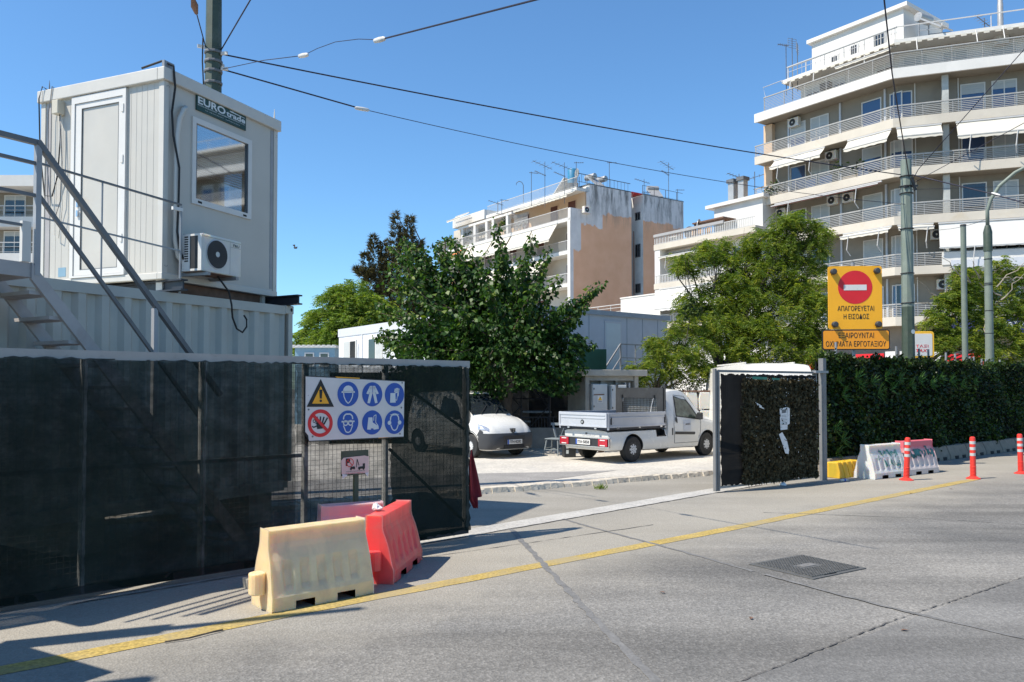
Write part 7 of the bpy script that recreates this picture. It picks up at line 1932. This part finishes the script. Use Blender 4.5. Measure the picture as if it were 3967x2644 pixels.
mb.tube([F1.p(0.9, -0.1, 22.35), F1.p(0.7, -0.1, 23.1), F1.p(2.0, -0.5, 23.3)], 0.025, 6)
mb.build('awning_strut', M['railing_white'], AB)
MB().box(-6.5, -0.1, 1.6, 6.5, 23.3, 25.6).build('roof_room', M['plaster_white'], AB)
MB().box(-6.75, 0.25, 1.35, 6.7, 25.6, 25.85).build('roof_room_cap', M['plaster_white'], AB)
FR = Fac(-10.1, 1.6, 1, 0)
for a0, a1, z0, z1 in ((5.0, 5.6, 23.6, 24.2), (6.4, 7.0, 23.75, 24.45), (8.0, 8.9, 23.6, 24.6)):
    w = FR.window(AB, a0, a1, z0, z1, 0.0, M['glass_dark'], M['white_paint'], 0.0, mullion=False)
    mb = MB()
    for k in range(4): FR.box(mb, lin(a0, a1, (k + 0.7) / 4.4), lin(a0, a1, (k + 0.7) / 4.4) + 0.03, 0.05, 0.07, z0, z1)
    mb.build('window_bars', M['railing_white'], w)
FRL = Fac(0, 0, 1, 0)
F1.hrail(AB, 2.2, 10.0, -0.75, 23.35, 2, 0.85, M['railing_white'], step=1.4, thick=0.01, nm='roof_railing')
F2.hrail(AB, 0.2, RL, -0.75, 23.35, 1, 0.85, M['railing_white'], step=2.6, thick=0.01, nm='roof_railing')
F1.vrail(AB, 2.3, 10, -0.78, 23.35, 0.8, M['railing_white'], 0.35, w=0.015, nm='roof_railing')
# shops at street level
F2.box(MB(), 3.0, 12.0, -0.1, 0.15, 5.0, 6.0).build('shop_sign', M['sign_navy'], AB)
Mt = Matrix(((D2[0], -F2.n[0], 0, 0), (D2[1], -F2.n[1], 0, 0), (0, 0, 1, 0), (0, 0, 0, 1)))
text('shop_lettering', 'ΟΥ', M['sign_glyph'], AB, 6.15, -0.16, 5.12, 0.62, 1.15, bold=0.02, M=Mt)
sg = F1.box(MB(), 4.2, 9.4, 0.02, 0.12, 3.1, 4.0).build('shop_sign', M['sign_red'], AB)
F1.box(MB(), 4.2, 9.4, 0.12, 0.14, 2.75, 3.12).build('shop_sign', M['rail_grey'], AB)
M1 = Matrix.Identity(4)
text('shop_lettering', 'www.online.gr', M['sign_glyph'], sg, -3.0, -0.13, 3.45, 0.22, 1.9, M=M1)
MB().flat([[(-2.1, 2.8), (-1.98, 2.8), (-1.98, 3.05), (-2.1, 3.05)], [(-2.25, 2.88), (-1.83, 2.88), (-1.83, 2.98), (-2.25, 2.98)]], -0.145).build('white_cross', M['sign_glyph'], sg)
F1.box(MB(), 9.5, 10.2, 0.02, 0.12, 3.0, 4.1).build('shop_sign', M['sign_white'], AB)
sg2 = F2.box(MB(), 0.2, 2.4, 0.02, 0.12, 2.9, 4.1).build('shop_sign', M['sign_white'], AB)
sg3 = F2.box(MB(), 2.6, 4.6, 0.02, 0.12, 2.6, 3.9).build('shop_sign', M['sign_red'], AB)
for a in (0.5, 3.5, 6.5): F1.window(AB, a, a + 2.6, 0.2, 2.7, -1.3, M['glass_dark'], M['rail_grey'], 0, nm='shop_window')
for a in (0.5, 3.8, 7.1): F2.window(AB, a, a + 2.8, 0.2, 2.7, -1.3, M['glass_dark'], M['rail_grey'], 0, nm='shop_window')

# ------------------------------------------------------------------ pink gabled apartment block in the middle
def gable_mat():
    m = bpy.data.materials.new('weathered gable plaster')
    nt, N, L, b = nodes_of(m); b.inputs['Roughness'].default_value = 0.92
    tc = N.new('ShaderNodeTexCoord'); sep = N.new('ShaderNodeSeparateXYZ'); L.new(tc.outputs['Object'], sep.inputs[0])
    def math_(op, a, b_):
        n = N.new('ShaderNodeMath'); n.operation = op
        for i, v in enumerate((a, b_)):
            if isinstance(v, (int, float)): n.inputs[i].default_value = v
            else: L.new(v, n.inputs[i])
        return n.outputs[0]
    y, z = sep.outputs[1], sep.outputs[2]
    step = math_('MULTIPLY', math_('GREATER_THAN', y, 3.9), 1.35)
    left = math_('MULTIPLY', math_('LESS_THAN', y, 1.25), -2.4)
    left0 = math_('MULTIPLY', math_('LESS_THAN', y, 0.35), -30)
    thr = math_('ADD', math_('ADD', step, 16.85), math_('ADD', left, left0))
    nz = noise(nt, 0.9, 5, 0.7)
    thr = math_('ADD', thr, math_('MULTIPLY', math_('SUBTRACT', nz, 0.5), 1.6))
    thr2 = math_('SUBTRACT', thr, math_('MULTIPLY', math_('MULTIPLY', math_('SUBTRACT', y, 11.4), math_('SUBTRACT', y, 11.4)), math_('MULTIPLY', math_('GREATER_THAN', y, 9.0), 0.035)))
    up = math_('MULTIPLY', math_('SUBTRACT', z, thr2), 12)
    up.node.use_clamp = True
    orange = ramp(nt, noise(nt, 0.5, 5, 0.6), [(0.3, (0.78, 0.40, 0.225)), (0.7, (0.88, 0.49, 0.295))])
    grey = ramp(nt, noise(nt, 0.7, 6, 0.65), [(0.3, (0.62, 0.57, 0.54)), (0.7, (0.80, 0.74, 0.70))])
    c = mix(nt, up, orange, grey)
    # soot run-down below the coping
    st = ramp(nt, noise(nt, 1.5, 5, 0.7, stretch=(1, 1, 0.16)), [(0.46, g3(0)), (0.62, g3(0.9))])
    topm = ramp(nt, math_('MULTIPLY', z, 0.05), [(0.84, g3(0)), (1.0, g3(1))])
    c = mix(nt, mix(nt, 1.0, st, topm, 'MULTIPLY'), c, (0.13, 0.125, 0.115))
    patch = ramp(nt, noise(nt, 0.8, 4, 0.7), [(0.70, g3(0)), (0.76, g3(0.6))])
    c = mix(nt, patch, c, (0.52, 0.45, 0.41))
    L.new(c, b.inputs['Base Color'])
    return m
M['gable'] = gable_mat()
M['gable_side'] = pm('weathered side plaster', (0.74, 0.73, 0.70), 0.9, 0.1, 0.8, streak=(2, (0.35, 0.34, 0.32), 0.55, 0.8, 0.5))
PB = thing('apartment_block', 'older apartment block with big orange windowless gable and cream awnings', 'apartment building', (5.316, 72.0, 0.0), -54.5)
MB().box(-24, 0, 1.5, 7.62, 0, 17.2).build('wall', M['plaster_cream'], PB)
g_ = MB().add([(0.012, 0.0, 0), (0.012, 7.64, 0), (0.012, 7.64, 20.78), (0.012, 2.3, 20.72), (0.012, 2.3, 20.1), (0.012, 1.9, 19.9), (0.012, 1.9, 18.3), (0.012, 0, 18.3)], [tuple(range(8))])
g_.add([(0.012, 9.2, 0), (0.012, 14.95, 0), (0.012, 14.95, 20.8), (0.012, 9.2, 20.78)], [(0, 1, 2, 3)])
g_.build('gable_wall', M['gable'], PB)
MB().box(-14, 0.0, 2.3, 7.64, 17.2, 20.75).box(-14, 0, 9.2, 14.95, 0, 20.78).box(-14, -1.6, 7.0, 9.6, 0, 20.75).build('upper_wall', M['gable_side'], PB)
MB().box(-0.35, 0.0, 0.0, 1.9, 17.3, 18.3).box(-0.35, 0.0, 0.0, 1.5, 0, 17.3).build('end_wall', M['gable_side'], PB)
MB().box(-14, 0.03, 2.25, 7.66, 20.75, 20.83).box(-14, 0.03, 9.15, 15.0, 20.8, 20.88).build('coping', M['rail_grey'], PB)
mb = MB()
for z0 in (18.25, 14.9, 11.8): pass
FW = Fac(0.0, 9.2, 1, 0)
FG = Fac(-1.6, 7.64, 0, 1)
for z0, z1 in ((18.35, 19.15), (14.7, 16.0), (11.2, 12.1)):
    w = Fac(-1.6, 9.2, 1, 0).window(PB, 0.55, 1.25, z0, z1, 0.0, M['glass_dark'], M['rail_grey'], 0, mullion=True)
Fac(-1.6, 7.64, 0, 1).window(PB, 0.25, 0.85, 18.3, 19.3, 0.0, M['glass_dark'], M['rail_grey'], 0)
MB().tube([(-1.45, 8.5, 10), (-1.45, 8.5, 20.6)], 0.12, 8).tube([(-1.45, 8.95, 10), (-1.45, 8.95, 17.3), (-1.2, 8.75, 17.0)], 0.07, 8).tube([(0.05, 7.9, 9), (0.05, 7.9, 17)], 0.06, 6).build('drain_pipes', M['rust'], PB)
MB().box(-1.5, 0.02, 7.7, 9.15, 20.7, 20.95).box(-1.5, -0.5, 7.7, 8.2, 19.2, 20.7).build('red_flashing', M['sign_red'], PB) if False else MB().box(-1.5, 0.0, 7.7, 9.1, 20.78, 20.86).build('red_flashing', M['sign_red'], PB)
FP = Fac(-24, 0, 1, 0)
Fg = Fac(0.012, 0, 0, 1)
Fg.aircon(PB, 1.35, 0.0, 17.95)
# floors of the front
for zt, zb in ((17.42, 17.12), (14.42, 14.1), (11.4, 11.1), (8.4, 8.1), (5.4, 5.1)):
    FP.box(MB(), 0, 23.98, -1.5, 0.0, zb, zt).build('balcony_slab', M['plaster_white'], PB)
    FP.vrail(PB, 0.1, 23.6 if zt > 17 else 23.95, -0.04, zt, 0.93, M['railing_white'], 0.15)
for zt in (14.42, 11.4, 8.4):
    for k in range(5):
        a = 21.6 - k * 4.6
        FP.window(PB, a, a + 1.3, zt, zt + 2.1, -1.5, M['glass_dark'], M['plaster_white'], 1.0, shutm=M['shutter_brown'], mullion=False)
FP.box(MB(), 23.6, 23.99, -0.1, 0.03, 5, 17.1).build('corner_pier', M['plaster_white'], PB)
for k, (a0, a1) in enumerate(((18.3, 22.1), (14.8, 18.1), (11.4, 14.5), (7.6, 11.2), (4.0, 7.4))):
    FP.awning(PB, a0, a1, 17.1, 15.55, 0.0, 1.0, M['awning_cream'], arms=False)
for k, (a0, a1) in enumerate(((13.0, 16.0), (16.6, 20.4), (9.0, 12.6))):
    FP.awning(PB, a0, a1, 14.05, 12.6, 0.0, 1.0, M['awning_cream'], arms=False)
FP.awning(PB, 0.5, 6.0, 14.0, 13.2, 0.0, 0.9, M['awning_terracotta'], arms=False)
# penthouse with shutters, roof edge, pergola
MB().box(-14.5, -0.2, 1.95, 2.3, 17.4, 20.1).build('penthouse_wall', M['plaster_peach'], PB)
FPW = Fac(-24, 1.95, 1, 0)
for a in (18.6, 21.3, 14.0): FPW.window(PB, a, a + 1.25, 17.5, 19.6, 0.0, M['glass_dark'], M['plaster_peach'], 1.0, shutm=M['shutter_brown'], mullion=False)
MB().box(-15.2, -0.2, 0.9, 2.4, 20.05, 20.35).build('roof_slab', M['plaster_white'], PB)
FP.awning(PB, 15.2, 23.6, 20.02, 19.55, -0.9, 0.1, M['awning_cream'], arms=False)
FPR = Fac(-24, 0.95, 1, 0)
FPR.vrail(PB, 9.0, 23.8, 0.0, 20.4, 0.9, M['railing_white'], 0.17)
Fac(0.0, 0.95, 0, 1).vrail(PB, 0.0, 6.6, -0.05, 20.8, 0.8, M['railing_dark'], 0.45, w=0.02)
Fac(0.0, 9.2, 0, 1).hrail(PB, 0.0, 5.7, -0.05, 20.9, 1, 0.8, M['railing_dark'], thick=0.008, top=0.012)
mb = MB()
for a in (9.8, 11.0, 7.5, 13.6, 5.0): FP.box(mb, a, a + 0.4, -0.5, -0.12, 17.4, 19.4)
FP.box(mb, 4.4, 14.6, -0.5, -0.1, 19.4, 19.62)
for k in range(18): FP.box(mb, 4.6 + k * 0.55, 4.7 + k * 0.55, -1.9, -0.5, 19.45, 19.58)
mb.build('pergola', M['plaster_white'], PB)
for a0, a1 in ((5.3, 7.3), (14.7, 17.0)):
    mb = MB()
    for k in range(12):
        x0 = lin(a0, a1, k / 12); w_2 = (a1 - a0) / 12
        mb.bar(FP.p(x0, -0.3, 17.6), FP.p(x0 + 0.4, -0.3, 19.2), 0.05, 0.02).bar(FP.p(x0 + 0.4, -0.31, 17.6), FP.p(x0, -0.31, 19.2), 0.05, 0.02)
    mb.build('trellis', M['railing_white'], PB)
for a, z, n, s_ in ((0.5, 18.3, 260, 0.8), (2.6, 18.2, 200, 0.6), (12.8, 18.6, 90, 0.5), (6.0, 18.3, 120, 0.6)):
    P_, D_ = [], []
    for _ in range(n): P_.append(FP.p(a + random.gauss(0, s_), -0.5 + random.gauss(0, .2), z + random.gauss(0, .3))); D_.append((random.gauss(0, 1), random.gauss(0, 1), random.gauss(0, 1)))
    leaves('balcony_plant', M['leaf_dark'], P_, D_, 0.42, 0.22, PB)
MB().box(-24, -16.5, 2.2, 7.6, 17.4, 20.2).build('stair_room', M['plaster_cream'], PB)
FS_ = Fac(-24, 0.9, 1, 0)
MB().box(-22.6, -16.0, 1.2, 7.6, 20.2, 21.2).build('roof_room', M['plaster_white'], PB)
FS_.vrail(PB, 2.0, 5.5, -0.1, 20.2, 0.8, M['railing_white'], 0.2)
FP.awning(PB, 3.6, 6.4, 21.0, 20.4, -0.3, 0.9, M['awning_cream'], arms=False)
FP.awning(PB, 4.0, 6.6, 17.05, 16.4, 0.02, 0.7, M['awning_orange'], arms=False)
# rooftop equipment
def heater(root_frame, label, x, y, z, az, tilt=40, n=1):
    t = thing('solar_water_heater', label, 'solar water heater', (x, y, z), az, 'rooftop solar water heaters')
    for k in range(n):
        o = k * 1.5
        MB().lathe([(0.05, -0.62), (0.27, -0.60), (0.29, -0.5), (0.29, 0.5), (0.27, 0.6), (0.05, 0.62)], 18, (o, 0.9, 1.25), 'x' if n == 1 else 'y').build('tank', M['tank_grey'], t, smooth=40)
    c, s_ = math.cos(R_(tilt)), math.sin(R_(tilt))
    mb = MB().add([(-0.6, 0.7, 1.1), (0.6, 0.7, 1.1), (0.6, -0.6, 0.1), (-0.6, -0.6, 0.1), (-0.6, 0.75, 1.02), (0.6, 0.75, 1.02), (0.6, -0.55, 0.02), (-0.6, -0.55, 0.02)], [(0, 3, 2, 1), (4, 5, 6, 7), (0, 1, 5, 4), (2, 3, 7, 6), (0, 4, 7, 3), (1, 2, 6, 5)])
    mb.build('collector', M['tank_grey'], t)
    mb = MB()
    for x_ in (-0.5, 0.5): mb.bar((x_, 0.9, 0), (x_, 0.9, 1.1), 0.05).bar((x_, -0.5, 0), (x_, 0.9, 0.4), 0.04)
    mb.build('stand', M['galvanised'], t)
    return t
def pw(root, p):
    a = root.rotation_euler.z; x, y, z = p
    return (root.location.x + x * math.cos(a) - y * math.sin(a), root.location.y + x * math.sin(a) + y * math.cos(a), z)
heater(None, 'double cylinder water heater on the orange gable roof', *pw(PB, (-0.8, 4.0, 20.8)), 40, n=2)
heater(None, 'single cylinder water heater on the rear orange gable roof', *pw(PB, (-0.8, 11.8, 20.85)), 10)
heater(None, 'tilted solar heater beside the white roof room of the tall block', *pw(AB, (1.6, 2.4, 23.6)), 30)
t = thing('water_tank', 'blue rooftop water tank above the cream awnings', 'water tank', pw(PB, (-1.6, 1.6, 20.4)))
MB().lathe([(0.45, 0.6), (0.47, 1.9), (0.40, 2.0), (0.1, 2.05)], 18).build('tank', M['water_blue'], t, smooth=40)
MB().box(-0.5, 0.5, -0.5, 0.5, 0, 0.6).build('stand', M['rail_grey'], t)
t = thing('sloping_panel', 'pale sloping rooftop panel beside the blue water tank', 'solar panel', pw(PB, (-3.4, 1.5, 20.4)), -54.5)
MB().add([(-1.2, 0, 0.1), (0.6, 0, 1.5), (0.6, 1.6, 1.5), (-1.2, 1.6, 0.1), (-1.15, 0, 0.0), (0.65, 0, 1.4), (0.65, 1.6, 1.4), (-1.15, 1.6, 0.0)], [(0, 1, 2, 3), (7, 6, 5, 4), (0, 4, 5, 1), (2, 6, 7, 3), (1, 5, 6, 2), (0, 3, 7, 4)]).build('panel', M['railing_white'], t)
def dish(label, p, az, r=0.45, h=0.9):
    t = thing('satellite_dish', label, 'satellite dish', p, az, 'rooftop satellite dishes')
    MB().tube([(0, 0, 0), (0, 0, h)], 0.03, 6).build('mast', M['antenna'], t)
    pr = [(0.02, 0.0), (r * 0.5, -0.05), (r * 0.85, -0.13), (r, -0.2), (r * 0.98, -0.21), (r * 0.5, -0.075), (0.02, -0.02)]
    MB().lathe([(a, b) for a, b in pr], 20, (0, -0.05, h + r * 0.7), 'y').build('reflector', M['tank_grey'], t, smooth=True)
    MB().tube([(0, -0.1, h + 0.1), (0, -r * 1.2, h + r * 0.6)], 0.015, 5).build('feed_arm', M['antenna'], t)
dish('satellite dish beside the blue tank on the gable roof', pw(PB, (-0.4, 1.4, 20.5)), -70)
def antenna(label, p, h, az, kind=0):
    t = thing('tv_antenna', label, 'antenna', p, az, 'rooftop television antennas')
    MB().tube([(0, 0, 0), (0, 0, h)], 0.028, 6).build('mast', M['antenna'], t)
    def yagi(z, l, n, w, tilt=0.0, x0=-0.2):
        mb = MB().bar((x0, 0, z), (x0 + l, 0, z + tilt), 0.035)
        for k in range(n): x = x0 + l * (k + 0.3) / n; mb.bar((x, -w / 2, z + tilt * (k + .3) / n), (x, w / 2, z + tilt * (k + .3) / n), 0.022)
        return mb.build('aerial', M['antenna'], t)
    if kind == 0: yagi(h - 0.05, 1.6, 6, 0.5, -0.35, -1.0); yagi(h - 1.3, 0.9, 4, 0.4)
    elif kind == 1: yagi(h - 0.1, 2.1, 5, 0.9, -0.5, -1.3); yagi(h - 1.0, 1.2, 7, 0.35, -0.3, -1.1)
    elif kind == 2:
        mb = MB()
        for k in range(5): mb.bar((-0.35, 0.0, h - 0.7 + k * 0.16), (0.35, 0.0, h - 0.7 + k * 0.16), 0.02)
        mb.bar((-0.35, 0, h - 0.7), (-0.35, 0, h - 0.05), 0.02).bar((0.35, 0, h - 0.7), (0.35, 0, h - 0.05), 0.02)
        mb.build('aerial', M['galvanised'], t)
    else: yagi(h - 0.1, 0.9, 5, 0.35)
AN = [(1221, 395, 72.5, 3.2, 20, 3, 'antenna with two short aerials near the curved roof lamp'), (1252, 372, 72.5, 4.2, 30, 1, 'antenna with large aerial above the curved roof lamp'), (1297, 374, 72.8, 3.8, 25, 1, 'antenna with double aerial above the sloping rooftop panel'), (1324, 372, 73, 2.6, 0, 3, 'short aerial rising directly behind the blue tank'), (1144, 462, 79, 1.3, 20, 0, 'low antenna on the small white roof room above the orange awning'), (1153, 458, 80, 1.5, 10, 3, 'slimmer low antenna beside another on the white roof room'),
      (1400, 372, 75, 2.6, 0, 3, 'thin antenna above double cylinder heater'), (1536, 374, 80, 4.0, 40, 1, 'tallest antenna on the rear orange gable roof'), (1557, 435, 80.5, 1.8, 0, 3, 'small antenna at the far corner of the rear gable roof'), (1480, 412, 78, 2.2, 15, 0, 'antenna between the two gable parts'),
      (1820, 88, 55, 4.4, 20, 2, 'grid antenna above the corner railing of the white upper storey'), (1832, 100, 54.6, 3.4, 60, 2, 'shorter grid antenna beside the taller one by the white roof room'), (1806, 102, 55.2, 3.6, 200, 3, 'thin antenna outermost in the trio beside the white roof room'), (2075, 35, 50, 3.0, 0, 2, 'grid antenna between white roof room and tilted solar heater'), (2262, 42, 48, 1.6, 30, 0, 'slanted antenna near the rooftop flue'),
      (1698, 400, 58, 3.6, 20, 0, 'antenna above twin chimneys of the low white house'), (1734, 395, 57.4, 4.0, 160, 1, 'antenna with round box beside the tall block')]
for vx, vy, d, h, az, kd_, lb in AN:
    p = pt(vx, vy, d); antenna(lb, (p.x, p.y, p.z - h), h, az, kd_)
t = thing('roof_lamp', 'curved lamp on the roof above the cream awnings', 'lamp', pw(PB, (-9.0, 1.3, 20.4)))
MB().tube([(0, 0, 0), (0, 0, 2.0), (-0.15, 0, 2.3), (-0.45, 0, 2.4), (-0.7, 0, 2.2), (-0.72, 0, 2.0)], 0.035, 6).build('arm', M['antenna'], t)
t = thing('roof_flue', 'tall metal flue pipe on the tall block roof', 'chimney', pt(2299, 55, 47.5))
MB().lathe([(0.16, -0.6), (0.16, 1.2), (0.14, 1.25), (0.14, 3.0)], 12).build('pipe', M['tank_grey'], t, smooth=40)
MB().box(-0.3, 0.3, -0.3, 0.3, -1.3, -0.4).build('base', M['plaster_white'], t)

# ------------------------------------------------------------------ low white house between them
LWH = thing('low_house', 'white three storey house with cream balconies, between the two big blocks', 'house', (10.954, 61.0, 0.0), -54.5)
FL = Fac(0, 0, 1, 0)
MB().box(0.0, 9.4, 1.2, 9, 0, 12.6).build('wall', M['plaster_white'], LWH)
MB().box(0.0, 0.55, 0.05, 1.2, 0, 12.45).build('end_pier', M['plaster_white'], LWH)
for zt, zb in ((12.88, 12.45), (9.86, 9.44), (6.8, 6.4)):
    FL.box(MB(), -0.05, 9.4, -1.25, 0.0, zb, zt).build('balcony_slab', M['plaster_cream'], LWH)
    FL.vrail(LWH, 0.02, 9.3, -0.06, zt, 0.62, M['railing_white'], 0.16, w=0.06)
FL.box(MB(), -0.05, 6.7, -0.1, 0.04, 13.46, 13.66).build('parapet_rail', M['railing_grey'], LWH)
FL.awning(LWH, 0.5, 5.2, 12.2, 11.85, -0.9, 0.1, M['awning_cream'], val=0.14, arms=True)
FL.awning(LWH, 0.55, 8.6, 9.35, 7.85, 0.0, 0.55, M['plaster_white'], val=0.2, arms=False)
for a in (1.2, 4.0, 6.6):
    for zf in (9.86, 6.8): FL.window(LWH, a, a + 1.4, zf, zf + 2.0, -1.2, M['glass_dark'], M['white_paint'], 0.0)
MB().box(4.2, 8.5, 2.0, 6.5, 12.88, 15.2).build('roof_room', M['plaster_white'], LWH)
MB().box(3.6, 8.8, 1.7, 6.8, 15.2, 15.45).build('roof_room_cap', M['plaster_white'], LWH)
MB().box(3.3, 6.2, 0.6, 2.0, 14.0, 14.1).box(3.4, 3.5, 0.7, 0.8, 12.88, 14.0).build('terrace_canopy', M['rust'], LWH)
mb = MB()
for k in range(10): FL.box(mb, 3.4 + k * 0.2, 3.5 + k * 0.2, -0.5, -0.45, 12.9, 13.5)
mb.build('terrace_screen', pm('tan wood slats', (0.45, 0.26, 0.12), 0.8), LWH)
MB().box(1.2, 1.9, 0.4, 1.0, 13.3, 13.36).box(1.25, 1.3, 0.45, 0.95, 12.88, 13.3).box(1.8, 1.85, 0.45, 0.95, 12.88, 13.3).build('terrace_table', M['white_paint'], LWH)
for x_ in (5.0, 5.9):
    c = MB().box(x_, x_ + 0.5, 2.6, 3.1, 15.4, 17.0).build('chimney', M['tank_grey'], LWH)
    MB().box(x_ - 0.08, x_ + 0.58, 2.5, 3.2, 17.0, 17.25).build('chimney_cap', M['rail_grey'], c)
dish('grey satellite dish turned sideways on the low house terrace', pw(LWH, (3.6, 0.7, 12.9)), 60, 0.5, 0.6)
dish('rounded satellite dish facing forward on the low house terrace', pw(LWH, (2.7, 0.9, 12.9)), 10, 0.5, 0.2)
# low white wall and terrace left of that house
lw = thing('terrace_wall', 'low white terrace wall with thin railing at the foot of the orange gable', 'wall', (10.954, 61.0, 0.0), -54.5)
MB().box(-9.5, -4.7, 1.0, 1.3, 0, 7.75).build('wall', M['plaster_white'], lw)
MB().box(-4.7, -0.06, 0.9, 1.3, 0, 9.2).build('wall', M['plaster_white'], lw)
MB().box(-4.75, -0.06, 0.85, 1.35, 9.2, 9.3).box(-9.6, -4.75, 0.95, 1.35, 7.75, 7.83).build('coping', M['plaster_white'], lw)
Fac(-9.4, 1.1, 1, 0).hrail(lw, 0, 4.6, 0, 7.85, 3, 0.95, M['railing_white'], thick=0.02)
MB().box(-4.2, -0.06, 0.6, 0.9, 7.2, 7.45).build('ledge', M['plaster_white'], lw)

# ------------------------------------------------------------------ far block at the left edge
FB = thing('apartment_block', 'distant white apartment block glimpsed through the steel stair railing', 'apartment building', (-33.0, 58.0, 0.0), 0)
zb0 = 5.9
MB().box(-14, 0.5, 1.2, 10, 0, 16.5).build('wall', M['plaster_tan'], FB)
FB1 = Fac(-14, 0, 1, 0)
for z in (8.3, 11.0, 13.7):
    FB1.box(MB(), 0, 16.2 if z < 13 else 15.8, -1.3, 0, z, z + 0.75).build('balcony_slab', M['plaster_white'], FB)
    FB1.hrail(FB, 0, 16.0, -0.05, z + 0.8, 2, 0.75, M['railing_white'], thick=0.012)
for z in (6.0, 9.2, 11.9, 14.6):
    for a in (9.0, 12.2): FB1.window(FB, a, a + 1.6, z, z + 1.7, -1.2, M['glass_dark'], M['white_paint'], 0.2)
MB().box(-14, 0.9, -0.8, 10, 16.5, 17.3).build('roof', M['plaster_white'], FB)
t = thing('water_tank', 'grey tank on the roof of the distant block behind the stair', 'water tank', (-34.0, 59, 17.3))
MB().lathe([(0.7, 0), (0.72, 1.4), (0.5, 1.8), (0.1, 1.9)], 16).build('tank', M['tank_grey'], t, smooth=40)
